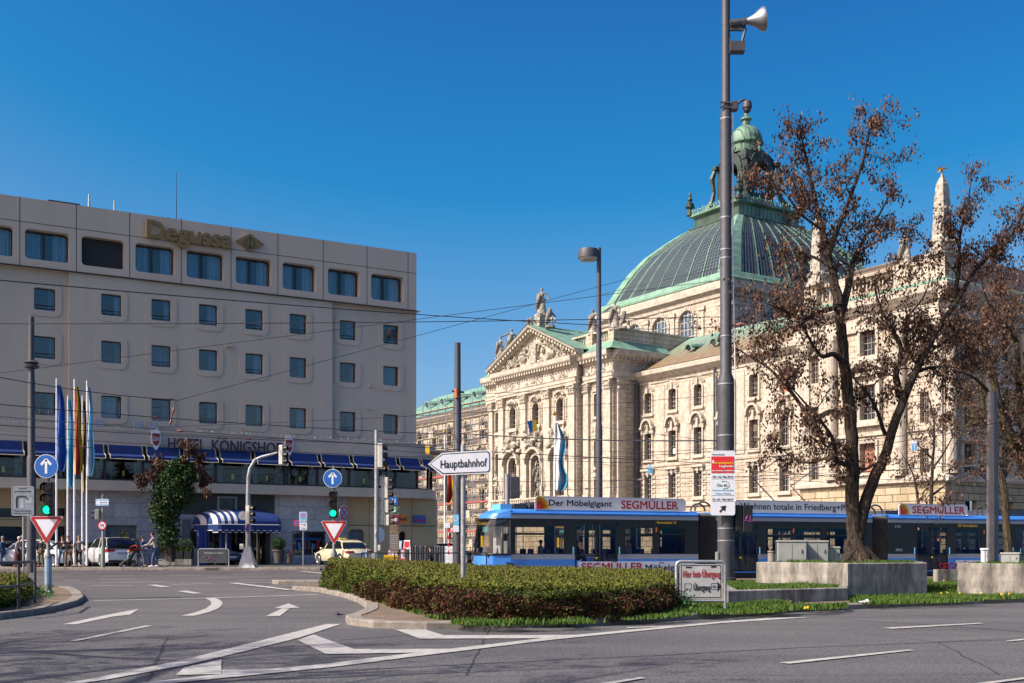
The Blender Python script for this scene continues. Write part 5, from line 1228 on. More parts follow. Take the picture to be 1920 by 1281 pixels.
# ---------------------------------------------------------------- tram (side plane TD, outward normal TN toward the camera)
def tram():
 T=Frame(TX,TY,TD.x,TD.y,TN.x,TN.y)
 root=empty('tram',tp(-2.4,-1.15,0),'long blue articulated tram with furniture adverts on its roof boards behind the hedge','tram')
 WD=2.3
 z0,zb,zw0,zw1,zg1,zr=.28,.95,1.17,2.42,2.75,3.12
 secs=[(-1.25,8.2,[('w',-1.05,1.35),('d',1.85,4.0),('w',4.35,5.85),('w',6.08,7.55+.0)],(5.9,7.1)),
   (9.15,18.2,[('d',9.5,11.5),('w',11.9,13.4),('w',13.6,15.1),('w',15.4,17.7)],None),
   (19.15,29.8,[('d',20.9,23.0),('w',23.4,25.2),('w',25.5,27.0),('d',27.4,29.3)],(23.5,25.0))]
 for si,(a,b,ops,disp)in enumerate(secs):
  body=MB();
  for d in(0,-WD):
   lows=[(x0,x1,z0+.05,zb,0,0)for k,x0,x1 in ops if k=='d']
   body.wall(T,a,b,z0,zb,d,lows,rev=.06,mi=0)
   body.wall(T,a,b,zb,zw0,d,[(x0,x1,zb,zw0,0,0)for k,x0,x1 in ops if k=='d'],rev=.06,mi=1)
   body.wall(T,a,b,zw0,zg1,d,[(x0,x1,zw0,zg1-.12,0,0)if k=='d' else(x0,x1,zw0+.04,zw1,0,0)for k,x0,x1 in ops],rev=.05,mi=2)
   body.wall(T,a,b,zg1,zg1+.16,d,[],0,mi=1)
  def arc(t):return[T.pt(t,o,z)for o,z in((0,zg1+.16),(.01,zr-.12),(-.05,zr-.02),(-.2,zr+.05),(-WD+.2,zr+.05),(-WD+.05,zr-.02),(-WD-.01,zr-.12),(-WD,zg1+.16))]
  body.rings([arc(a),arc(b)],0);
  body.fbox(T,a,b,.004,.02,zg1+.17,zg1+.23,3);body.poly([T.pt(a,0,z0+.05),T.pt(b,0,z0+.05),T.pt(b,-WD,z0+.05),T.pt(a,-WD,z0+.05)],4)
  body.fbox(T,a+.5,b-.5,-WD+.25,-.25,.06,.3,2)
  for t in((a,b)if si==1 else((b,)if si==0 else(a,))):body.poly([T.pt(t,0,z0),T.pt(t,-WD*.3,z0),T.pt(t,-WD*.3,zr),T.pt(t,0,zr)],2);body.poly([T.pt(t,-WD,z0),T.pt(t,-WD*.7,z0),T.pt(t,-WD*.7,zr),T.pt(t,-WD,zr)],2)
  body.build('body_section',[M_tramblue,M_tramgrey,M_tramblack,M_tramblue2,M_tramfloor],root)
  for k,x0,x1 in ops:
   if k=='w':
    q=MB();[q.poly([T.pt(x0,d,zw0+.04),T.pt(x1,d,zw0+.04),T.pt(x1,d,zw1),T.pt(x0,d,zw1)])for d in(-.03,-WD+.03)];g=q.build('side_window',M_tramglass,root)
    q=MB();q.fbox(T,x0,x1,-.04,.004,zw1-.36,zw1-.30);[q.fbox(T,t,t+.04,-.04,.004,zw0+.04,zw1)for t in(x0,x1-.04)];q.fbox(T,x0,x1,-WD,-WD+.04,zw1-.36,zw1-.30);q.build('window_frame',M_tramblack,g)
   else:
    q=MB();m=(x0+x1)/2
    for t,w in((x0,.09),(m-.06,.12),(x1-.09,.09)):q.fbox(T,t,t+w,-.06,-.01,z0+.1,zg1-.14)
    for z,h in((z0+.06,.12),(1.08,.05),(zw1-.36,.05),(zg1-.24,.12)):q.fbox(T,x0,x1,-.06,-.01,z,z+h)
    dd=q.build('door',M_tramblack,root)
    q=MB();q.poly([T.pt(x0,-.04,z0+.1),T.pt(x1,-.04,z0+.1),T.pt(x1,-.04,zg1-.15),T.pt(x0,-.04,zg1-.15)]);q.build('door_glass',M_tramglass,dd)
    q=MB();q.fbox(T,x0-.10,x0-.05,.003,.03,1.18,1.5,0);q.fbox(T,x1+.05,x1+.10,.003,.03,1.18,1.5,0);q.disc(T.pt(m+.0,.0,1.0),T.n,.05,.02,10,1);q.build('door_button',[M_lightblue,M_yellow],dd)
  if disp:
   q=MB();q.fbox(T,disp[0],disp[1],.004,.03,zw1+.1,zg1-.03);dsp=q.build('destination_display',M_tramblack,root)
   put_text('28 Scheidplatz' if si==2 else 'Romanplatz 16',dsp,T.pt(disp[0]+.1,.032,zw1+.16),T.u,(0,0,1),.12,M_yellow,width=disp[1]-disp[0]-.2,depth=.003)
  q=MB();[q.fbox(T,t,t+.05,.003,.02,zw1-.22,zw1-.02)for t in([5.95,14.0]if si==0 else[13.48]if si==1 else[25.33])if a<t<b];q.build('marker_light',M_orange,root)
  q=MB();rr=random.Random(si)
  t=a+.8
  while t<b-.8:
   if not any(k=='d' and x0-.3<t<x1+.3 for k,x0,x1 in ops):
    for d in(-.5,-1.9):q.fbox(T,t,t+.1,d-.42,d+.1,.75,1.42);q.fbox(T,t,t+.45,d-.42,d+.1,.7,.8)
   t+=.95
  q.build('seat',mat('tram_seat_%d'%si,(.05,.08,.16),.8,var=.1)if si==0 else MATS['tram_seat_0'],root)
  q=MB();[q.tube([T.pt(t,d,.35),T.pt(t,d,2.6)],.02,5)for t in[a+.9+1.9*k for k in range(int((b-a)/1.9))]for d in(-.75,-1.55)];q.build('handrail',M_yellow if False else M_alu,root)
 for a,b in((8.2,9.15),(18.2,19.15)):
  q=MB();n=10
  rs=[]
  for k in range(n*2+1):
   t=a+(b-a)*k/(2*n);o=-.02 if k%2 else-.22
   rs.append([T.pt(t,o,.35),T.pt(t,o,zr-.1),T.pt(t,o-.2,zr-.02),T.pt(t,-WD-o+.2,zr-.02),T.pt(t,-WD-o,zr-.1),T.pt(t,-WD-o,.35)])
  q.rings(rs);q.build('bellows',M_rubber,root)
 n0,n1=-2.45,-1.25
 def sect(z,bul):
  pts=[]
  for j in range(13):
   u=-1+2*j/12;d=-WD/2+u*(WD/2);t=n1-(n1-n0-bul)*(1-abs(u)**3.0)**.55;pts.append((t,d,z))
  return pts
 zl=[(.3,.12),(.55,.0),(zw0-.04,.0),(zw0+.0,.0),(2.45,.16),(2.72,.24),(2.95,.36),(3.1,.62),(3.17,.95)]
 S=[sect(z,b)for z,b in zl]
 nb,ns=MB(),MB()
 for i in range(len(S)-1):
  for j in range(12):
   p=[T.pt(*S[i][j]),T.pt(*S[i][j+1]),T.pt(*S[i+1][j+1]),T.pt(*S[i+1][j])]
   if i in(3,4)and 1<=j<=11:ns.poly(p)
   elif i==2:nb.poly(p,1)
   else:nb.poly(p,0)
 nb.poly([T.pt(*x)for x in S[-1]],0)
 nb.poly([T.pt(n1,0,.3),T.pt(n1,0,zg1+.2),T.pt(n1,-.01,zg1+.2),T.pt(n1,-.01,.3)],0)
 nb.build('nose',[M_tramblue,M_tramblack],root)
 ws=ns.build('windscreen',M_tramglass,root)
 q=MB()
 for i,r in((3,.05),(5,.05)):q.tube([T.pt(S[i][j][0],S[i][j][1],S[i][j][2])for j in range(1,13)],r,6)
 q.tube([T.pt(*S[i][1])for i in(3,4,5)],.05,6);q.tube([T.pt(*S[i][12])for i in(3,4,5)],.04,6);q.tube([T.pt(*S[4][j])+Vector((0,0,-.02))for j in range(1,13)],.012,4)
 q.tube([T.pt(-2.4,-1.9,1.2),T.pt(-2.42,-1.5,1.6),T.pt(-2.3,-1.2,2.1)],.02,5)
 q.build('windscreen_rubber',M_tramblack,ws)
 q=MB();q.fbox(T,-2.1,-1.9,-1.9,-.45,2.45,2.68);dsp=q.build('front_display',M_tramblack,root)
 put_text('28 Scheidplatz',dsp,T.pt(-2.11,-1.8,2.5),-T.n*-1,(0,0,1),.12,M_yellow,width=1.1,depth=.002)
 q=MB();q.fbox(T,-1.5,-1.45,-1.5,-.3,.5,2.4,0);q.fbox(T,-2.0,-1.7,-1.8,-1.5,1.5,2.0,1);q.fbox(T,-2.15,-2.0,-1.1,-.4,2.15,2.38,2);q.fbox(T,-2.2,-1.5,-2.0,-.3,1.05,1.16,3);q.build('drivers_cab',[C_white,M_yellow,mat('sunshade_teal',(.08,.35,.33),.7),M_tramblack],root)
 q=MB();q.fbox(T,-1.5,-1.0,.0,.02,.42,.85,0);q.fbox(T,-1.42,-1.1,.02,.035,.50,.78,1);q.build('headlight_panel',[M_tramblue,M_tramblack],root)
 q=MB();q.tube([T.pt(-1.3,.05,2.6),T.pt(-1.6,.25,2.4),T.pt(-1.62,.26,2.0)],.03,5);q.fbox(T,-1.7,-1.5,.2,.3,1.75,2.05);q.build('mirror',M_tramblack,root)
 q=MB()
 for a,b,h in((-.9,-.3,.25),(.9,1.5,.2),(19.4,20.6,.22),(26.0,29.6,.35)):q.fbox(T,a,b,-1.8,-.5,zr+.05,zr+.05+h)
 for k in range(3):q.tube([T.pt(-.2,-.5-.5*k,zr+.25),T.pt(.8,-.5-.5*k,zr+.25)],.14,9)
 for c in(8.7,18.7):q.tube([T.pt(c+.45*math.cos(a),-.4,zr+.1+.42*math.sin(a))for a in[k*math.pi/8 for k in range(9)]],.045,5);q.tube([T.pt(c+.4*math.cos(a),-.9,zr+.1+.35*math.sin(a))for a in[k*math.pi/8 for k in range(9)]],.045,5)
 q.build('roof_equipment',M_pole,root)
 q=MB();q.fbox(T,-1.5,-.95,-1.7,-.6,zr+.03,zr+.28,0);q.build('roof_beacon',M_lightblue,root)
 q=MB();zz=zr+.1
 q.tube([T.pt(25.2,-1.15,zz),T.pt(27.6,-1.15,zz+1.2),T.pt(25.6,-1.15,zz+2.6)],.04,5);q.tube([T.pt(25.5,-.75,zz),T.pt(27.7,-.9,zz+1.25),T.pt(25.6,-.9,zz+2.6)],.035,5);q.tube([T.pt(25.6,-.3,zz+2.65),T.pt(25.6,-2.0,zz+2.65)],.04,5);q.tube([T.pt(25.2,-.6,zz+.05),T.pt(25.2,-1.7,zz+.05)],.05,5)
 q.tube([T.pt(13.5,-1.15,zz+.3),T.pt(11.9,-1.15,zz+1.7),T.pt(13.6,-1.15,zz+2.75)],.035,5);q.tube([T.pt(13.6,-.4,zz+2.78),T.pt(13.6,-1.9,zz+2.78)],.04,5)
 q.build('pantograph',M_pole,root)
 def board(a,b,h,nm):
  q=MB();q.M=None;r=.1
  out=[(a,zr+.04),(b,zr+.04),(b,zr+.04+h-r),(b-r*1.5,zr+.04+h),(a+r,zr+.04+h),(a,zr+.04+h-r)]
  q.prism([T.pt(t,-.10,z)for t,z in out],T.n,.05,0);ob=q.build(nm,M_whitesign,root)
  q=MB();q.tube([T.pt(t,-.05,z)for t,z in out+[out[0]]],.014,4);q.build('board_edge',M_alu,ob);return ob
 def flower(ob,t,z,s):
  q=MB()
  for mi,(n_,r0)in enumerate(((5,.95),(4,.66),(1,.42))):
   for k in range(n_):
    a=math.pi/2*(k+.5)/n_;rad=r0*s;rr_=s*(.26 if mi<2 else .42)
    cx_,cz_=(math.cos(a)*rad*.78,math.sin(a)*rad*.78)if mi<2 else(0,0)
    pts=[(max(0,cx_+rr_*math.cos(b_*.524)),max(0,cz_+rr_*math.sin(b_*.524)))for b_ in range(12)]
    q.prism([T.pt(t+x,-.048+mi*.004,z+y)for x,y in pts],T.n,.003,mi)
   if mi<2:q.prism([T.pt(t+x,-.048+mi*.004,z+y)for x,y in[(0,0)]+[(rad*.8*math.cos(b_*.196),rad*.8*math.sin(b_*.196))for b_ in range(9)]],T.n,.003,mi)
  q.build('flower_logo',[M_yellow,M_orange,M_brightred],ob)
 f=lambda x:T.px(x)
 b1=board(f(1004),f(1287),.58,'roof_advert_board');flower(b1,f(1006)+.02,zr+.06,.62)
 put_text('Der Möbelgigant',b1,T.pt(f(1030),-.05,zr+.22),T.u,(0,0,1),.26,M_black,width=f(1148)-f(1030),bold=.02,depth=.004)
 put_text('SEGMÜLLER',b1,T.pt(f(1166),-.05,zr+.14),T.u,(0,0,1),.36,M_red,width=f(1272)-f(1166),bold=.022,depth=.004)
 b2=board(f(1378),f(1630),.58,'roof_advert_board');put_text('»Wohnen total« in Friedberg+Parsdorf',b2,T.pt(f(1381),-.05,zr+.2),T.u,(0,0,1),.30,M_black,width=f(1630)-f(1381),bold=.012,depth=.004)
 b3=board(f(1687),f(1815),.56,'roof_advert_board');flower(b3,f(1688)+.04,zr+.06,.58)
 put_text('SEGMÜLLER',b3,T.pt(f(1712),-.05,zr+.13),T.u,(0,0,1),.36,M_red,width=f(1810)-f(1712),bold=.022,depth=.004)
 def skirt_ad(a,b):q=MB();q.fbox(T,a,b,.002,.012,z0+.08,.84);return q.build('side_advert_panel',M_whitesign,root)
 s1=skirt_ad(f(1085),8.0);put_text('SEGMÜLLER',s1,T.pt(f(1090),.013,.42),T.u,(0,0,1),.36,M_red,width=f(1205)-f(1090),bold=.022,depth=.003);put_text('Möbelgigant',s1,T.pt(f(1210),.013,.42),T.u,(0,0,1),.28,M_black,width=8.0-f(1210)-.1,bold=.02,depth=.003);put_text('Der',s1,T.pt(f(1236),.013,.74),T.u,(0,0,1),.08,M_black,width=.25,bold=.02,depth=.003)
 s3=skirt_ad(23.5,26.9);put_text('SEGMÜLLER',s3,T.pt(f(1760),.013,.3),T.u,(0,0,1),.42,M_red,width=3.2,bold=.022,depth=.003)
 put_text('2123',root,T.pt(f(1678),.003,2.5),T.u,(0,0,1),.12,M_alu,width=.35,depth=.003);put_text('MVG',root,T.pt(f(1680),.003,1.3),T.u,(0,0,1),.14,M_alu,width=.4,depth=.003)
 return T,root
TF,tram_root=tram()
tram2=dup(tram_root,tp(-2.4+6.2,-1.15-5.6,0),0,'second blue tram standing behind the first one, glimpsed through its windows')
for c in children(tram2):
 if c.name.startswith('roof_advert'):
  for g in children(c):bpy.data.objects.remove(g)
  bpy.data.objects.remove(c)
# ---------------------------------------------------------------- figures (skin-grown bodies, clothing as children)
def skin_mesh(verts,edges,radii,lvl=1):
 me=bpy.data.meshes.new('tmp');me.from_pydata([tuple(v)for v in verts],edges,[]);o=bpy.data.objects.new('tmp',me);COL.objects.link(o)
 m=o.modifiers.new('Skin','SKIN');m.use_smooth_shade=True;m.branch_smoothing=.6
 for i,r in enumerate(radii):
  d=me.skin_vertices[0].data[i];d.radius=r if isinstance(r,tuple)else(r,r);d.use_root=(i==0)
 if lvl:s=o.modifiers.new('Sub','SUBSURF');s.levels=lvl;s.render_levels=lvl
 bpy.context.view_layer.update();dg=bpy.context.evaluated_depsgraph_get();r=bpy.data.meshes.new_from_object(o.evaluated_get(dg))
 bpy.data.objects.remove(o);bpy.data.meshes.remove(me);r.polygons.foreach_set('use_smooth',[True]*len(r.polygons));r.materials.clear();return r
def put_mesh(name,me,m,parent):
 me.name=name;me.materials.append(m);o=bpy.data.objects.new(name,me);COL.objects.link(o);o.parent=parent;return o
def figure(name,loc,h,face,label,cat,group=None,top=C_grey,legs=C_jeans,hair=H_brown,shoes=C_black,skin=M_skin,larm=(.05,-.02,.4),rarm=(.05,-.02,.4),lleg=(.06,0),rleg=(.06,0),sit=False,long_hair=False,hat=None,coat=0.0,robe=False,lean=0.0,sleeves=True,detail=True,hood=False):
 """face: heading in degrees the figure looks toward (0 = +Y). arms: (out, forward of hand, elbow fold 0..1); legs: (out, forward of foot)"""
 root=empty(name,loc,label,cat,group,rz=R(-face));k=h/1.75
 S=lambda*p:Vector(p)*k
 hipz=.92 if not sit else .5
 pel=S(0,0,hipz);ch=S(0,lean*.55,hipz+.36);nk=S(0,lean,hipz+.58);hd=S(0,lean*1.1+.02,hipz+.70);tp2=S(0,lean*1.1+.01,hipz+.83)
 V=[pel,S(0,lean*.25,hipz+.16),ch,nk,hd,tp2];Rr=[(.15,.11),(.125,.095),(.155,.11),.05,.075,.06];Ed=[(0,1),(1,2),(2,3),(3,4),(4,5)]
 armi,legi=[],[]
 for sgn,(out,fw,fold)in((-1,larm),(1,rarm)):
  sh=S(sgn*.19,lean*.8,hipz+.50);el=S(sgn*(.22+out),lean*.7+fw*.35,hipz+.50-.28);
  f_=fold;ha=el+S(-sgn*.10*f_+sgn*out*.3,fw*.8+.10*f_,-.25*(1-f_*1.3)).normalized()*(.25*k)
  b=len(V);V+=[sh,el,ha];Rr+=[.058,.045,.032];Ed+=[(2,b),(b,b+1),(b+1,b+2)];dv=(ha-el).normalized();sd=Vector((1,0,0)).cross(dv)
  palm=ha+dv*.07*k;V.append(palm);Rr.append((.036,.02));Ed.append((b+2,b+3))
  if detail:
   sx_=Vector((0,1,0))if abs(dv.y)<.7 else Vector((1,0,0))
   for q in range(4):
    o=sx_*(q-1.5)*.021*k;L_=(.075,.088,.082,.062)[q]*k;i0=len(V)
    V+=[palm+o+dv*L_*.5,palm+o+dv*L_+Vector((-sgn,0,0))*.018*k];Rr+=[.0095,.008];Ed+=[(b+3,i0),(i0,i0+1)]
   i0=len(V);V+=[ha+dv*.035*k+sx_*.045*k,ha+dv*.08*k+sx_*.065*k];Rr+=[.012,.009];Ed+=[(b+2,i0),(i0,i0+1)]
  armi.append((sh,el,ha))
 for sgn,(out,fw)in((-1,lleg),(1,rleg)):
  hp=S(sgn*.095,0,hipz-.04)
  if sit:kn=S(sgn*.12,.42,hipz-.0);ft=S(sgn*.12,.42,.08)
  else:kn=S(sgn*(.10+out*.4),fw*.55+.03,.50);ft=S(sgn*(.10+out),fw,.08)
  toe=ft+S(sgn*.02,.16,-.035);b=len(V);V+=[hp,kn,ft,toe];Rr+=[.09,.06,.043,.035];Ed+=[(0,b),(b,b+1),(b+1,b+2),(b+2,b+3)];legi.append((hp,kn,ft,toe))
 sc=lambda rs,e=0.0:[(r[0]*k+e,r[1]*k+e)if isinstance(r,tuple)else r*k+e for r in rs]
 if legs is None or robe:pass
 me=skin_mesh(V,Ed,sc(Rr));
 for v in me.vertices:
  if v.co.z>hd.z-.06*k and abs(v.co.x)<.02*k and v.co.y>hd.y+.04*k and abs(v.co.z-hd.z-.01*k)<.03*k:v.co.y+=.018*k
 put_mesh('body',me,skin,root)
 if detail and skin is M_skin:
  q=MB();[q.ball(hd+Vector((s_*.03*k,.068*k,.02*k)),.011*k,6)for s_ in(-1,1)];q.build('eyes',C_black,root,world=False)
  q=MB();[q.ball(hd+Vector((s_*.077*k,.0,.01*k)),.022*k,6,sx=.4)for s_ in(-1,1)];q.build('ears',skin,root,world=False)
 if top is not None:
  vv=[V[0]+S(0,0,-.04-coat),V[0]+S(0,0,.06),V[1],V[2],V[3]+S(0,0,-.05)];rr=[(.165+coat*.15,.13+coat*.1),(.155,.12),(.14,.11),(.17,.125),.062];ee=[(0,1),(1,2),(2,3),(3,4)]
  for sh,el,ha in armi:
   b=len(vv);end=ha if sleeves else el+(sh-el)*.25;vv+=[sh,el if sleeves else(sh+end)/2,end];rr+=[.072,.058,.044 if sleeves else .06];ee+=[(3,b),(b,b+1),(b+1,b+2)]
  put_mesh('jacket' if sleeves else 'shirt',skin_mesh(vv,ee,sc(rr)),top,root)
 if legs is not None:
  if robe:q=MB();q.lathe([(.17*k,pel.z+.15*k),(.2*k,pel.z-.2*k),(.25*k,.25*k),(.27*k,.03*k)],(0,0,0),12,sy=.8);q.build('skirt',legs,root,world=False,smooth=True)
  else:
   vv=[V[0]];rr=[(.155,.12)];ee=[]
   for hp,kn,ft,toe in legi:b=len(vv);vv+=[hp,kn,ft+S(0,0,.03)];rr+=[.10,.072,.055];ee+=[(0,b),(b,b+1),(b+1,b+2)]
   put_mesh('trousers',skin_mesh(vv,ee,sc(rr)),legs,root)
 if shoes is not None:
  for hp,kn,ft,toe in legi:
   q=MB();q.tube([ft+S(0,-.06,-.045),ft+S(0,0,-.03),toe+S(0,-.03,-.012),toe+S(0,.03,-.015)],[.035*k,.052*k,.043*k,.022*k],8);q.build('shoe',shoes,root,world=False,smooth=True)
 if hair is not None:
  q=MB();q.ball(hd+S(0,-.018,.045),.098*k,10,sy=1.0,sz=.95)
  hm=q
  if long_hair:hm.tube([hd+S(0,-.05,.06),hd+S(0,-.085,-.05),hd+S(0,-.09,-.22),hd+S(0,-.08,-.34)],[.07*k,.085*k,.075*k,.03*k],8)
  me_o=hm.build('hair',hair,root,world=False,smooth=True)
  for v in me_o.data.vertices:
   if v.co.y>hd.y+.02*k and v.co.z<hd.z+.065*k:v.co.y=hd.y+.02*k
 if hat is not None:
  q=MB();q.lathe([(.1*k,0),(.105*k,.05*k),(.08*k,.1*k),(.02*k,.12*k)],hd+S(0,0,.05),12);q.build('hat',hat,root,world=False,smooth=True)
 if hood:
  q=MB();q.ball(hd+S(0,-.03,.03),.13*k,12);q.tube([hd+S(0,-.08,-.05),nk+S(0,-.06,0)],[.12*k,.12*k],10);q.build('hood',top,root,world=False,smooth=True)
  for v in root.children[-1].data.vertices if False else[]:pass
 return root
def ped(x,yfeet,hpx,face,label,Y=None,z=None,**kw):
 """place by the pixel under the feet at depth Y"""
 Y=Y or 55.6;zz=zg((x-CX)/FPX*Y,Y)+.12 if z is None else z
 return figure('person',Vector(((x-CX)/FPX*Y,Y,zz)),hpx*Y/FPX,face,label,'person',**kw)
ped(33,1065,58,95,'white-haired elderly woman in a light grey coat and maroon skirt at the crossing',Y=54.6,top=C_beige,legs=C_maroon,hair=H_white,robe=True,coat=.12,lean=.08)
ped(42,1062,62,90,'grey-haired man in a dark jacket standing behind the white saloon',Y=61,top=C_grey,legs=C_black,hair=H_grey,z=.4)
ped(5,1062,60,-90,'balding man in a dark blue jacket behind the white saloon bonnet at the left edge',Y=61.5,top=C_navy,legs=C_jeans,hair=H_grey,z=.4,rarm=(.1,.4,.6))
ped(58,1067,58,150,'person in a white cap and pale top holding something in both hands at the crossing',top=C_white,legs=C_jeans,hair=None,hat=C_white,larm=(.05,.2,.8),rarm=(.05,.2,.8),shoes=C_white)
ped(77,1067,58,-160,'person in a black hat with a khaki shoulder bag and red shoes',top=C_black,legs=C_khaki,hair=H_black,hat=C_black,shoes=C_red,larm=(.1,.2,.5))
ped(117,1068,58,170,'long-haired woman in a black jacket and pale jeans pointing with one arm',top=C_black,legs=C_jeans,hair=H_red,long_hair=True,shoes=C_red,rarm=(.35,.1,.1),lleg=(.02,-.1),rleg=(.1,.12))
ped(128,1069,60,165,'bearded man in a dark T-shirt and khaki trousers with folded arms',Y=55.2,top=C_black,legs=C_khaki,hair=H_blond,sleeves=False,larm=(.02,.25,.95),rarm=(.02,.25,.95),lleg=(.14,.0),rleg=(.04,.08),shoes=C_black)
ped(148,1069,59,175,'woman in a grey top and black leggings standing by the flagpoles',Y=55.3,top=C_grey,legs=C_black,hair=H_blond,sleeves=False,larm=(.03,.05,.2),rarm=(.03,.05,.2),lleg=(.0,.0),rleg=(.0,.05))
ped(268,1064,58,100,'man in a blue jacket over a pink shirt pushing the stroller',Y=56.4,top=C_navy,legs=C_jeans,hair=H_brown,larm=(.1,.3,.3),rarm=(.1,.3,.4),rleg=(.05,.15))
q=MB();pr=bpy.data.objects[-1]if False else None
ped(405,1047,36,60,'small child in a blue jacket with a black backpack walking under the entrance canopy',Y=72,z=.62,top=C_navy,legs=C_black,hair=H_brown,lleg=(.02,-.2),rleg=(.02,.2))
ped(688,1050,50,90,'person in a light blue shirt standing behind the signal mast beside the hotel corner',Y=66,z=.1,top=C_lblue,legs=C_jeans,hair=H_brown)
ped(808,1052,50,-90,'dark-haired man in a black jacket walking left past the white barrier',Y=66,z=.05,top=C_black,legs=C_black,hair=H_black,lleg=(.02,-.25),rleg=(.02,.28),lean=.04,shoes=C_white)
ped(876,1056,50,-120,'person in a grey hooded jacket bending forward behind the hedge',Y=56,z=.05,top=C_grey,legs=C_navy,hair=H_black,lean=.18,hood=True)
ped(893,1056,52,170,'fair-haired woman with sunglasses, grey jacket and jeans carrying a white bag',Y=60,z=.02,top=C_grey,legs=C_jeans,hair=H_blond,larm=(.08,.05,.2))
ped(822,1056,48,-60,'blonde person in beige partly hidden behind the white barrier',Y=72,z=.05,top=C_beige,legs=C_black,hair=H_blond)
def aboard(t,d,face,lab,**kw):
 p=TF.pt(t,d,.55 if kw.pop('stand',False)is False else .38);return figure('person',p,1.68,face,lab,'person',sit=True,detail=False,shoes=None,**kw)
aboard(-1.95,-.95,-60,'long-haired driver in dark clothes sitting behind the tram windscreen',top=C_black,hair=H_blond,long_hair=True)
aboard(.5,-.75,68,'passenger in white with dark tied hair in the first side window of the tram',top=C_white,hair=H_black)
aboard(2.7,-1.7,68,'passenger in maroon seen through the front tram door',top=C_maroon,hair=H_brown)
aboard(4.9,-.75,68,'grey-haired passenger in a white shirt behind the front tram doors',top=C_white,hair=H_grey)
aboard(5.6,-1.8,-110,'passenger in a navy cap and jacket in the second tram window',top=C_navy,hair=H_black,hat=C_navy)
aboard(6.5,-.75,68,'black-haired passenger in the tram window nearest the front bellows',top=C_black,hair=H_black)
aboard(10.6,-.8,-110,'passenger with a light blue top in the middle tram section doorway',top=C_lblue,hair=H_brown)
aboard(12.4,-.75,68,'passenger in a dark coat above the grey cabinets in the middle tram section',top=C_black,hair=H_black)
aboard(22.0,-.8,68,'auburn-haired passenger behind the doors of the rear tram section',top=C_grey,hair=H_red)
aboard(24.3,-.8,-110,'passenger in a beige coat in the rear tram window above the red advert',top=C_beige,hair=H_grey)
# ---- roof statues
def statue(loc,h,face,label,group='stone statues on the courthouse roof',seated=False,**kw):
 r=figure('stone_statue',loc,h,face,label,'statue',group,top=M_stone_dark,legs=M_relief,hair=M_stone_dark,shoes=None,skin=M_relief,robe=not seated,sit=seated,detail=False,**kw)
 q=MB();q.tube([Vector((-.2,-.1,.9))*h/1.75,Vector((.1,.18,1.2))*h/1.75,Vector((.25,.1,.5))*h/1.75,Vector((.2,-.1,.1))*h/1.75],[.1*h/1.75,.13*h/1.75,.15*h/1.75,.1*h/1.75],7);q.lathe([(.36*h/1.75,-.16*h/1.75),(.3*h/1.75,.04*h/1.75)],(0,0,0),8);q.build('drapery',M_stone_dark,r,world=False,smooth=True);r.scale=(1.1,1.1,.93)
 return r
c=PV.pt(tm,0.2,29.4)
q=MB();q.fbox(PV,tm-.55,tm+.55,-.4,.9,28.2,30.4);clump(q,PV,tm,28.9,.9,1.6,.6,12,5,.5);o=q.build('statue_pedestal',M_relief);o['label']='carved stone pedestal on the pediment peak under the tall central statue';o['category']='pedestal'
statue(PV.pt(tm,.2,30.5),3.4,190,'tall robed figure standing at the very peak of the courthouse pediment',larm=(.15,.1,.2))
statue(PV.pt(tm+1.9,.3,28.7),3.0,150,'seated dark figure to the right of the pediment peak statue',seated=True,larm=(.1,.3,.6))
statue(PV.pt(tm-2.0,.4,28.3),3.0,230,'seated figure with outstretched arm to the left of the pediment peak statue',seated=True,larm=(.4,.3,.1))
t_,z_=PV.px(937,668,-1);statue(PV.pt(tP0+1.0,-1,26.75),3.0,200,'leftmost robed statue with raised arm on the parapet left of the pediment',larm=(.3,.1,-.6))
statue(PV.pt(tC0-.3,-1,27.0),3.4,170,'greenish statue holding a shield beside the left slope of the pediment',rarm=(.4,.3,.8))
statue(PV.pt(tC1+.4,-1,26.75),3.0,190,'plumed warrior statue on the balustrade right of the pediment',larm=(.2,.1,.6),hat=M_stone_dark)
statue(PV.pt(tP1-.9,-1,26.75),3.3,200,'draped statue of the pair on the right corner of the pavilion parapet',rarm=(.3,.2,.5))
statue(PV.pt(tP1-.1,-1.5,26.75),2.6,120,'crouching companion of the pair on the right corner of the pavilion parapet',seated=True)
statue(RS.pt(tR1-4.6,-.9,26.25),3.0,200,'pale statue with folded arms on the corner block parapet left of the right obelisk',larm=(.05,.25,.95),rarm=(.05,.25,.95))
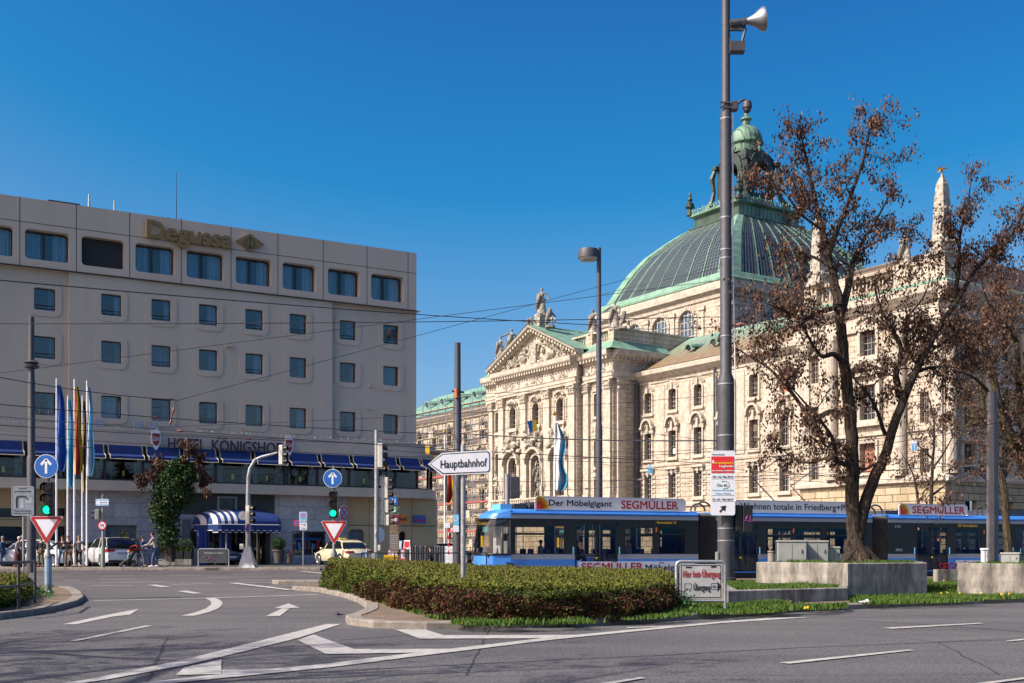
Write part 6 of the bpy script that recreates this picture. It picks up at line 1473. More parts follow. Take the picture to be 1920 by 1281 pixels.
# ---------------------------------------------------------------- vehicles (local: +x = front, y = left, z up)
def car(kind,loc,rz,paint,label,L=4.6,Wd=1.8,Ht=1.45,style='saloon',taxi=False):
 root=empty(kind,loc,label,'car',rz=rz)
 nx=25;hw=Wd/2
 belt=lambda u:{'saloon':.93,'van':1.02,'small':.88}[style]*(Ht/{'saloon':1.45,'van':1.56,'small':1.41}[style])
 def top(u):
  b=belt(u)
  f=.72 if style!='van' else .86
  if u>.97:return f*.80
  if u>.70:return f+(b-f)*(1-ss((u-.66)/.34))
  if u<.12 and style=='saloon':return b*(.93+.07*ss(u/.12))
  return b
 rings=[]
 us=[0,.01,.03,.07,.12,.18,.25,.32,.4,.48,.56,.64,.7,.76,.82,.88,.93,.965,.985,1.0]
 for u in us:
  x=-L/2+L*u;e=min(u,1-u);w=hw*(1-.16*(1-ss(e/.10))**1.5);zb=.22+.12*(1-ss(e/.06));zt=top(u)*(1-.22*(1-ss(e/.03)))
  rings.append([(x,-w*.92,zb),(x,-w,zb+.12),(x,-w*1.0,zb+(zt-zb)*.55),(x,-w*.975,zt-.07),(x,-w*.90,zt),(x,0,zt+.035),(x,w*.90,zt),(x,w*.975,zt-.07),(x,w,zb+(zt-zb)*.55),(x,w,zb+.12),(x,w*.92,zb)])
 b=MB();b.rings(rings,0)
 b.build('body',paint,root,world=False,smooth=True)
 pr={'saloon':[(.10,0),(.24,.84),(.34,.98),(.48,1),(.58,.93),(.74,0)],'van':[(.01,.0),(.06,.75),(.12,.96),(.4,1),(.56,.95),(.80,0)],'small':[(.02,.0),(.08,.8),(.14,.97),(.4,1),(.52,.93),(.68,0)]}[style]
 rs=[];n=16
 for k in range(n+1):
  u=pr[0][0]+(pr[-1][0]-pr[0][0])*k/n
  for(a,ha),(c,hc)in zip(pr,pr[1:]):
   if a<=u<=c+1e-9:hh=ha+(hc-ha)*((u-a)/(c-a));break
  zt=top(u)-.03+(Ht-top(u)+.03)*hh;x=-L/2+L*u;wt=hw*(.90-.16*hh);zb2=top(u)-.06
  rs.append([(x,-hw*.88,zb2),(x,-wt,zt-.05*hh),(x,-wt*.82,zt),(x,0,zt+.02*hh),(x,wt*.82,zt),(x,wt,zt-.05*hh),(x,hw*.88,zb2)])
 g=MB();g.rings(rs,0);g.build('window_glass',M_carglass,root,world=False,smooth=True)
 rf=MB()
 def off(p,o):return(p[0],p[1]*(1+o*.8),p[2]+o)
 idx=[k for k in range(n+1)if rs[k][3][2]>top(0)+(Ht-belt(.5))*.80]
 for a,c in zip(idx,idx[1:]):
  for j in range(1,5):rf.poly([off(rs[a][j],.010),off(rs[a][j+1],.010),off(rs[c][j+1],.010),off(rs[c][j],.010)])
 k0,k1=idx[0],idx[-1];mid=(k0+k1)//2+(0 if style!='van' else 1)
 for s_ in(1,5):
  o2=0 if s_==1 else 6
  for(ka,kb,tw)in((k0,0 if style!='saloon' else 1,.16),(k1,n-1,.09),(mid,mid,.10)):
   p,q_=off(rs[ka][s_],.012),off(rs[kb][o2],.012);rf.poly([(p[0]-tw/2,p[1],p[2]),(p[0]+tw/2,p[1],p[2]),(q_[0]+tw/2,q_[1],q_[2]),(q_[0]-tw/2,q_[1],q_[2])])
 rf.build('roof',paint,root,world=False)
 R_={'saloon':.33,'van':.33,'small':.31}[style]
 for x in(-L/2+L*.19,-L/2+L*.81):
  q=MB()
  for s_ in(-1,1):q.tube([(x,s_*(hw*.80),R_),(x,s_*(hw+.004),R_)],R_+.06,24)
  q.build('wheel_arch',M_black,root,world=False)
  for s_ in(-1,1):
   q=MB();q.tube([(x,s_*(hw-.17),R_),(x,s_*(hw+.012),R_)],[R_,R_],26);wh=q.build('wheel',M_tyre,root,world=False)
   q=MB();y=s_*(hw+.014)
   for k in range(10):
    a=k*.6283;q.poly([(x+.04*math.cos(a-.5),y,R_+.04*math.sin(a-.5)),(x+R_*.66*math.cos(a-.1),y,R_+R_*.66*math.sin(a-.1)),(x+R_*.66*math.cos(a+.1),y,R_+R_*.66*math.sin(a+.1)),(x+.04*math.cos(a+.5),y,R_+.04*math.sin(a+.5))])
   q.tube([(x+R_*.68*math.cos(a*.2618),y,R_+R_*.68*math.sin(a*.2618))for a in range(25)],.016,5);q.build('rim',M_rim,wh,world=False)
 zt=top(.04)
 for s_ in(-1,1):
  q=MB();q.rings([[(-L/2-.01+dx,s_*hw*y,zt*z)for y,z in((.45,.80),(.86,.78),(.88,.93),(.45,.92))]for dx in(0,.05)]);q.rings([[(-L/2+dx,s_*(hw*.86+dy),zt*z)for z in(.78,.94)]+[(-L/2+dx+.22,s_*(hw*.985+dy),zt*z)for z in(.93,.80)]for dx,dy in((0,0),(.0,.012))]);q.build('tail_light',M_taillight,root,world=False)
  q=MB();zf=top(.93);q.rings([[(L/2-.12+dx,s_*hw*y,zf*z)for y,z in((.48,.80),(.90,.80),(.92,1.0),(.55,.96))]for dx in(0,.06)]);q.build('headlight',M_headlight,root,world=False)
  q=MB();q.ball((L*.5*.36+(.2 if style=='van' else 0),s_*(hw+.09),belt(.6)+.04),.10,8,sx=.6,sz=.7);q.build('wing_mirror',paint,root,world=False,smooth=True)
 q=MB();q.box(-L/2-.012,-L/2+.02,-.26,.26,zt*.66,zt*.66+.11);q.box(L/2-.02,L/2+.012,-.26,.26,.42,.53);q.build('number_plate',M_plate,root,world=False)
 q=MB();q.box(L/2-.03,L/2+.008,-.5,.5,.56,.68);q.box(-L/2-.008,-L/2+.06,-hw*.8,hw*.8,.25,.38);q.box(-L*.3,L*.3,-hw*.94,hw*.94,.17,.27);q.build('dark_trim',M_black,root,world=False)
 if taxi:q=MB();q.bbox(-.02,.14,-.22,.22,Ht+.01,Ht+.13,.02);ts=q.build('taxi_roof_sign',M_yellow,root,world=False)
 return root
def atpx(x,Y,dz=0.0):X=(x-CX)/FPX*Y;return Vector((X,Y,zg(X,Y)+.006+dz))
car('parked_minivan',atpx(206,63.3),R(126),M_carwhite,'white compact people carrier parked beside the hotel planters, seen from the rear corner',L=4.35,Wd=1.8,Ht=1.6,style='van')
car('saloon_car',atpx(58,62.5),R(180),M_carwhite,'long white saloon standing behind the waiting pedestrians at the left edge',L=4.9,Wd=1.88,Ht=1.47)
car('small_car',atpx(421,69.5),R(-62),M_cardark,'small dark hatchback parked nose forward under the hotel canopy',L=3.8,Wd=1.7,Ht=1.42,style='small')
car('taxi',atpx(643,69.0),R(124),M_carcream,'cream taxi with a yellow roof sign by the hotel shop window, seen from behind',L=4.75,Wd=1.85,Ht=1.5,taxi=True)
c1=car('passing_car',atpx(845,92),R(0),M_carblack,'black car passing behind the tall mast in front of the scaffolding',L=4.6,style='saloon')
car('passing_car',atpx(790,96),R(0),M_carblack,'black car half hidden by the rounded hotel corner',L=4.4,style='van',Ht=1.55)
def bicycle(loc,face):
 root=empty('bicycle',loc,'dark city bicycle ridden along the kerb by a woman in a grey sweater','bicycle',rz=face)
 r=.35
 for x in(-.54,.54):
  q=MB();q.tube([(x+r*math.cos(a*.2244),0,r+r*math.sin(a*.2244))for a in range(29)],.018,6);w_=q.build('wheel',M_tyre,root,world=False)
  q=MB();[q.tube([(x,0,r),(x+(r-.02)*math.cos(a*.524),0,r+(r-.02)*math.sin(a*.524))],.0035,3)for a in range(12)];q.ball((x,0,r),.03,6);q.build('spokes',M_alu,w_,world=False)
 q=MB();bb=(-.06,0,.30);st=(-.18,0,.80);hd=(.40,0,.86);hd2=(.43,0,.72)
 for a,b in((bb,st),(bb,hd2),(st,(-.54,0,r)),(bb,(-.54,0,r)),(hd,(.54,0,r)),((-.14,0,.62),hd2),(st,(-.2,0,.92)),(hd,(.38,0,1.05))):q.tube([a,b],.016,6)
 q.build('frame',M_navy,root,world=False)
 q=MB();q.tube([(.28,-.28,1.05),(.36,-.18,1.08),(.38,0,1.07),(.36,.18,1.08),(.28,.28,1.05)],.013,6);q.build('handlebar',M_alu,root,world=False)
 q=MB();q.tube([(-.33,0,.95),(-.2,0,.96),(-.06,0,.95)],[.08,.07,.02],8);q.build('saddle',M_black,root,world=False)
 q=MB();q.tube([(-.75,0,.70),(-.3,0,.72)],.02,5);q.box(-.75,-.4,-.09,.09,.72,.74);q.build('carrier',M_black,root,world=False)
 q=MB();q.tube([(-.06,-.08,.30),(-.06,.08,.30)],.02,6);q.box(-.12,.0,-.14,-.09,.16,.18);q.box(-.12,.0,.09,.14,.42,.44);q.build('pedals',M_black,root,world=False)
 return root
Yb=54.4;bp=GX(287,Yb,.12);bicycle(bp,math.pi)
cyc=figure('person',bp+Vector((.14,0,.02)),1.66,-90,'woman in a light grey sweater and jeans riding the bicycle to the left','person',top=C_beige,legs=C_jeans,hair=H_brown,lean=.16,larm=(.08,.42,.45),rarm=(.08,.42,.45),lleg=(.02,.16),rleg=(.02,-.02),shoes=C_white)
st=empty('stroller',GX(241,55.2,.12),'black stroller with a red hood carrying a child in turquoise, pushed beside the minivan','stroller',rz=math.pi)
q=MB()
for x in(-.28,.3):
 for y in(-.2,.2):q.tube([(x,y-.02,.1),(x,y+.02,.1)],.1,12)
q.build('wheel',M_tyre,st,world=False)
q=MB();[q.tube([(.35,y,.12),(-.1,y,.45),(-.5,y,1.02)],.014,5)for y in(-.22,.22)];[q.tube([(-.3,y,.12),(.1,y,.5)],.014,5)for y in(-.22,.22)];q.tube([(-.5,-.22,1.02),(-.5,.22,1.02)],.016,5);q.build('frame',M_black,st,world=False)
q=MB();q.rings([[(.38,-.18,.32),(.38,.18,.32),(.36,.18,.28),(.36,-.18,.28)],[(-.05,-.19,.36),(-.05,.19,.36),(-.05,.19,.3),(-.05,-.19,.3)],[(-.3,-.19,.8),(-.3,.19,.8),(-.34,.19,.78),(-.34,-.19,.78)]]);q.build('seat',C_black,st,world=False)
q=MB();n=8;q.rings([[(-.33+.32*math.cos(a)*sc,y,.72+.34*math.sin(a)*sc)for a in[math.pi*.25+k*.16*math.pi/1.6 for k in range(n)]]for y,sc in((-.2,.9),(-.1,1),(.1,1),(.2,.9))],cap=False,closed=False);q.build('hood',C_red,st,world=False)
figure('person',GX(241,55.2,.12)+Vector((.02,0,.02)),1.0,-90,'small child in a turquoise top and yellow cap sitting in the stroller','person',top=C_teal,legs=C_black,hair=None,hat=M_yellow,sit=True,shoes=C_lblue)
# ---------------------------------------------------------------- street furniture; small local builders (local frame: x right, -y toward the camera)
FR=Vector((1,0,0));UPV=Vector((0,0,1))
def pole_thing(name,x,ybase,Y,profile,label,cat,m=M_pole,part='pole',z=None,group=None,n=14):
 base=Vector(((x-CX)/FPX*Y,Y,zg((x-CX)/FPX*Y,Y)if z is None else z));e=empty(name,base,label,cat,group)
 q=MB();q.lathe(profile,(0,0,0),n);q.build(part,m,e,world=False,smooth=True);return e
def up(e,y):
 return CH-(y-HY)/FPX*e.location.y-e.location.z
def rx(e,x):return(x-CX)/FPX*e.location.y-e.location.x
def disc_sign(e,cx,cz,r,face,parts,y=-.10,rot=0.0,name='sign_disc',back=M_galv):
 """parts: list of (fn, material) flat polygons on a disc facing -y"""
 M_=Matrix.Translation((cx,y,cz))@Matrix.Rotation(rot,4,'Z')
 q=MB();q.M=M_;q.tube([(0,.02,0),(0,0,0)],r,32,0);o=q.build(name,back,e,world=False)
 q=MB();q.M=M_;mats=[]
 for i,(polys,m)in enumerate(parts):
  if m not in mats:mats.append(m)
  for p in polys:q.poly([(a,-.004-.003*i,b)for a,b in p],mats.index(m))
 f=q.build('sign_face',mats,o,world=False);return o
def circ(r,n=32,cx=0,cz=0):return[(cx+r*math.cos(2*math.pi*k/n),cz+r*math.sin(2*math.pi*k/n))for k in range(n)]
def annq(r0,r1,n=32):return[[(r0*math.cos(a),r0*math.sin(a)),(r1*math.cos(a),r1*math.sin(a)),(r1*math.cos(b),r1*math.sin(b)),(r0*math.cos(b),r0*math.sin(b))]for a,b in[(2*math.pi*k/n,2*math.pi*(k+1)/n)for k in range(n)]]
def bar(x0,z0,x1,z1,w):
 d=Vector((x1-x0,z1-z0)).normalized();n=Vector((-d.y,d.x))*w/2;return[(x0+n.x,z0+n.y),(x1+n.x,z1+n.y),(x1-n.x,z1-n.y),(x0-n.x,z0-n.y)]
def arrow_up(r):return[bar(0,-.62*r,0,.5*r,.2*r),bar(0,.58*r,-.42*r,.12*r,.2*r),bar(0,.58*r,.42*r,.12*r,.2*r)]
def blue_arrow(e,x,yc,r):
 disc_sign(e,rx(e,x),up(e,yc),r,None,[([circ(r*.995)],M_white),([circ(r*.95)],M_blue),(arrow_up(r),M_white)],y=-.12,name='blue_arrow_sign')
def giveway(e,x,yt,yb,w):
 cx=rx(e,x);zt,zb=up(e,yt),up(e,yb);c=.035
 def tri(k):cz=zt-(zt-zb)/3;return[(cx+(a*k),cz+b*k)for a,b in((-w/2+c,zt-cz),(w/2-c,zt-cz),(w/2,zt-cz-c*1.2),(c*.6,zb-cz),(-c*.6,zb-cz),(-w/2,zt-cz-c*1.2))]
 q=MB();q.prism([(a,-.14,b)for a,b in tri(1)],(0,1,0),.02);o=q.build('give_way_sign',M_galv,e,world=False)
 q=MB();q.poly([(a,-.144,b)for a,b in tri(1)],0);q.poly([(a,-.147,b)for a,b in tri(.965)],1);cz=zt-(zt-zb)/3;q.poly([(cx+a,-.150,cz+b)for a,b in((-w*.335,(zt-cz)*.66),(w*.335,(zt-cz)*.66),(0,(zb-cz)*.66))],0);q.build('sign_face',[M_whitesign,M_red],o,world=False)
def signal(e,cx,zt,zb,lit=None,face=-90,m=M_black,w=.30,y=-.12,name='signal_head',n=3,visor=True,ped_=False):
 """three-lens head; face = heading of the lenses in degrees (-90 = toward the camera)"""
 h=zt-zb;M_=Matrix.Translation((cx,y,(zt+zb)/2))@Matrix.Rotation(R(face+90),4,'Z')
 q=MB();q.M=M_;q.bbox(-w/2,w/2,-.02,.20,-h/2,h/2,.03);o=q.build(name,m,e,world=False)
 for k in range(n):
  z=h/2-h*(k+.5)/n;r=h/n*.36
  q=MB();q.M=M_;q.tube([(0,-.025,z),(0,-.045,z)],[r,r*.9],20);q.build('lens',(M_redlens,M_amberlens,M_greenlamp if lit==2 else M_redlens)[k]if n==3 else M_redlens,o,world=False)
  if visor:
   q=MB();q.M=M_;q.rings([[((r+.02)*math.cos(a),-.02-dy,z+(r+.02)*math.sin(a))for a in[R(-35)+k2*R(250)/12 for k2 in range(13)]]for dy in(0,.17)],cap=False,closed=False);q.build('visor',M_black,o,world=False)
 return o
def rect_sign(e,x0,x1,y0,y1,m,name,yy=-.12,edge=None,r=.03,world=False):
 a,b=rx(e,x0),rx(e,x1);zt,zb=up(e,y0),up(e,y1)
 pts=[(a+r,zb),(b-r,zb),(b,zb+r),(b,zt-r),(b-r,zt),(a+r,zt),(a,zt-r),(a,zb+r)]
 q=MB();q.prism([(u,yy,v)for u,v in pts],(0,1,0),.02);o=q.build(name,m,e,world=False);return o,a,b,zb,zt
def ltext(s,e,a,z,cap,w,m,y,bold=.01,name='lettering',par=None):return put_text(s,par or e,(a,y,z),FR,UPV,cap,m,width=w,bold=bold,depth=.004,name=name,world=False)
Ym=33.5;mz=.42
s=FPX/Ym;H_=lambda y:CH-(y-HY)/s-mz
mast=pole_thing('tall_mast',1361,None,Ym,[(.30,0),(.30,.1),(.245,.12),(.245,H_(735)),(.24,H_(712)),(.17,H_(700)),(.165,H_(230)),(.16,H_(215)),(.125,H_(200)),(.12,H_(-40)),(.06,H_(-42))],'very tall dark grey mast carrying a loudspeaker and cameras, beside the exhibition board','mast',z=mz,n=20)
q=MB();[q.tube([(0,0,H_(y)),(0,0,H_(y)+.035)],r,20)for y,r in((225,.172),(410,.172),(470,.175),(486,.175),(632,.178),(722,.25),(818,.25),(992,.25),(1015,.25))];q.build('steel_band',M_galv,mast,world=False)
q=MB();q.tube([(.19,-.04,H_(215)),(.20,-.04,H_(500)),(.27,-.08,H_(740)),(.27,-.08,H_(850))],.022,6);q.build('white_conduit',M_white,mast,world=False)
q=MB();X0=rx(mast,1375);q.lathe([(.0,0),(.08,.01),(.11,.1),(.17,.25),(.29,.42),(.34,.5),(.345,.56),(.30,.57),(.05,.3)],(0,0,0),22)
o=q.build('loudspeaker_horn',M_horn,mast,world=False,smooth=True);o.location=(rx(mast,1397),-.05,H_(42));o.rotation_euler=(0,R(82),0)
q=MB();q.tube([(.1,-.05,H_(47)),(rx(mast,1392),-.05,H_(44))],.12,10);q.tube([(rx(mast,1391),-.05,H_(45)),(rx(mast,1397),-.05,H_(45))],.15,12);q.box(.1,rx(mast,1392),-.1,0,H_(59),H_(55));q.tube([(rx(mast,1397),-.05,H_(55)),(rx(mast,1390),-.05,H_(83))],.045,6);q.box(.1,rx(mast,1395),-.2,.1,H_(100),H_(82));q.box(-.02,.12,-.1,.1,H_(103),H_(72));q.build('bracket',M_pole,mast,world=False)
q=MB();q.bbox(.10,rx(mast,1383),-.12,.12,H_(208),H_(192),.02);q.tube([(rx(mast,1381),0,H_(198)),(rx(mast,1388),0,H_(190)),(rx(mast,1396),0,H_(187)),(rx(mast,1401),0,H_(190))],.035,7);q.lathe([(.03,H_(189)),(.12,H_(191)),(.14,H_(197)),(.14,H_(203)),(.12,H_(204))],(rx(mast,1401),0,0),16);q.ball((rx(mast,1401),0,H_(205)),.115,14);[q.box(-.2,.1,-.16,-.12,H_(y),H_(y)+.04)for y in(197,206)];q.build('dome_camera',M_pole,mast,world=False,smooth=True)
ob,a,b,zb,zt=rect_sign(mast,1328.5,1374,847,967,M_whitesign,'exhibition_board',yy=-.34,r=.04);w_=b-a;hh=zt-zb;yy=-.345
L=lambda f:zt-hh*f
q=MB();q.box(a+.02,b-.03,yy-.003,yy,L(.345),L(.09),0);[q.box(a+.03,b-.03,yy-.002,yy,L(f)-.003,L(f)+.003,1)for f in(.435,.69,.785)];q.box(a+.05,a+.10,yy-.006,yy-.003,L(.195),L(.15),2);q.build('red_panel',[M_brightred,M_black,M_white],ob,world=False)
ltext('transport',ob,a+.11,L(.205),.068,w_*.78,M_yellow,yy-.004,.03);ltext('logistic',ob,a+w_*.36,L(.255),.06,w_*.58,M_white,yy-.004,.02);ltext('the leading exhibition',ob,a+.05,L(.32),.04,w_*.86,M_white,yy-.004,.02)
ltext('09.–12. Mai 2017',ob,a+.06,L(.415),.05,w_*.84,M_black,yy-.001);ltext('Messe München',ob,a+.05,L(.065),.028,w_*.5,M_black,yy-.001);ltext('19.–21. Mai 2017',ob,a+.05,L(.765),.05,w_*.84,M_black,yy-.001)
ltext('Die 66',ob,a+w_*.27,L(.555),.085,w_*.4,M_leafnew,yy-.001,0);ltext('Deutschlands größte',ob,a+.05,L(.62),.045,w_*.86,M_lightblue,yy-.001,0);ltext('50plus Messe!',ob,a+w_*.2,L(.67),.045,w_*.6,M_lightblue,yy-.001,0)
q=MB();q.tube([(a+w_*.55+.15*math.cos(t),yy,L(.53)+.11*math.sin(t))for t in[-1.8+k*.3 for k in range(14)]],.006,4);q.build('swirl_logo',M_leafnew,ob,world=False)
q=MB();cx_,cz_=(a+b)/2,L(.9);v=.085;q.poly([(cx_+x*v,yy-.002,cz_+z*v)for x,z in((-1.3,-.9),(-.9,-1.3),(.1,-.3),(.75,-.95),(1.1,1.1),(-.95,.75),(-.3,.1))]);[q.box(cx_-.14+k*.04,cx_-.12+k*.04,yy-.004,yy-.003,cz_-.1,cz_-.02,1)for k in range(0)];q.build('black_arrow',M_black,ob,world=False)
q=MB();q.bbox(rx(mast,1377),rx(mast,1390),-.2,.25,H_(996),H_(948),.02);q.bbox(rx(mast,1390.3),rx(mast,1408),-.25,.2,H_(998),H_(948),.02);cb=q.build('black_cabinet',M_black,mast,world=False)
q=MB();pts=[(rx(mast,1394)+.035*k+.05*math.sin(k*2.3),-.262,H_(973)+.1*math.sin(k*1.9))for k in range(7)];q.tube(pts,.008,4);q.tube([(rx(mast,1392),-.262,H_(976)),(rx(mast,1406),-.262,H_(979))],.008,4);q.build('graffiti',mat('graffiti_magenta',(.35,.06,.28),.6,var=0),cb,world=False)
q=MB();q.bbox(rx(mast,1341),rx(mast,1346),-.15,0,H_(1050),H_(1035),.01);q.build('small_box',M_box,mast,world=False)
Ys=22.9;b0=GX(1312,Ys,.12);e=empty('crossing_board',b0,'white board in a bent grey tube frame reading Hier kein Übergang, beside the hedge end','sign board',rz=R(3))
xa,xb=rx(e,1268),rx(e,1360);ztop_=CH+(HY-1053)/FPX*Ys-b0.z
q=MB();r=.07;q.tube([(xa,0,0),(xa,0,ztop_-r),(xa+r*.3,0,ztop_-r*.3),(xa+r,0,ztop_),(xb-r,0,ztop_),(xb-r*.3,0,ztop_-r*.3),(xb,0,ztop_-r),(xb,0,0)],.032,10);q.tube([(xa,0,.19),(xb,0,.19)],.03,8);q.build('tube_frame',M_galv,e,world=False,smooth=True)
q=MB();q.box(xa+.06,xb-.06,-.012,.012,.235,ztop_-.05,0);o=q.build('panel',M_dirtysign,e,world=False)
q=MB();y=-.014;A,B_,C_,D_=xa+.085,xb-.085,.255,ztop_-.07
for p in((A,B_,C_,C_+.012),(A,B_,D_-.012,D_),(A,A+.012,C_,D_),(B_-.012,B_,C_,D_)):q.box(p[0],p[1],y-.002,y,p[2],p[3])
q.build('border',M_black,o,world=False)
ltext('Hier kein Übergang',o,A+.04,D_-.24,.135,(B_-A)*.93,M_red,y-.002,.006);ltext('Übergang',o,A+(B_-A)*.31,C_+.15,.125,(B_-A)*.42,M_black,y-.002,.006);ltext('50 m',o,A+(B_-A)*.78,C_+.2,.05,.13,M_black,y-.002,.0)
q=MB();t0,t1=A+(B_-A)*.75,A+(B_-A)*.91;q.poly([(t1,y-.003,C_+.12),(t1+.08,y-.003,C_+.225),(t1,y-.003,C_+.33)],0)
for p in((t0,t1,C_+.16,C_+.168),(t0,t1,C_+.28,C_+.288),(t0,t0+.008,C_+.16,C_+.288)):q.box(p[0],p[1],y-.003,y,p[2],p[3])
u0,u1=A+(B_-A)*.09,A+(B_-A)*.25
for p in((u0,u1,C_+.16,C_+.166),(u0,u1,C_+.28,C_+.286),(u0,u0+.006,C_+.16,C_+.286),(u1,u1+.006,C_+.16,C_+.286)):q.box(p[0],p[1],y-.003,y,p[2],p[3])
q.box(A+.1,A+.22,y-.003,y,D_-.06,D_-.03);q.box(B_-.2,B_-.1,y-.003,y,D_-.05,D_-.02);q.build('arrow_and_stickers',M_black,o,world=False)
Yh=23.0;e=pole_thing('direction_sign',868.5,None,Yh,[(.05,0),(.05,CH-(888-HY)/FPX*Yh-.12+.6)],'white arrow-shaped direction sign reading Hauptbahnhof on a grey post in the hedge','direction sign',m=M_galv,z=.1)
P_=[(803,871,0),(828.5,850,0),(917,844.5,0),(921,848,0),(921.5,884,0),(918,888,0),(829,892,0)]
def outl(k,yy):
 c=(866,868.5);return[(rx(e,c[0]+(x-c[0])*k[0]),yy,up(e,c[1]+(y-c[1])*k[1]))for x,y,_ in P_]
q=MB();q.prism(outl((1,1),-.075),(0,1,0),.02,0);o=q.build('sign_panel',M_whitesign,e,world=False)
q=MB();q.poly(outl((.955,.90),-.078),0);q.poly(outl((.925,.82),-.081),1);q.build('border',[M_black,M_whitesign],o,world=False)
put_text('Hauptbahnhof',o,(rx(e,826.5),-.083,up(e,878.5)),Vector((1,0,.045)),UPV,.16,M_black,width=rx(e,913)-rx(e,826.5),bold=.008,depth=.003,world=False)
q=MB();q.tube([(0,0,up(e,1045)),(0,0,up(e,1003))],.0525,12);q.build('pale_sticker',M_galv,e,world=False)
def lamp_mast(x,ytop,Y,r0,label,lamp=None,joints=(),name='lamp_post',m=M_pole,z=None):
 z0=zg((x-CX)/FPX*Y,Y)if z is None else z;h=CH-(ytop-HY)/FPX*Y-z0
 e=pole_thing(name,x,None,Y,[(r0*1.05,0),(r0,h*.45),(r0*.98,h*.451),(r0*.8,h*.46),(r0*.78,h*.75),(r0*.68,h*.76),(r0*.62,h)],label,'mast',m=m,z=z0);return e,h
e,h=lamp_mast(1123,465,68,.21,'dark lamp post with a flat drum lamp on its left, before the portico');e['category']='street lamp'
q=MB();q.lathe([(.62,h-.62),(.62,h-.28),(.56,h-.1),(.05,h-.05)],(-.62,0,0),22);q.box(-.1,.1,-.08,.08,h-.5,h);q.build('lamp_drum',M_pole,e,world=False,smooth=True)
q=MB();q.lathe([(.1,h-.78),(.48,h-.74),(.58,h-.62)],(-.62,0,0),22);q.build('lamp_glass',mat('lamp_diffuser',(.55,.53,.4),.4,var=.05),e,world=False,smooth=True)
e,h=lamp_mast(858,643,62,.26,'dark catenary mast with an orange fitting above the Hauptbahnhof sign',name='catenary_mast')
q=MB();q.tube([(-.04,-.2,up(e,747)),(-.06,-.22,up(e,730))],.1,8);q.build('orange_fitting',M_orange,e,world=False);q=MB();q.tube([(-.3,0,up(e,733)),(.35,0,up(e,736))],.06,6);q.build('cross_arm',M_pole,e,world=False)
sg,a,b,zb,zt=rect_sign(e,850,861,965,985,M_lightblue,'blue_stop_sign',yy=-.33);q=MB();q.M=Matrix.Translation(((a+b)/2,-.34,(zt+zb)/2+.05));[q.poly([(x,0,z)for x,z in p])for p in annq(.09,.125)];q.build('ring_symbol',M_white,sg,world=False)
sg,a,b,zb,zt=rect_sign(e,850,861,985.5,998,M_whitesign,'lower_plate',yy=-.33)
e,h=lamp_mast(59,594,50,.19,'grey catenary mast at the left edge behind the give way sign',name='catenary_mast');q=MB();q.lathe([(.3,up(e,690)),(.33,up(e,686)),(.2,up(e,684)),(.33,up(e,680)),(.2,up(e,676))],(0,0,0),10);q.build('insulator_collar',M_pole,e,world=False)
e=pole_thing('square_mast',1861,None,38,[(.01,0)],'square concrete-grey mast behind the right planter wall, lit on its left side','mast',z=.1);
q=MB();q.M=Matrix.Rotation(R(38),4,'Z');hs=up(e,735);q.rings([[(a*w,b*w,z)for a,b in((-1,-1),(1,-1),(1,1),(-1,1))]for w,z in((.135,0),(.135,3),(.11,hs))]);q.build('shaft',M_pole if False else mat('mast_grey',(.15,.15,.155),.6,var=.1),e,world=False)
def signal_post(x,ybase,Y,label,ya,ra,sy0,sy1,gy0,gy1,gw,rb,kx=1.0,zb_=None,top=855):
 e=pole_thing('traffic_light',x,None,Y,[(rb*1.0,0),(rb,0+(CH-(1040 if x>300 else 1042-HY)/FPX*Y if False else .02))],label,'traffic light',m=M_greenpole,z=zg((x-CX)/FPX*Y,Y)+.05 if zb_ is None else zb_)
 return e
e=pole_thing('traffic_light',90.5,None,30.5,[(.092,0),(.092,1.04),(.085,1.08),(.045,1.15),(.045,CH-(856-HY)/FPX*30.5-.1)],'traffic light showing green with a give way sign and blue arrow, on the left island','traffic light',m=M_greenpole,z=.12)
blue_arrow(e,90,875,.315);signal(e,rx(e,92),up(e,904),up(e,967),lit=2,w=.27);giveway(e,91,968.5,1020,.87)
q=MB();q.tube([(0,0,up(e,1096)),(0,0,up(e,1048))],.0935,14);q.build('blue_sticker',mat('pale_blue_sticker',(.25,.38,.50),.5),e,world=False)
e=pole_thing('traffic_light',626,None,43,[(.13,0),(.13,1.0),(.12,1.1),(.05,1.25),(.05,CH-(874-HY)/FPX*43-.15)],'traffic light showing green with a give way sign and blue arrow, at the hedge corner','traffic light',m=M_greenpole,z=.15)
blue_arrow(e,624.5,897.5,.35);signal(e,rx(e,625.5),up(e,921),up(e,971),lit=2,w=.30);giveway(e,627.5,977,1020,.96)
disc_sign(e,rx(e,646),up(e,962),.27,None,[([circ(.27)],M_white),(annq(.19,.26),M_brightred),([circ(.19)],M_lightblue),([bar(-.14,-.14,.14,.14,.05),bar(-.14,.14,.14,-.14,.05)],M_brightred)],y=-.05,rot=R(58),name='no_stopping_sign');q=MB();q.tube([(.05,0,up(e,963)),(rx(e,643),-.03,up(e,963))],.015,5);q.build('sign_arm',M_black,e,world=False)
e=pole_thing('signal_mast',465,None,54.0,[(.02,0)],'galvanised curved-arm signal mast standing in front of the hotel canopy','traffic light',m=M_galv,z=zg(-12.4,54)+.12)
q=MB();q.tube([(0,0,.45),(0,0,up(e,930)),(.02,0,up(e,895)),(.1,0,up(e,878)),(.35,0,up(e,862)),(.65,0,up(e,857)),(rx(e,520),0,up(e,849))],[.12,.105,.095,.09,.08,.075,.05],12);q.build('curved_arm',M_galv,e,world=False,smooth=True)
q=MB();q.rings([[(a*w,b*w,z)for a,b in((-1,-1),(1,-1),(1,1),(-1,1))]for w,z in((.42,0),(.36,.1),(.14,.9),(.12,1.0))]);q.build('cone_base',M_galv,e,world=False)
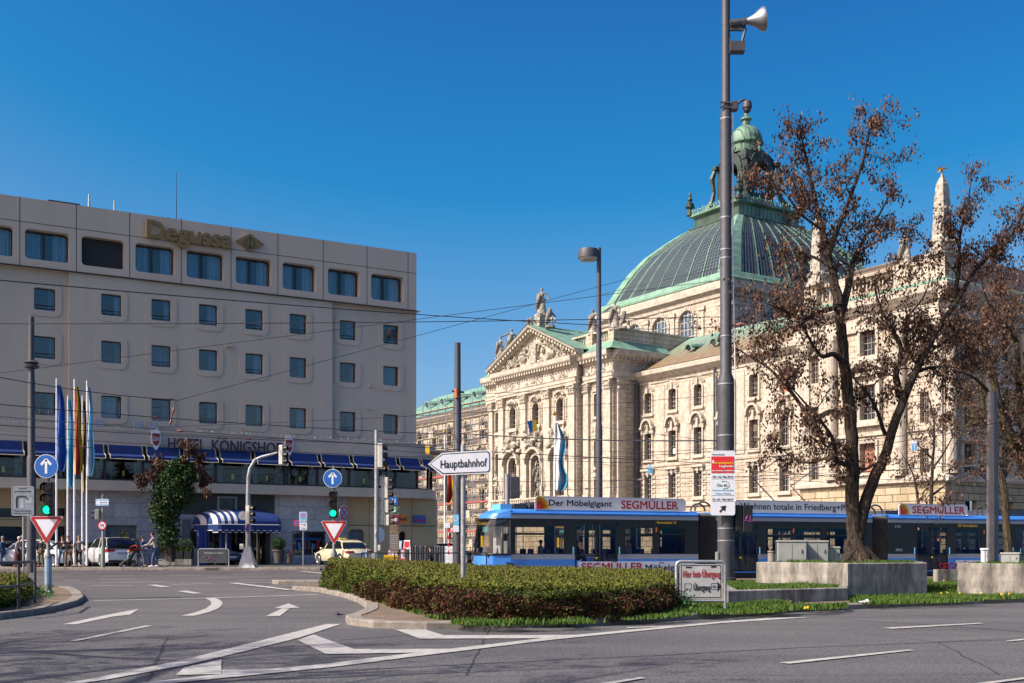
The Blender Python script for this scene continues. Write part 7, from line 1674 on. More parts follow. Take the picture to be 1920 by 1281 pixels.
signal(e,rx(e,532),up(e,835),up(e,872),face=-15,m=M_cream_enamel,w=.3,y=.0);signal(e,rx(e,470),up(e,948),up(e,983),face=-20,m=M_cream_enamel,w=.3,y=0)
disc_sign(e,rx(e,455),up(e,967),.21,None,[([circ(.21)],M_galv)],y=.02,name='sign_back');disc_sign(e,rx(e,467),up(e,991),.21,None,[([circ(.2)],M_brightred),([circ(.15)],M_blue)],rot=R(60),y=-.1,name='no_parking_sign')
q=MB();q.bbox(-.38,-.2,-.1,.1,up(e,1030),up(e,1020),.02);q.build('push_button_box',M_cream_enamel,e,world=False)
e=pole_thing('signal_mast',706,None,50.0,[(.11,0),(.11,3),(.10,3.01),(.085,CH-(811-HY)/FPX*50)],'straight galvanised mast with several pale signal heads near the station sign column','traffic light',m=M_galv,z=0.1)
signal(e,rx(e,718),up(e,832),up(e,878),face=0,m=M_cream_enamel,w=.5,y=0);signal(e,rx(e,728),up(e,895),up(e,935),face=-10,m=M_cream_enamel,w=.28,y=.1);signal(e,rx(e,729),up(e,937),up(e,962),face=-10,m=M_cream_enamel,w=.26,y=.1,n=2);signal(e,rx(e,730),up(e,965),up(e,986),face=-10,m=M_cream_enamel,w=.24,y=.1,n=2)
q=MB();[q.box(rx(e,712),rx(e,714),-.02,.02,up(e,yb),up(e,ya))for ya,yb in((893,908),(916,932),(940,955),(965,985))];[q.box(rx(e,xx)-.02,rx(e,xx)+.02,-.02,.02,up(e,985),up(e,892))for xx in(716.5,720.5)];[q.box(rx(e,708),rx(e,722),-.02,.02,up(e,y)-.03,up(e,y)+.03)for y in(909,935,961)];q.build('ladder_bracket',M_galv,e,world=False)
disc_sign(e,rx(e,712),up(e,1003),.33,None,[([circ(.33)],M_white)],rot=R(60),y=.1,name='round_sign')
q=MB();q.bbox(rx(e,709),rx(e,714),-.1,.1,up(e,1033),up(e,1022),.02);q.build('push_button_box',M_cream_enamel,e,world=False)
e=pole_thing('signal_mast',951,None,60,[(.14,0),(.13,3.0),(.13,CH-(892-HY)/FPX*60)],'grey mast with a black signal head seen from behind, above the tram nose','traffic light',m=M_galv,z=0.1)
signal(e,rx(e,964),up(e,894),up(e,934),face=100,m=M_pole,w=.5,y=.1)
e=pole_thing('lane_sign',44,None,47,[(.04,0),(.04,3.6)],'framed grey lane-plan sign hanging left of the give way sign','sign',m=M_galv,z=.25)
sg,a,b,zb,zt=rect_sign(e,23,64.5,912,967,M_whitesign,'lane_plan_panel',yy=-.06);wv2=b-a;hv=zt-zb
q=MB();
for p in((a,b,zb,zb+.03),(a,b,zt-.03,zt),(a,a+.03,zb,zt),(b-.03,b,zb,zt)):q.box(p[0],p[1],-.075,-.06,p[2],p[3],1)
q.box(a+.04,b-.04,-.066,-.061,zb+.04,zt-.04,2)
q.tube([(a+wv2*.22,-.075,zb+hv*.28),(a+wv2*.22,-.075,zb+hv*.6),(a+wv2*.28,-.075,zb+hv*.66),(a+wv2*.62,-.075,zb+hv*.66),(a+wv2*.68,-.075,zb+hv*.58)],.022,5,0)
q.box(a+wv2*.4,a+wv2*.55,-.072,-.066,zb+hv*.25,zb+hv*.58,3);q.box(a+wv2*.62,a+wv2*.92,-.072,-.066,zb+hv*.42,zb+hv*.52,3);q.box(a+wv2*.8,a+wv2*.92,-.072,-.066,zb+hv*.52,zb+hv*.62,3)
q.build('lane_diagram',[M_black,M_galv,mat('sign_greyblue',(.20,.23,.26),.5),mat('sign_pale',(.32,.35,.38),.5)],sg,world=False)
ltext('zur Schützenstraße',sg,a+wv2*.12,zt-.24,.07,wv2*.76,M_black,-.07,0);ltext('Mo-Sa 10-18 Uhr',sg,a+wv2*.12,zb+.16,.07,wv2*.76,M_black,-.07,0);ltext('Verkehr',sg,a+wv2*.3,zt-.12,.06,wv2*.4,M_black,-.07,0);ltext('Umleitung auch über',sg,a+wv2*.1,zb+.06,.06,wv2*.8,M_black,-.07,0)
e=pole_thing('sign_post',193,None,54.2,[(.10,0),(.10,1.0),(.06,1.05),(.055,3.2),(.06,3.4),(.03,3.42),(.03,CH-(927-HY)/FPX*54.2-.5)],'post with a white and blue one-way arrow sign and a no-motorcycles disc beside the minivan','sign post',m=M_greenpole,z=.53)
sg,a,b,zb,zt=rect_sign(e,181,205,936,948.5,M_whitesign,'one_way_sign',yy=-.1);q=MB();cz=(zb+zt)/2
q.box(a+.16,b-.04,-.105,-.1,zt-.07,zt-.02);q.box(a+.16,b-.04,-.105,-.1,zb+.02,zb+.07);q.poly([(a+.03,-.104,zt-.02),(a+.15,-.104,zt-.02),(a+.03,-.104,cz+.05)]);q.poly([(a+.03,-.104,zb+.02),(a+.15,-.104,zb+.02),(a+.03,-.104,cz-.05)]);q.build('arrow',M_lightblue,sg,world=False)
ltext('Einbahnstraße',sg,a+.19,cz-.025,.05,b-a-.26,M_blue,-.104,0)
signal(e,rx(e,180),up(e,955),up(e,975),face=180,m=M_greenpole,w=.26,y=0,n=2)
disc_sign(e,0,up(e,985.5),.2,None,[([circ(.2)],M_brightred),([circ(.155)],M_white),([bar(-.09,.02,.09,.02,.07),bar(-.08,-.06,-.03,-.06,.05),bar(.03,-.06,.08,-.06,.05)],M_blue),([bar(-.12,.12,.12,-.12,.03)],M_brightred)],y=-.1,name='prohibition_disc')
e=pole_thing('sign_post',568.5,None,66,[(.035,0),(.035,CH-(990-HY)/FPX*66-.5)],'slim post with the blue TAXI no-stopping sign in front of the marble wall','sign post',m=M_galv,z=.5)
sg,a,b,zb,zt=rect_sign(e,561.5,576,960,980,M_whitesign,'taxi_sign',yy=-.06);q=MB();q.M=Matrix.Translation(((a+b)/2,-.064,zt-.2));q.box(-.19,.19,-.001,0,-.39,.17,0);[q.poly([(x,-.004,z)for x,z in p],1)for p in annq(.11,.14,20)+[bar(-.08,-.08,.08,.08,.03),bar(-.08,.08,.08,-.08,.03)]];q.build('symbol',[M_lightblue,M_brightred],sg,world=False)
ltext('TAXI',sg,a+.05,zb+.03,.13,b-a-.1,M_white,-.07,.01)
sg,a,b,zb,zt=rect_sign(e,562,576,980.5,994,M_whitesign,'arrow_plate',yy=-.06);q=MB();q.box(a+.08,b-.1,-.065,-.06,zt-.13,zt-.10);q.poly([(b-.14,-.065,zt-.17),(b-.06,-.065,zt-.115),(b-.14,-.065,zt-.06)]);q.box(a+.02,b-.02,-.063,-.06,zb+.17,zb+.175);q.build('arrow',M_black,sg,world=False);ltext('5 Taxen',sg,a+.08,zb+.05,.08,.28,M_black,-.065,0)
disc_sign(e,rx(e,557),up(e,981),.19,None,[([circ(.19)],M_brightred),([circ(.135)],M_blue),([bar(-.1,.1,.1,-.1,.035)],M_brightred)],y=-.05,name='no_parking_sign')
e=pole_thing('station_column',741,None,60,[(.02,0)],'brown station column with blue, green S and dark red Tram plates by the rounded corner','sign column',m=M_bronze,z=.05)
q=MB();q.box(rx(e,731),rx(e,748),-.12,.12,up(e,1035),up(e,928));q.build('brown_panel',mat('totem_brown',(.16,.12,.09),.6),e,world=False)
for y0,y1,m,t_,c in((932,947,M_blue,'U',M_white),(966,981,M_crimson,'Tram',M_white)):
 q=MB();q.box(rx(e,732),rx(e,746),-.16,-.121,up(e,y1),up(e,y0));o=q.build('transit_plate',m,e,world=False);hh_=up(e,y0)-up(e,y1);ww=rx(e,746)-rx(e,732);ltext(t_,o,rx(e,732)+(ww*.3 if t_=='U' else .02),up(e,y1)+hh_*.25,hh_*.5,ww*(.4 if t_=='U' else .9),c,-.163,.03)
o=disc_sign(e,rx(e,739),up(e,956),.2,None,[([circ(.2)],mat('transit_green',(.02,.22,.08),.5,var=0))],y=-.14,name='transit_disc');ltext('S',o,rx(e,739)-.08,up(e,956)-.11,.22,.17,M_white,-.152,.04)
sg,a,b,zb,zt=rect_sign(e,731,748,984,1000,mat('poster_brown',(.22,.15,.09),.6,var=.4,scale=6),'poster',yy=-.13);q=MB();[q.box(a+.03,b-.03,-.125,-.121,up(e,1004+4*k)-.02,up(e,1004+4*k)+.03)for k in range(7)];q.build('timetable_slats',M_galv,e,world=False)
for i,(x,y0,y1,m,lab)in enumerate(((739,1030,1052,M_brightred,'front red newspaper box of the row by the hotel corner'),(747,1014,1030,M_lightblue,'light blue newspaper display on top of the row by the hotel corner'),(755,1028,1052,M_brightred,'red newspaper box beside the white barrier'),(762,1013,1030,M_white,'white newspaper display standing highest in the row by the hotel corner'),(733,1031,1041,C_pink,'small pink newspaper box leftmost in the row by the hotel corner'))):
 Y=63+i*.4;c=Vector(((x-CX)/FPX*Y,Y,.03));e=empty('newspaper_box',c,lab,'newspaper box','newspaper boxes by the hotel corner')
 zt,zb=CH-(y0-HY)/FPX*Y-.03,max(.0,CH-(y1-HY)/FPX*Y-.03);q=MB();q.faces([(-.17,-.12,zb),(.17,-.12,zb),(.17,.15,zb),(-.17,.15,zb),(-.13,.0,zt),(.2,.0,zt),(.2,.18,zt),(-.13,.18,zt)],[(0,3,2,1),(4,5,6,7),(0,1,5,4),(1,2,6,5),(2,3,7,6),(3,0,4,7)]);q.build('case',m,e,world=False)
 q=MB();q.M=Matrix.Translation((0,-.015,0));q.poly([(-.12,-.115+.12*.2,zb+(zt-zb)*.2),(.14,-.115+.024,zb+(zt-zb)*.2),(.16,-.01,zb+(zt-zb)*.85),(-.11,-.01,zb+(zt-zb)*.85)]);q.build('front_page',C_white if m is not M_white else M_brightred,e,world=False)
 q=MB();[q.tube([(s_*.12,0,0),(s_*.12,0,zb+.05)],.02,5)for s_ in(-1,1)];q.build('legs',M_black,e,world=False)
Yw=68;e=empty('white_hoarding',Vector(((805-CX)/FPX*Yw,Yw,0)),'low white slatted hoarding with dark posts between the hotel corner and the tram','barrier')
q=MB();xs_=[770+k*4.6 for k in range(14)]
for i,x in enumerate(xs_):a=rx(e,x);(q.box(a,a+.09,-.05,.05,0,up(e,1024)))
q.build('dark_posts',M_black,e,world=False);q=MB()
for a,b in[(768,771),(775,780),(785,790),(795,800),(814,855)]:q.box(rx(e,a),rx(e,b),-.02,.03,.05,up(e,1024))
[q.box(rx(e,814),rx(e,855),-.03,-.02,up(e,y),up(e,y)+.01)for y in(1030,1036,1042,1048)];q.build('white_boards',M_white,e,world=False)
Yr=47;e=empty('pedestrian_railing',Vector(((790-CX)/FPX*Yr,Yr,.1)),'low black pedestrian railing running behind the hedge to the tram nose','railing')
q=MB();q.tube([(rx(e,678),0,up(e,1037)),(rx(e,915),0,up(e,1037))],.028,8);q.build('top_rail',M_black,e,world=False)
for x in(678,702,740,777,820,866,912):q=MB();q.tube([(rx(e,x),0,-.1),(rx(e,x),0,up(e,1037))],.026,7);q.build('post',M_black,e,world=False)
q=MB();q.bbox(rx(e,698),rx(e,705),-.15,.15,-.1,up(e,1038),.02);e2=q.build('bollard_box',M_galv,e,world=False)
q=MB();q.box(rx(e,719),rx(e,746),.1,.14,up(e,1050),up(e,1041));q.build('yellow_board',M_yellow,e,world=False)
Yp=60;e=pole_thing('striped_pole',841,None,Yp,[(.03,0),(.03,CH-(985-HY)/FPX*Yp)],'thin red and white striped pole with a small white plate left of the dark mast','pole',m=M_white,z=0.02)
q=MB();[q.tube([(0,0,up(e,y+8)),(0,0,up(e,y))],.036,8)for y in(990,1004,1018,1032)];q.build('red_bands',M_brightred,e,world=False);rect_sign(e,834,844,980,990,M_whitesign,'white_plate',yy=-.05)
Yf=54.0;e=empty('barrier_panel',GX(399,Yf,.12),'dark grey barrier panel with pink graffiti in a tube frame beside the curved signal mast','barrier')
a,b=rx(e,372),rx(e,429);zt=up(e,1029.5)
q=MB();q.tube([(a,0,0),(a,0,zt-.06),(a+.06,0,zt),(b-.06,0,zt),(b,0,zt-.06),(b,0,0)],.03,7);q.build('tube_frame',M_galv,e,world=False)
q=MB();q.box(a+.03,b-.03,-.01,.01,.22,zt-.04);pn=q.build('panel',mat('slate_panel',(.045,.055,.06),.6),e,world=False)
q=MB();pts=[(a+.25+.07*k+.05*math.sin(k*2.1),-.015,.45+.12*math.sin(k*1.7+.4))for k in range(8)];q.tube(pts,.013,4);q.build('pink_graffiti',MATS['graffiti_magenta'],pn,world=False)
ltext('Weichwerk adria',pn,a+.28,zt-.22,.07,.9,C_white,-.014,.0)
def tub(x,Y,r,h,lab):e=empty('flower_pot',Vector(((x-CX)/FPX*Y,Y,.62)),lab,'plant pot');q=MB();q.lathe([(r*.7,0),(r,h),(r*1.1,h),(r*1.1,h*.88),(r*.95,h*.86)],(0,0,0),18);q.build('pot',mat('pot_%d'%x,(.09,.075,.07),.7),e,world=False,smooth=True);return e
def leaf_ball(mb,c,r,n,sz,seed,hollow=.8,mis=(0,)):
 rr=random.Random(seed)
 for _ in range(n):
  v=Vector((rr.gauss(0,1),rr.gauss(0,1),rr.gauss(0,1))).normalized()*r*rr.uniform(hollow,1.03);leaf(mb,c+v,sz*rr.uniform(.7,1.3),rr,rr.choice(mis))
def leaf(mb,p,s,rr,mi=0,droop=None):
 a=Vector((rr.gauss(0,1),rr.gauss(0,1),rr.gauss(0,.8))).normalized()
 if droop:a=(a*.5+Vector((0,0,-1))*droop).normalized()
 b=a.cross(Vector((rr.gauss(0,1),rr.gauss(0,1),rr.gauss(0,1)))).normalized()
 i=len(mb.v);mb.v+=[p,p+a*s*.5+b*s*.32,p+a*s,p+a*s*.5-b*s*.32];mb.f.append([i,i+1,i+2,i+3]);mb.m.append(mi)
e=tub(523,67.5,.36,.78,'large dark pot with a clipped round box bush at the hotel entrance')
q=MB();leaf_ball(q,Vector((0,0,1.12)),.40,1500,.06,1,.75);q.ball((0,0,1.12),.33,10);q.build('clipped_bush',M_ivy,e,world=False)
e=tub(543,67.5,.24,.5,'smaller dark pot with pink flowers right of the round bush')
q=MB();leaf_ball(q,Vector((0,0,.58)),.22,300,.07,2,.4,(0,0,1));q.build('flowers',[M_ivy,C_pink],e,world=False)
def planter(name,pts,z0,z1,label,wd=.22):
 e=empty(name,Vector((pts[0].x,pts[0].y,0)),label,'planter wall');q=MB();n=len(pts)
 ctr=sum(pts,Vector())/n;inn=[]
 for i in range(n):
  a,b,c=pts[i-1],pts[i],pts[(i+1)%n];d1=(b-a).normalized();d2=(c-b).normalized();n1=Vector((-d1.y,d1.x,0));n2=Vector((-d2.y,d2.x,0));m=(n1+n2).normalized();k=wd/max(.3,m.dot(n1));inn.append(b+m*k)
 for i in range(n):
  j=(i+1)%n;A,B,C2,D2=pts[i],pts[j],inn[j],inn[i];Z=lambda p,z:Vector((p.x,p.y,z));c_=.02
  q.poly([Z(A,z0),Z(B,z0),Z(B,z1-c_),Z(A,z1-c_)]);q.poly([Z(A,z1-c_),Z(B,z1-c_),Z(B+(C2-B)*.1,z1),Z(A+(D2-A)*.1,z1)]);q.poly([Z(A+(D2-A)*.1,z1),Z(B+(C2-B)*.1,z1),Z(C2,z1),Z(D2,z1)]);q.poly([Z(D2,z1),Z(C2,z1),Z(C2,z1-.3),Z(D2,z1-.3)])
 w_=q.build('concrete_wall',M_concrete,e)
 q=MB();q.poly([Vector((p.x,p.y,z1-.06))for p in inn]);q.build('turf',M_turf,e);return e,inn
def vp(x,Y):return Vector(((x-CX)/FPX*Y,Y,0))
wA=[vp(1366,25.5),vp(1590,27.6),vp(1590,30.5),vp(1440,33.2),vp(1330,36)]
pe,innA=planter('low_planter',wA,0,.43,'low dark concrete planter wall directly right of the no-crossing board')
wB=[vp(1568,29.9),vp(1590,29.3),vp(1738,30.6),vp(1722,36.5),vp(1610,38.5),vp(1418,32.35)]
wB=[wB[5],wB[0],wB[1],wB[2],wB[3],wB[4]]
pe2,innB=planter('high_planter',wB,0,1.0,'tall angular concrete planter with the forked tree and grey cabinets on it')
wC=[vp(1795,30.8),vp(1960,29.4),vp(2080,31),vp(2060,38),vp(1850,38.5)]
pe3,innC=planter('right_planter',wC,0,.98,'tall concrete planter wall at the right edge with dappled tree shadow')
q=MB();q.fbox(Frame(vp(1758,43).x,43,.98,.2,.2,-.98),0,2.6,-.3,0,0,.62);o=q.build('concrete_block',M_concrete);tag(o,'small far concrete block between the two tall planters below the red advert','concrete block')
def cabinet(x0,x1,ytop,Y,z0,dep,label,rz=0,m=M_box,parts=1):
 c=Vector((((x0+x1)/2-CX)/FPX*Y,Y,z0));e=empty('utility_cabinet',c,label,'cabinet',rz=rz);w=(x1-x0)/FPX*Y;h=CH-(ytop-HY)/FPX*Y-z0
 q=MB();q.bbox(-w/2,w/2,0,dep,.0,h-.06,.012);q.build('case',m,e,world=False);q=MB();q.bbox(-w/2-.02,w/2+.02,-.02,dep+.02,h-.06,h,.012);q.build('lid',m,e,world=False)
 q=MB();[q.box(-w/2+w*(k+1)/(parts+1)-.006,-w/2+w*(k+1)/(parts+1)+.006,-.003,0,.04,h-.1)for k in range(parts)];q.box(w*.32,w*.36,-.02,0,h*.45,h*.6);q.build('door_seam',M_pole,e,world=False);return e
cabinet(1459,1512,1013,33.4,.94,.5,'largest grey cabinet, left of the row on the tall planter',rz=R(-4));cabinet(1513,1553,1013.5,33.7,.94,.5,'second grey cabinet, between the largest one and the small one',rz=R(-4));cabinet(1554,1575,1025,34,.94,.4,'small pale green cabinet nearest the forked tree',m=mat('pale_green_cabinet',(.38,.42,.34),.6))
cabinet(1878,1910,1036,33,.92,.45,'grey cabinet on the right planter beside the square mast',rz=R(-30));cabinet(1843,1852,1028,32.5,.92,.15,'slim white cabinet left of the square mast',m=M_white)
e=pole_thing('bollard',1446,None,33.2,[(.1,0),(.1,.30),(.07,.32),(.11,.34),(.10,.38)],'short pale stone bollard left of the grey cabinets','bollard',m=M_concrete_light,z=.94)
e=empty('tube_railing',G(0,1150,.1),'grey two-bar tube railing round the small hedge at the left edge','railing')
def rl_(x,Y,zz):return Vector(((x-CX)/FPX*Y,Y,zz))-e.location
Ya,Yb_,Yc=21.5,23.6,27.8
ztr,zmr=1.3-(1055-HY)/FPX*Yb_,1.3-(1099-HY)/FPX*Yb_
q=MB();q.tube([rl_(-60,Ya,ztr),rl_(35,Yb_,ztr),rl_(65,Yc-1.5,ztr)],.032,8);q.tube([rl_(-60,Ya,zmr),rl_(35,Yb_,zmr),rl_(65,Yc-1.5,zmr)],.028,8);q.build('rails',M_pole,e,world=False)
for x,Y in((35,Yb_),(65.5,Yc-1.5),(-50,Ya+.3)):q=MB();q.tube([rl_(x,Y,.1),rl_(x,Y,ztr)],.034,8);q.build('post',M_pole,e,world=False)
def flag(x,ytop,ybase,Y,stripes,label,f0,f1,wmax,name='flagpole',r=.06,knob=False,vertical=True,flutter=0.0,lean=1):
 z0=zg((x-CX)/FPX*Y,Y)+.1 if ybase is None else ybase
 e=pole_thing(name,x,None,Y,[(r,0),(r*.9,3),(r*.6,CH-(ytop-HY)/FPX*Y-z0)],label,'flag',m=M_white,z=z0)
 if knob:q=MB();q.ball((0,0,up(e,ytop)+.1),.17,10);q.build('gold_knob',M_gold,e,world=False)
 wmax*=1.55 if x<200 else 1.2;za,zb=up(e,f0),up(e,f1);nz,nu=26,10;grid=[]
 for i in range(nz+1):
  v=i/nz;wd=wmax*min(1,.10+v*1.5)*(1-.55*max(0,v-.72)/.28)*(1+flutter*math.sin(v*9));row=[]
  for j in range(nu+1):
   u=j/nu;row.append(Vector((r*.8+lean*wd*u*(.75+.25*math.cos(v*5)),-.08+.16*wmax*math.sin(u*9+v*3)+.1*math.sin(v*7+u*2),za+(zb-za)*v-.25*wmax*u*math.sin(v*3.1))))
  grid.append(row)
 q=MB()
 for i in range(nz):
  for j in range(nu):q.poly([grid[i][j],grid[i][j+1],grid[i+1][j+1],grid[i+1][j]],min(len(stripes)-1,int((j+.5+(i-nz/2)*.12*(0 if not flutter else 1))/nu*len(stripes)))if vertical else 0)
 q.build('flag_cloth',stripes,e,world=False,smooth=True);return e
F_=lambda n,c:mat('flag_'+n,c,.8,var=.08)
f_blue,f_sky,f_red,f_gold,f_blk,f_wht=F_('eu_blue',(.03,.12,.42)),F_('sky',(.12,.42,.62)),F_('red',(.5,.03,.03)),F_('gold',(.75,.5,.02)),F_('black',(.015,.015,.02)),F_('white',(.66,.66,.68))
flag(106,710,None,61,[f_blue,f_blue],'tall white flagpole with a blue flag, leftmost of the hotel flags',722,884,.75)
flag(127,742,None,62,[f_sky,f_sky],'white flagpole with a limp light blue flag, second from the left',750,914,.45)
flag(139.5,711,None,61,[f_gold,f_red,f_gold,f_blk],'tall white flagpole with the black, red and gold flag before the hotel',725,890,.62,lean=1)
flag(154.5,742,None,62.5,[f_gold,f_blk,f_gold],'white flagpole with a black and yellow flag, second from the right',752,922,.42)
flag(163,714,None,61,[f_wht,f_sky],'tall white flagpole with a white and light blue flag, rightmost at the hotel',726,893,.5)
flag(1040,778,.0,96,[f_wht,f_wht,F_('bavaria_blue',(.08,.34,.52))],'large white and blue flag with a gold knob in front of the courthouse portico',792,920,1.5,r=.09,knob=True,flutter=.25)
flag(834,812,.0,100,[f_blk,f_red,f_gold],'black, red and gold flag hanging below the arrow sign in front of the scaffolding',870,942,1.15,r=.09,knob=True)
e=empty('hanging_pennant',P(998,801,60),'small tilted blue and yellow pennant hanging from a wire before the portico','flag',rz=R(20));q=MB();q.faces([(-.28,0,.3),(0,0,.36),(.02,0,-.22),(-.14,0,-.34),(.2,0,.30),(.26,0,-.25),(-.28,.01,.3)],[(0,1,2,3)],0);q.faces([(0,0,.36),(.22,0,.38),(.3,0,-.18),(.02,0,-.22)],[(0,1,2,3)],1);q.build('cloth',[M_blue,M_yellow],e,world=False)
e=empty('hanging_pennant',P(801,844,60),'small plain yellow pennant hanging by the rounded hotel corner','flag');q=MB();q.box(-.1,.12,-.01,.01,-.22,.22);q.build('cloth',M_yellow,e,world=False)
for x,y,Y,lab in((1219,880,66,'small blue T sign hanging from the wires left of the tall mast'),(1715,836,62,'small blue sign hanging in the tree branches right of the forked trunk')):
 e=empty('tram_signal_plate',P(x,y,Y),lab,'sign');q=MB();q.box(-.15,.15,-.01,.01,-.24,.1,0);q.box(-.13,.13,-.01,.01,.12,.28,1);q.build('plate',[M_lightblue,M_whitesign],e,world=False);ltext('T',e,-.07,-.16,.18,.14,M_white,-.014,.02)
for x0,x1,lab in((196,262,'dark planter trough with low hedge behind the minivan'),(300,362,'dark planter boxes with green shrubs right of the cyclist')):
 Y=66.5;e=empty('planter_trough',Vector(((x0-CX)/FPX*Y,Y,.5)),lab,'planter');w=(x1-x0)/FPX*Y
 q=MB();q.box(0,w,-.4,.4,0,.35,1);nb=4
 for k in range(nb):q.bbox(w*k/nb+.03,w*(k+1)/nb-.03,-.3,.3,.36,.8,.02,0)
 q.build('trough',[M_black,M_concrete],e,world=False);q=MB();rr=random.Random(x0)
 for _ in range(2600):leaf(q,Vector((rr.uniform(0,w),rr.uniform(-.3,.3),rr.uniform(.8,1.25+.3*math.sin(rr.uniform(0,6))))),.09,rr,rr.choice((0,0,1)))
 q.build('shrubs',[M_ivy,M_leafg],e,world=False)
Y=64.5;e=empty('planter_trough',Vector(((96-CX)/FPX*Y,Y,.45)),'long pale kerb trough with clipped greenery behind the flagpoles','planter');w=100/FPX*Y;q=MB();q.bbox(0,w,0,.5,0,.32,.03,0);q.box(.6,w,1.2,1.5,.3,1.05,1);q.build('trough',[M_white,M_marble],e,world=False);q=MB();rr=random.Random(77)
for _ in range(1800):leaf(q,Vector((rr.uniform(.6,w),rr.uniform(1.1,1.6),rr.uniform(1.05,1.35))),.1,rr,rr.choice((0,1)))
q.build('clipped_greenery',[M_leafnew,M_leafy],e,world=False)
e=empty('yellow_bush',Vector(((231-CX)/FPX*66,66,.9)),'bright yellow-green bush rising behind the minivan roof','bush');q=MB();rr=random.Random(5)
for k in range(14):a=Vector((rr.uniform(-.5,.5),rr.uniform(-.2,.2),.3));b=a+Vector((rr.uniform(-.5,.5),rr.uniform(-.2,.2),rr.uniform(.7,1.3)));q.tube([a,b],.012,4,1);[leaf(q,a+(b-a)*rr.uniform(.2,1.1)+Vector((rr.gauss(0,.08),rr.gauss(0,.08),0)),.13,rr,0)for _ in range(40)]
q.build('leafy_stems',[M_leafy,M_twig],e,world=False)
rr=random.Random(8)
for i,(x,y,m,lab)in enumerate(((666,1111.5,M_white,'crumpled white litter under the left end of the hedge'),(1620,1131.5,C_white,'crumpled white paper on the bare soil before the tall planter'),(627,1156,M_black,'small dark scrap lying on the asphalt left of the kerb corner'),(736,1121.5,C_white,'flat white litter on the grass below the hedge'))):
 p=G(x,y,.13 if i!=2 else .02);e=empty('litter',p,lab,'litter');q=MB();
 for k in range(5):c=Vector((rr.uniform(-.08,.08),rr.uniform(-.05,.05),.02));q.faces([c,c+Vector((rr.uniform(.04,.12),rr.uniform(-.04,.04),rr.uniform(0,.06))),c+Vector((rr.uniform(.02,.1),rr.uniform(.03,.08),rr.uniform(.02,.1))),c+Vector((-.04,.06,.03))],[(0,1,2),(0,2,3)])
 q.build('crumpled_paper',m,e,world=False)
# ---------------------------------------------------------------- overhead wires (each a thing)
WG='overhead tram wires'
def wire(x0,y0,Y0,x1,y1,Y1,label,r=.016,sag=0.15,clamps=()):
 a,b=P(x0,y0,Y0),P(x1,y1,Y1);e=empty('overhead_wire',a,label,'wire',WG);q=MB();n=16
 pts=[a+(b-a)*(k/n)-Vector((0,0,sag*4*(k/n)*(1-k/n)))for k in range(n+1)];q.tube(pts,r,5);q.build('cable',M_wire,e)
 if clamps:
  q=MB()
  for f in clamps:k=f*n;i=min(int(k),n-1);p=pts[i]+(pts[i+1]-pts[i])*(k-i);q.tube([p-(b-a).normalized()*.16,p,p+(b-a).normalized()*.16],[.03,.06,.03],6)
  q.build('insulators',mat('insulator_brown',(.16,.06,.045),.5,var=0)if 'insulator_brown' not in MATS else MATS['insulator_brown'],e)
L3='black wire '
wire(-40,522,40,1123,610,68,L3+'from the upper left across the hotel to the lamp post',r=.022)
wire(-40,607,45,1361,594,50,L3+'nearly level across the middle of the hotel',r=.018,sag=.1)
wire(-40,705,50,1361,524,60,L3+'upwards from the left edge to the middle of the tall mast',r=.014,sag=-.0)
wire(330,752,52,1180,522,66,L3+'steeply upward in front of the hotel corner',r=.013,sag=-.0)
wire(-40,700,45,330,750,52,L3+'down from the left edge to the insulator above the hotel name',r=.018,clamps=(.97,))
wire(330,750,52,318,800,52,L3+'steeply down past two insulators above the hotel name',r=.018,sag=0,clamps=(.4,.85))
wire(-40,755,45,858,815,62,L3+'below the lowest hotel window row',r=.018,clamps=(.3,))
wire(-40,778,45,1361,870,50,L3+'across the hotel terrace edge',r=.016,clamps=(.25,.7))
wire(-40,795,48,858,835,62,L3+'along the white terrace lights',r=.014,clamps=(.45,.5))
wire(-40,812,50,950,862,58,L3+'over the hotel name board',r=.013)
wire(330,800,52,1361,740,56,L3+'from the hotel name up toward the tall mast',r=.011)
wire(858,740,62,1361,700,50,L3+'from the orange fitting to the tall mast collar',r=.014)
wire(858,812,62,1361,826,46,L3+'thick and dark across the portico windows',r=.03,clamps=(.05,.3))
wire(858,860,62,1361,845,46,L3+'across the portico above the white flag middle',r=.013,clamps=(.2,.55))
wire(858,903,64,1700,880,44,L3+'low across the portico and the wing',r=.013,clamps=(.15,.5,.8))
wire(858,925,64,1860,868,38,L3+'low behind the flag to the square mast',r=.013,clamps=(.35,))
wire(1123,800,68,1900,880,50,L3+'from the lamp post down across the wing',r=.012,clamps=(.2,))
wire(1123,845,68,1361,838,50,L3+'between the lamp post and the tall mast',r=.014,clamps=(.5,))
wire(1123,870,68,1860,920,40,L3+'just above the tram roof boards',r=.012,clamps=(.1,.4))
wire(1123,905,68,1860,800,38,L3+'rising to the square mast behind the tree',r=.012)
wire(1123,612,68,1361,612,50,L3+'short between lamp post and tall mast',r=.016)
wire(1123,553,68,1361,500,50,L3+'over the dome eaves to the tall mast',r=.013,sag=0)
wire(1361,610,33.5,1960,545,30,L3+'right of the tall mast through the tree crown',r=.010,clamps=(.05,))
wire(1361,846,46,1960,780,36,L3+'through the lower tree branches to the right edge',r=.012)
wire(1361,878,46,1960,905,40,L3+'above the right tram section',r=.012,clamps=(.4,))
wire(700,842,58,1219,868,66,L3+'carrying the small blue T sign',r=.012)
wire(801,830,60,998,790,60,L3+'holding the two pennants',r=.010)
wire(60,830,50,858,880,62,L3+'over the hotel awnings',r=.012,clamps=(.1,.8))
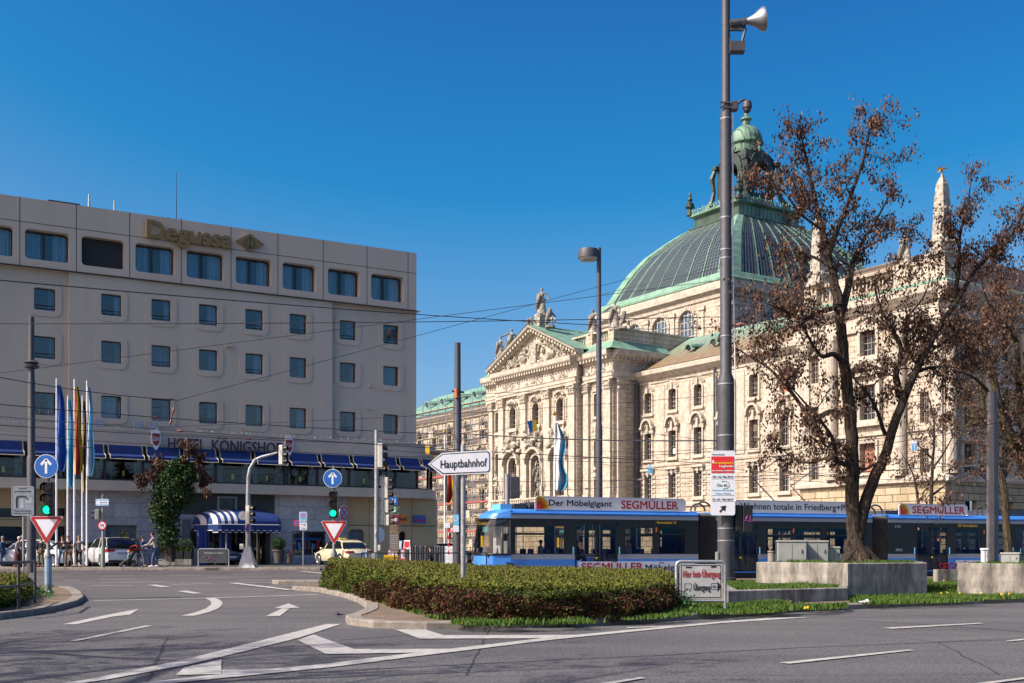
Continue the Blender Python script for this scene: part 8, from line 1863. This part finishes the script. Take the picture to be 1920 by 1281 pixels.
# ---------------------------------------------------------------- hedge
def inside(x,y,poly):
 c=False;n=len(poly)
 for i in range(n):
  x1,y1=poly[i][0],poly[i][1];x2,y2=poly[(i+1)%n][0],poly[(i+1)%n][1]
  if(y1>y)!=(y2>y)and x<(x2-x1)*(y-y1)/(y2-y1)+x1:c=not c
 return c
from mathutils import noise as NZ
def hedge(name,pts,hfun,label,nleaf,sz,seed,sub=.12,russet=True):
 """pts: ground outline (Vectors, counter-clockwise seen from above); crown of small leaves over a dark twiggy core"""
 e=empty(name,Vector((pts[0].x,pts[0].y,0)),label,'hedge');rr=random.Random(seed);P2=[(p.x,p.y)for p in pts]
 xs=[p[0]for p in P2];ys=[p[1]for p in P2];n=len(pts)
 core=MB();c0=sum(pts,Vector())/n
 ins=[c0+(p-c0)*(1-.32/max(.8,(p-c0).length))for p in pts]
 core.faces([Vector((p.x,p.y,.05))for p in ins]+[Vector((p.x,p.y,hfun(p.x,p.y)-.14))for p in ins]+[Vector((c0.x,c0.y,hfun(c0.x,c0.y)-.14))],[(k,(k+1)%n,n+(k+1)%n,n+k)for k in range(n)]+[(n+k,n+(k+1)%n,2*n)for k in range(n)])
 core.build('twig_core',M_twig,e)
 mb=MB();off=e.location
 per=[(pts[i],pts[(i+1)%n])for i in range(n)];lens=[(b-a).length for a,b in per]
 front=[i for i in range(n)if i<n_front[name]]
 tot=sum(lens[i]for i in front)
 for k in range(nleaf):
  if k%2==0:
   u=rr.uniform(0,tot);
   for i in front:
    if u<lens[i]:break
    u-=lens[i]
   a,b=per[i];p=a+(b-a)*(u/lens[i]);d=(b-a).normalized();nn=Vector((d.y,-d.x,0));z=rr.random()**.8
   h=hfun(p.x,p.y);bul=.18*math.sin(min(1,z*1.15)*3.0)-.14*max(0,z-.85)/.15;nz_=NZ.noise(Vector((p.x*1.3,z*2,p.y*1.3)))*.26+NZ.noise(Vector((p.x*4,z*6,p.y*4)))*.11
   q=Vector((p.x,p.y,.04+z*h))+nn*(bul+nz_-.08-rr.random()**2*.14)
   z2=z
  else:
   while True:
    x,y=rr.uniform(min(xs),max(xs)),rr.uniform(min(ys),max(ys))
    if inside(x,y,P2):break
   h=hfun(x,y);q=Vector((x,y,h+.04+NZ.noise(Vector((x*.9,y*.9,3)))*.10+NZ.noise(Vector((x*3,y*3,3)))*.04-rr.random()**2*.12));z2=1
  t=NZ.noise(Vector((q.x*.55,q.y*.3,q.z*1.6+7)))
  red=z2<.82+t*.35 and russet and(q.x>-3.6+t*3 or t>.35)and z2<.9
  mi=2 if(red and rr.random()<.78)else(1 if(z2>.88 and rr.random()<.55)else 0)
  s=sz*rr.uniform(.6,1.35);a_=Vector((rr.gauss(0,1),rr.gauss(0,1),rr.gauss(0,.8)+(.6 if z2==1 else .1))).normalized();b_=a_.cross(Vector((rr.gauss(0,1),rr.gauss(0,1),rr.gauss(0,1)))).normalized()
  i0=len(mb.v);mb.v+=[q,q+a_*s*.5+b_*s*.34,q+a_*s,q+a_*s*.5-b_*s*.34];mb.f.append([i0,i0+1,i0+2,i0+3]);mb.m.append(mi)
 for k in range(nleaf//90):
  while True:
   x,y=rr.uniform(min(xs),max(xs)),rr.uniform(min(ys),max(ys))
   if inside(x,y,P2):break
  p=Vector((x,y,hfun(x,y)));L_=rr.uniform(.05,.14)
  for j in range(5):i0=len(mb.v);c=p+Vector((rr.gauss(0,.01),rr.gauss(0,.01),L_*j/5));s=sz*.8;mb.v+=[c,c+Vector((s*.5,0,s*.5)),c+Vector((0,s*.3,s)),c+Vector((-s*.4,0,s*.5))];mb.f.append([i0,i0+1,i0+2,i0+3]);mb.m.append(rr.choice((0,1,2)))
 mb.build('leaves',[M_leafg,M_leafy,M_leafr],e);return e
n_front={'hedge':10,'small_hedge':4}
HP=[G(*p,.1)for p in((615,1101),(628,1107),(665,1118),(705,1131),(760,1146),(850,1164),(950,1168),(1060,1166),(1160,1161),(1262,1149))]+[GX(1268,27.5),GX(1240,31),GX(1130,34.5),GX(960,37.5),GX(800,40),GX(680,42),GX(618,43)]
hf=lambda x,y:.68+.22*ss((-x+.5)/6.5)+.06*ss((y-20)/15)
hedge('hedge',HP,hf,'long clipped barberry hedge, green on top and russet below, on the island before the tram',150000,.048,3)
LH=[G(*p,.1)for p in((-150,1156),(-20,1149),(25,1139),(47,1124))]+[GX(52,33),GX(-150,33)]
hedge('small_hedge',LH,lambda x,y:.62,'small yellow-green hedge behind the tube railing at the left edge',16000,.06,4,russet=False)
# ---------------------------------------------------------------- grass and weeds (uncountable)
def blades(name,regions,n,label,h0=.06,h1=.2,seed=1,mats=None,zf=None):
 rr=random.Random(seed);mb=MB();cum=[]
 for _ in range(n):
  pts,dens,zz,clump_=rr.choices(regions,[r[1]for r in regions])[0]
  xs=[p[0]for p in pts];ys=[p[1]for p in pts]
  for _t in range(30):
   x,y=rr.uniform(min(xs),max(xs)),rr.uniform(min(ys),max(ys))
   if inside(x,y,pts)and NZ.noise(Vector((x*1.1,y*1.1,5)))>clump_+rr.uniform(-.2,.2):break
  else:continue
  k=.5+.8*max(0,NZ.noise(Vector((x*.8,y*.8,9)))+.5);h=rr.uniform(h0,h1)*k;a=rr.uniform(0,6.28);w=.012+h*.05;d=Vector((math.cos(a),math.sin(a),0));b=Vector((-d.y,d.x,0))*rr.uniform(-.5,.5)*h+Vector((rr.gauss(0,.2),rr.gauss(0,.2),0))*h
  p=Vector((x,y,zz));i=len(mb.v);mb.v+=[p-d*w,p+d*w,p+b*.5+Vector((0,0,h*.65))+d*w*.6,p+b+Vector((0,0,h))];mb.f.append([i,i+1,i+2,i+3]);mb.m.append(rr.choice((0,0,0,1)))
 o=mb.build(name,mats or[M_grass,M_leafnew if n<0 else M_leafg]);tag(o,label,'grass',kind='stuff');return o
g2=lambda L_:[(G(*p,.12).x,G(*p,.12).y)for p in L_]
frontg=g2([(680,1112),(740,1135),(800,1150),(860,1160),(1000,1163),(1262,1144),(1365,1136),(1360,1148),(1250,1159),(1100,1169.5),(950,1173.5),(860,1172),(810,1160),(750,1142),(690,1122)])
behindsign=g2([(1262,1130),(1370,1132),(1370,1150),(1262,1157)])
lowfront=g2([(1366,1134),(1590,1134),(1590,1141),(1490,1146),(1366,1154)])
rightg=g2([(1592,1113),(1740,1112),(1790,1108),(1925,1104),(1925,1122),(1780,1131),(1640,1134),(1592,1130)]);farg=g2([(1735,1090),(1800,1090),(1925,1090),(1925,1106),(1735,1113)])
islmid=[(6.5,36),(14,36),(26,40),(30,52),(16,49),(8,45)]
wB2,wA2,wC2=[(p.x,p.y)for p in innB],[(p.x,p.y)for p in innA],[(p.x,p.y)for p in innC]
sheet_poly('lawn',[Vector((a,b,0))for a,b in((GX(1330,36).x,36),(GX(1366,27.4).x,27.4),(G(1592,1131).x,G(1592,1131).y),(G(1700,1129).x,G(1700,1129).y),(G(1925,1120).x,G(1925,1120).y),(24,36),(34,56),(18,51),(6,44))],.125,M_turf)
blades('grass',[(frontg,5,.115,.0),(behindsign,2,.115,-.25),(lowfront,2.5,.115,-.02),(rightg,7,.12,-.35),(farg,3,.12,-.5),(wB2,5,.93,-.5),(wA2,5,.37,-.5),(wC2,3,.91,-.6),(islmid,2,.12,-.5)],95000,'green grass tufts along the kerb, on the lawn and on top of the planters',.02,.12,6)
rr=random.Random(12);mb=MB()
for k in range(9000):
 x=rr.choice((rr.uniform(-.9,.1),rr.uniform(0.3,1.2),rr.uniform(.5,3.3),rr.uniform(2.3,3.6)));yb=20.6+.9*max(0,(x-1.2))**1.1+rr.uniform(-.15,.5)
 if NZ.noise(Vector((x*2,yb*2,1)))<-.1:continue
 p=Vector((x,yb-.28,.12+abs(rr.gauss(0,.13))));leaf(mb,p,.07,rr,rr.choice((0,1)))
for k in range(700):p=G(rr.uniform(40,100),rr.uniform(1104,1122),.12);leaf(mb,p+Vector((0,0,rr.uniform(0,.12))),.07,rr,0)
for k in range(500):p=G(rr.uniform(600,640),rr.uniform(1097,1103),.12);leaf(mb,p+Vector((0,0,rr.uniform(0,.12))),.07,rr,0)
o=mb.build('weeds',[M_leafnew,M_ivy]);tag(o,'bright green leafy weeds growing at the foot of the hedge','weeds',kind='stuff')
mb=MB()
for x,y in((1765,1113),(1777,1112),(1775,1111),(1879,1115),(1876,1114),(1893,1113.5),(1515,1139),(1510,1140),(1770,1089),(1776,1088.5),(1800,1113),(1840,1112)):p=G(x,y,.2);mb.ball(p,.03,7)
o=mb.build('dandelions',M_yellow);tag(o,'scattered yellow dandelion heads in the grass by the planters','flowers',kind='stuff')
# ---------------------------------------------------------------- trees
def interp(path,n=3):
 out=[]
 for i in range(len(path)-1):
  p0=path[max(i-1,0)];p1,p2=path[i],path[i+1];p3=path[min(i+2,len(path)-1)]
  for k in range(n):
   t=k/n;out.append(.5*((2*p1)+(p2-p0)*t+(2*p0-5*p1+4*p2-p3)*t*t+(3*p1-p0-3*p2+p3)*t**3))
 out.append(path[-1]);return out
class Tree:
 def __init__(s,seed,pod_s=.10,dens=1.0):s.w=MB();s.l=MB();s.r=random.Random(seed);s.tips=[];s.ps=pod_s;s.dens=dens
 def limb(s,pts,r0,r1,n=8,rough=.0):
  P3=interp(pts,4);m=len(P3);rs=[r0+(r1-r0)*(k/(m-1))**.85 for k in range(m)]
  if rough:P3=[p+Vector((s.r.gauss(0,1),s.r.gauss(0,1),s.r.gauss(0,.5)))*rough*rr_ for p,rr_ in zip(P3,rs)]
  s.w.tube(P3,rs,n,0);return P3,rs
 def twig(s,p,d,L,r,lev,pods=True):
  n=4;pts=[p];c=p.copy();dd=d.copy()
  for k in range(n):
   dd=(dd+Vector((s.r.gauss(0,.22),s.r.gauss(0,.22),s.r.gauss(.05,.2)))).normalized();c=c+dd*L/n;pts.append(c.copy())
  s.w.tube(pts,[r*(1-.75*k/n)for k in range(n+1)],5 if lev>1 else 3,0,cap=False)
  if lev>0:
   for k in range(1,n+1):
    for _ in range(s.r.choice((1,1,2))if lev>1 else s.r.choice((0,1,1,2))):
     v=(dd+Vector((s.r.gauss(0,.8),s.r.gauss(0,.8),s.r.gauss(0,.65)))).normalized();s.twig(pts[k],v,L*s.r.uniform(.42,.7),max(.003,r*.5),lev-1,pods)
  if pods and lev<=1:
   for k in range(1,n+1):
    if s.r.random()<.21*s.dens:s.cluster(pts[k])
 def cluster(s,p):
  for _ in range(s.r.randint(3,9)):
   q=p+Vector((s.r.gauss(0,.09),s.r.gauss(0,.09),s.r.gauss(-.04,.09)));leaf(s.l,q,s.ps*s.r.uniform(.6,1.25),s.r,1 if s.r.random()<.28 else 0,droop=1.1)
 def dress(s,P3,rs,every,L,lev=2,start=.25,up_=.1):
  m=len(P3)
  for k in range(int(m*start),m):
   if s.r.random()<every:
    d=(P3[min(k+1,m-1)]-P3[max(k-1,0)]).normalized();v=(d*.5+Vector((s.r.gauss(0,1),s.r.gauss(0,1),s.r.gauss(up_,.6)))).normalized();s.twig(P3[k],v,L*s.r.uniform(.6,1.2),max(.006,min(.03,rs[k]*.4)),lev)
 def build(s,name,loc,label,bark,pods,trunk=True,group=None):
  e=empty(name,loc,label,'tree',group);s.w.build('trunk',bark,e,smooth=True)
  if s.l.f:s.l.build('crown',pods,e)
  return e
def pxy(L_,Y,dy=0,rr=None):
 """trace a limb: picture points at a depth that wanders away from the trunk's plane by real metres"""
 n=len(L_);return[P(x,y,Y+dy*(k/max(1,n-1)))for k,(x,y)in enumerate(L_)]
T1=Tree(21,.10,1.0);Y1=34.0
A,ra=T1.limb(pxy([(1606,1062),(1602,1000),(1598,930),(1598,860),(1594,780),(1586,700),(1578,630),(1572,575)],Y1),.235,.14,14,.06)
T1.w.tube([P(1608,1060,Y1)+Vector((0,0,-.15)),P(1604,1042,Y1),P(1600,1010,Y1)],[.54,.38,.26],14)
for dx,dy_ in((-.55,-.3),(.6,-.25),(.1,-.6),(-.3,.5)):T1.w.tube([P(1606,1030,Y1),P(1608,1052,Y1)+Vector((dx*.6,dy_*.6,0)),P(1608,1060,Y1)+Vector((dx*1.3,dy_*1.3,-.1))],[.3,.22,.06],8)
B,rb_=T1.limb(pxy([(1608,1010),(1620,950),(1642,890),(1659,857),(1676,797),(1699,738),(1718,693),(1741,649),(1762,612),(1800,555),(1830,505),(1880,455)],Y1,1.0),.20,.05,12,.05)
limbs=[
 ([(1572,575),(1562,520),(1552,478),(1538,420),(1525,360),(1512,300),(1498,235)],.17,.015,.8),([(1552,478),(1570,430),(1590,380),(1612,320),(1628,260),(1632,225)],.10,.012,-1.2),
 ([(1574,600),(1590,540),(1600,490),(1625,440),(1650,400),(1680,340)],.14,.012,1.6),([(1612,470),(1650,450),(1690,420)],.05,.01,1.5),
 ([(1572,575),(1540,585),(1505,600),(1475,585),(1440,570)],.09,.015,-2.0),([(1590,690),(1565,665),(1540,668),(1520,640),(1500,600),(1475,560)],.10,.012,-1.5),
 ([(1595,780),(1560,772),(1520,780),(1480,730),(1440,690),(1400,665),(1375,650)],.10,.012,.9),([(1598,870),(1570,865),(1560,820),(1530,780),(1500,745),(1460,700)],.09,.012,-2.2),
 ([(1598,880),(1560,858),(1520,868),(1490,860),(1450,830)],.07,.012,1.6),([(1540,430),(1500,400),(1470,360),(1440,350)],.05,.01,-.8),([(1560,500),(1520,480),(1480,470),(1440,480)],.06,.01,1.6),
 ([(1538,400),(1495,330),(1480,290)],.05,.01,1.4)]
for L_,r0,r1,dy in limbs:
 c,r_=T1.limb(pxy(L_,Y1,dy),r0,r1,7,.1);T1.dress(c,r_,.74,.85,2,.30)
limbs2=[([(1690,745),(1680,705),(1690,655),(1668,610),(1645,560),(1640,520)],.13,.015,-1.4),([(1705,705),(1740,690),(1780,688),(1830,695)],.08,.012,1.2),([(1660,815),(1640,760),(1615,725),(1590,700)],.07,.012,-1.2),
 ([(1720,680),(1700,650),(1700,600),(1730,560),(1745,520)],.08,.012,1.6),([(1790,560),(1798,500),(1800,440),(1815,380),(1822,320)],.08,.012,-.6),([(1830,500),(1860,480),(1895,440),(1915,410)],.06,.012,.5),([(1780,575),(1820,600),(1870,590)],.06,.012,-1.5),
 ([(1735,640),(1760,650),(1800,620),(1850,640)],.06,.012,2.2),([(1640,870),(1615,880),(1590,850),(1570,830)],.05,.012,-2)]
T1.dress(B,rb_,.6,.9,2,.55)
for L_,r0,r1,dy in limbs2:
 c,r_=T1.limb(pxy(L_,Y1+.9,dy),r0,r1,7,.1);T1.dress(c,r_,.8,.85,2,.2)
T1.build('locust_tree',P(1606,1060,Y1),'large forked tree with two leaning trunks and dry brown pods, standing on the tall planter',M_bark,[M_pod,M_pod2])
T2=Tree(33,.12,.7);Y2=44
c,r_=T2.limb(pxy([(1990,1040),(1960,960),(1925,880),(1893,815),(1872,760),(1858,690),(1838,640),(1800,590)],Y2),.34,.07,10,.08);T2.dress(c,r_,.55,1.2,2,.4)
for L_,r0,r1,dy in(([(1940,1000),(1935,900),(1918,800),(1910,720),(1905,640),(1880,570)],.26,.05,1),([(1872,760),(1840,720),(1810,700),(1770,690)],.09,.015,-2),([(1893,815),(1850,790),(1800,800),(1760,780)],.08,.012,2),([(1910,720),(1935,650),(1950,560),(1930,470)],.14,.02,1.5),([(1905,640),(1880,600),(1850,560),(1835,500)],.08,.015,-1.5),([(1858,690),(1880,640),(1870,580)],.07,.015,2),([(1918,800),(1890,850),(1850,870),(1800,900)],.06,.012,-1),([(1800,590),(1780,640),(1760,720)],.05,.012,1)):
 c,r_=T2.limb(pxy(L_,Y2,dy),r0,r1,7,.1);T2.dress(c,r_,.85,1.1,2,.2)
T2.build('locust_tree',P(1990,1040,Y2),'lichen-barked tree leaning in from the right edge in front of the shaded courthouse side',M_bark2,[M_pod,M_pod2])
T3=Tree(41,.14,.6);Y3=68
for L_,r0,r1,dy in(([(1738,1040),(1745,950),(1748,880),(1752,800),(1740,740)],.17,.03,0),([(1722,1040),(1722,950),(1712,890),(1690,850)],.14,.02,1),([(1748,880),(1775,840),(1800,790)],.08,.015,-1),([(1748,860),(1710,820),(1700,780)],.07,.015,1),([(1746,930),(1790,900),(1850,880)],.08,.015,1)):
 c,r_=T3.limb(pxy(L_,Y3,dy),r0,r1,7,.1);T3.dress(c,r_,.6,1.5,2,.35)
T3.build('locust_tree',P(1738,1040,Y3),'small slender tree standing behind the rear tram section',M_bark,[M_pod,M_pod2])
T5=Tree(43,.13,.6);Y5=52
for L_,r0,r1,dy in(([(1890,1040),(1880,900),(1850,800),(1840,700),(1860,600)],.2,.03,0),([(1850,800),(1800,740),(1790,660)],.1,.015,1),([(1840,700),(1900,640),(1910,560)],.1,.015,1),([(1880,900),(1920,820),(1940,740)],.1,.02,1),([(1850,780),(1810,800),(1780,860)],.07,.015,-1)):
 c,r_=T5.limb(pxy(L_,Y5,dy),r0,r1,7,.1);T5.dress(c,r_,.8,1.5,2,.3)
T5.build('locust_tree',P(1890,1040,Y5),'bare pod-hung tree behind the square mast, hidden in the shade of the courthouse end',M_bark2,[M_pod,M_pod2])
T4=Tree(51,.15,1.0);Y4=60
for L_,r0,r1,dy in(([(318,1052),(320,1000),(322,950),(335,905),(340,870)],.28,.1,0),([(335,905),(300,885),(275,890),(262,900)],.08,.015,-1),([(340,870),(360,855),(375,880),(385,905)],.08,.015,1),([(338,880),(350,850),(352,825)],.08,.015,.5),([(330,930),(365,910),(380,925)],.07,.015,-1),([(322,970),(295,955),(280,965)],.06,.012,1),([(335,890),(310,870),(295,862)],.06,.012,1)):
 c,r_=T4.limb(pxy(L_,Y4,dy),r0,r1,7,.1);T4.dress(c,r_,.7,.42,2,.45)
ivy=MB();rr=random.Random(61)
for x,y,r in((312,985,.75),(318,1005,.6),(308,955,.85),(322,925,1.1),(345,930,.75),(335,900,.85),(345,885,.7),(325,880,.5),(340,870,.45),(300,905,.45),(310,1015,.5),(350,905,.5),(303,970,.5)):
 c=P(x,y,Y4+rr.uniform(-.3,.3))
 for _ in range(int(1500*r*r)):v=Vector((rr.gauss(0,1),rr.gauss(0,1),rr.gauss(0,1))).normalized()*r*rr.random()**.35*(1+.35*NZ.noise(Vector((x,y,0))+Vector((rr.gauss(0,1),0,0))));leaf(ivy,c+v,.15*rr.uniform(.6,1.3),rr,1 if rr.random()<.12 else 0)
t4=T4.build('ivy_tree',P(318,1052,Y4),'dead-looking tree thickly clad in dark ivy in front of the hotel name',M_bark,[M_pod,M_pod2])
ivy.build('ivy',[M_ivy,M_leafg],t4)
for i,(x,y,sd)in enumerate(((-13.5,11.5,71),(-10.5,8.0,75),(-7.6,5.2,79))):
 T6=Tree(sd,.12,.35);rr=random.Random(sd)
 c,r_=T6.limb([Vector((x,y,0)),Vector((x+.2,y,2)),Vector((x,y+.3,4.2)),Vector((x+.3,y,6.5)),Vector((x+.2,y+.4,9))],.24,.04,9,.06);T6.dress(c,r_,.8,1.6,2,.45)
 for k in range(9):
  a=rr.uniform(0,6.28);z=rr.uniform(3,7);d=Vector((math.cos(a),math.sin(a),.55));p=Vector((x+.1,y+.2,z));c,r_=T6.limb([p,p+d*1.3,p+d*2.4+Vector((0,0,.3)),p+d*3.4+Vector((0,0,.9))],.09,.015,6,.1);T6.dress(c,r_,.7,1.2,2,.3)
 T6.build('street_tree',Vector((x,y,0)),['bare street tree left of the view whose branch shadows cross the near road','second bare street tree left of the view nearer the viewer','third bare street tree left of the view closest to the viewer'][i],M_bark,[M_pod,M_pod2])
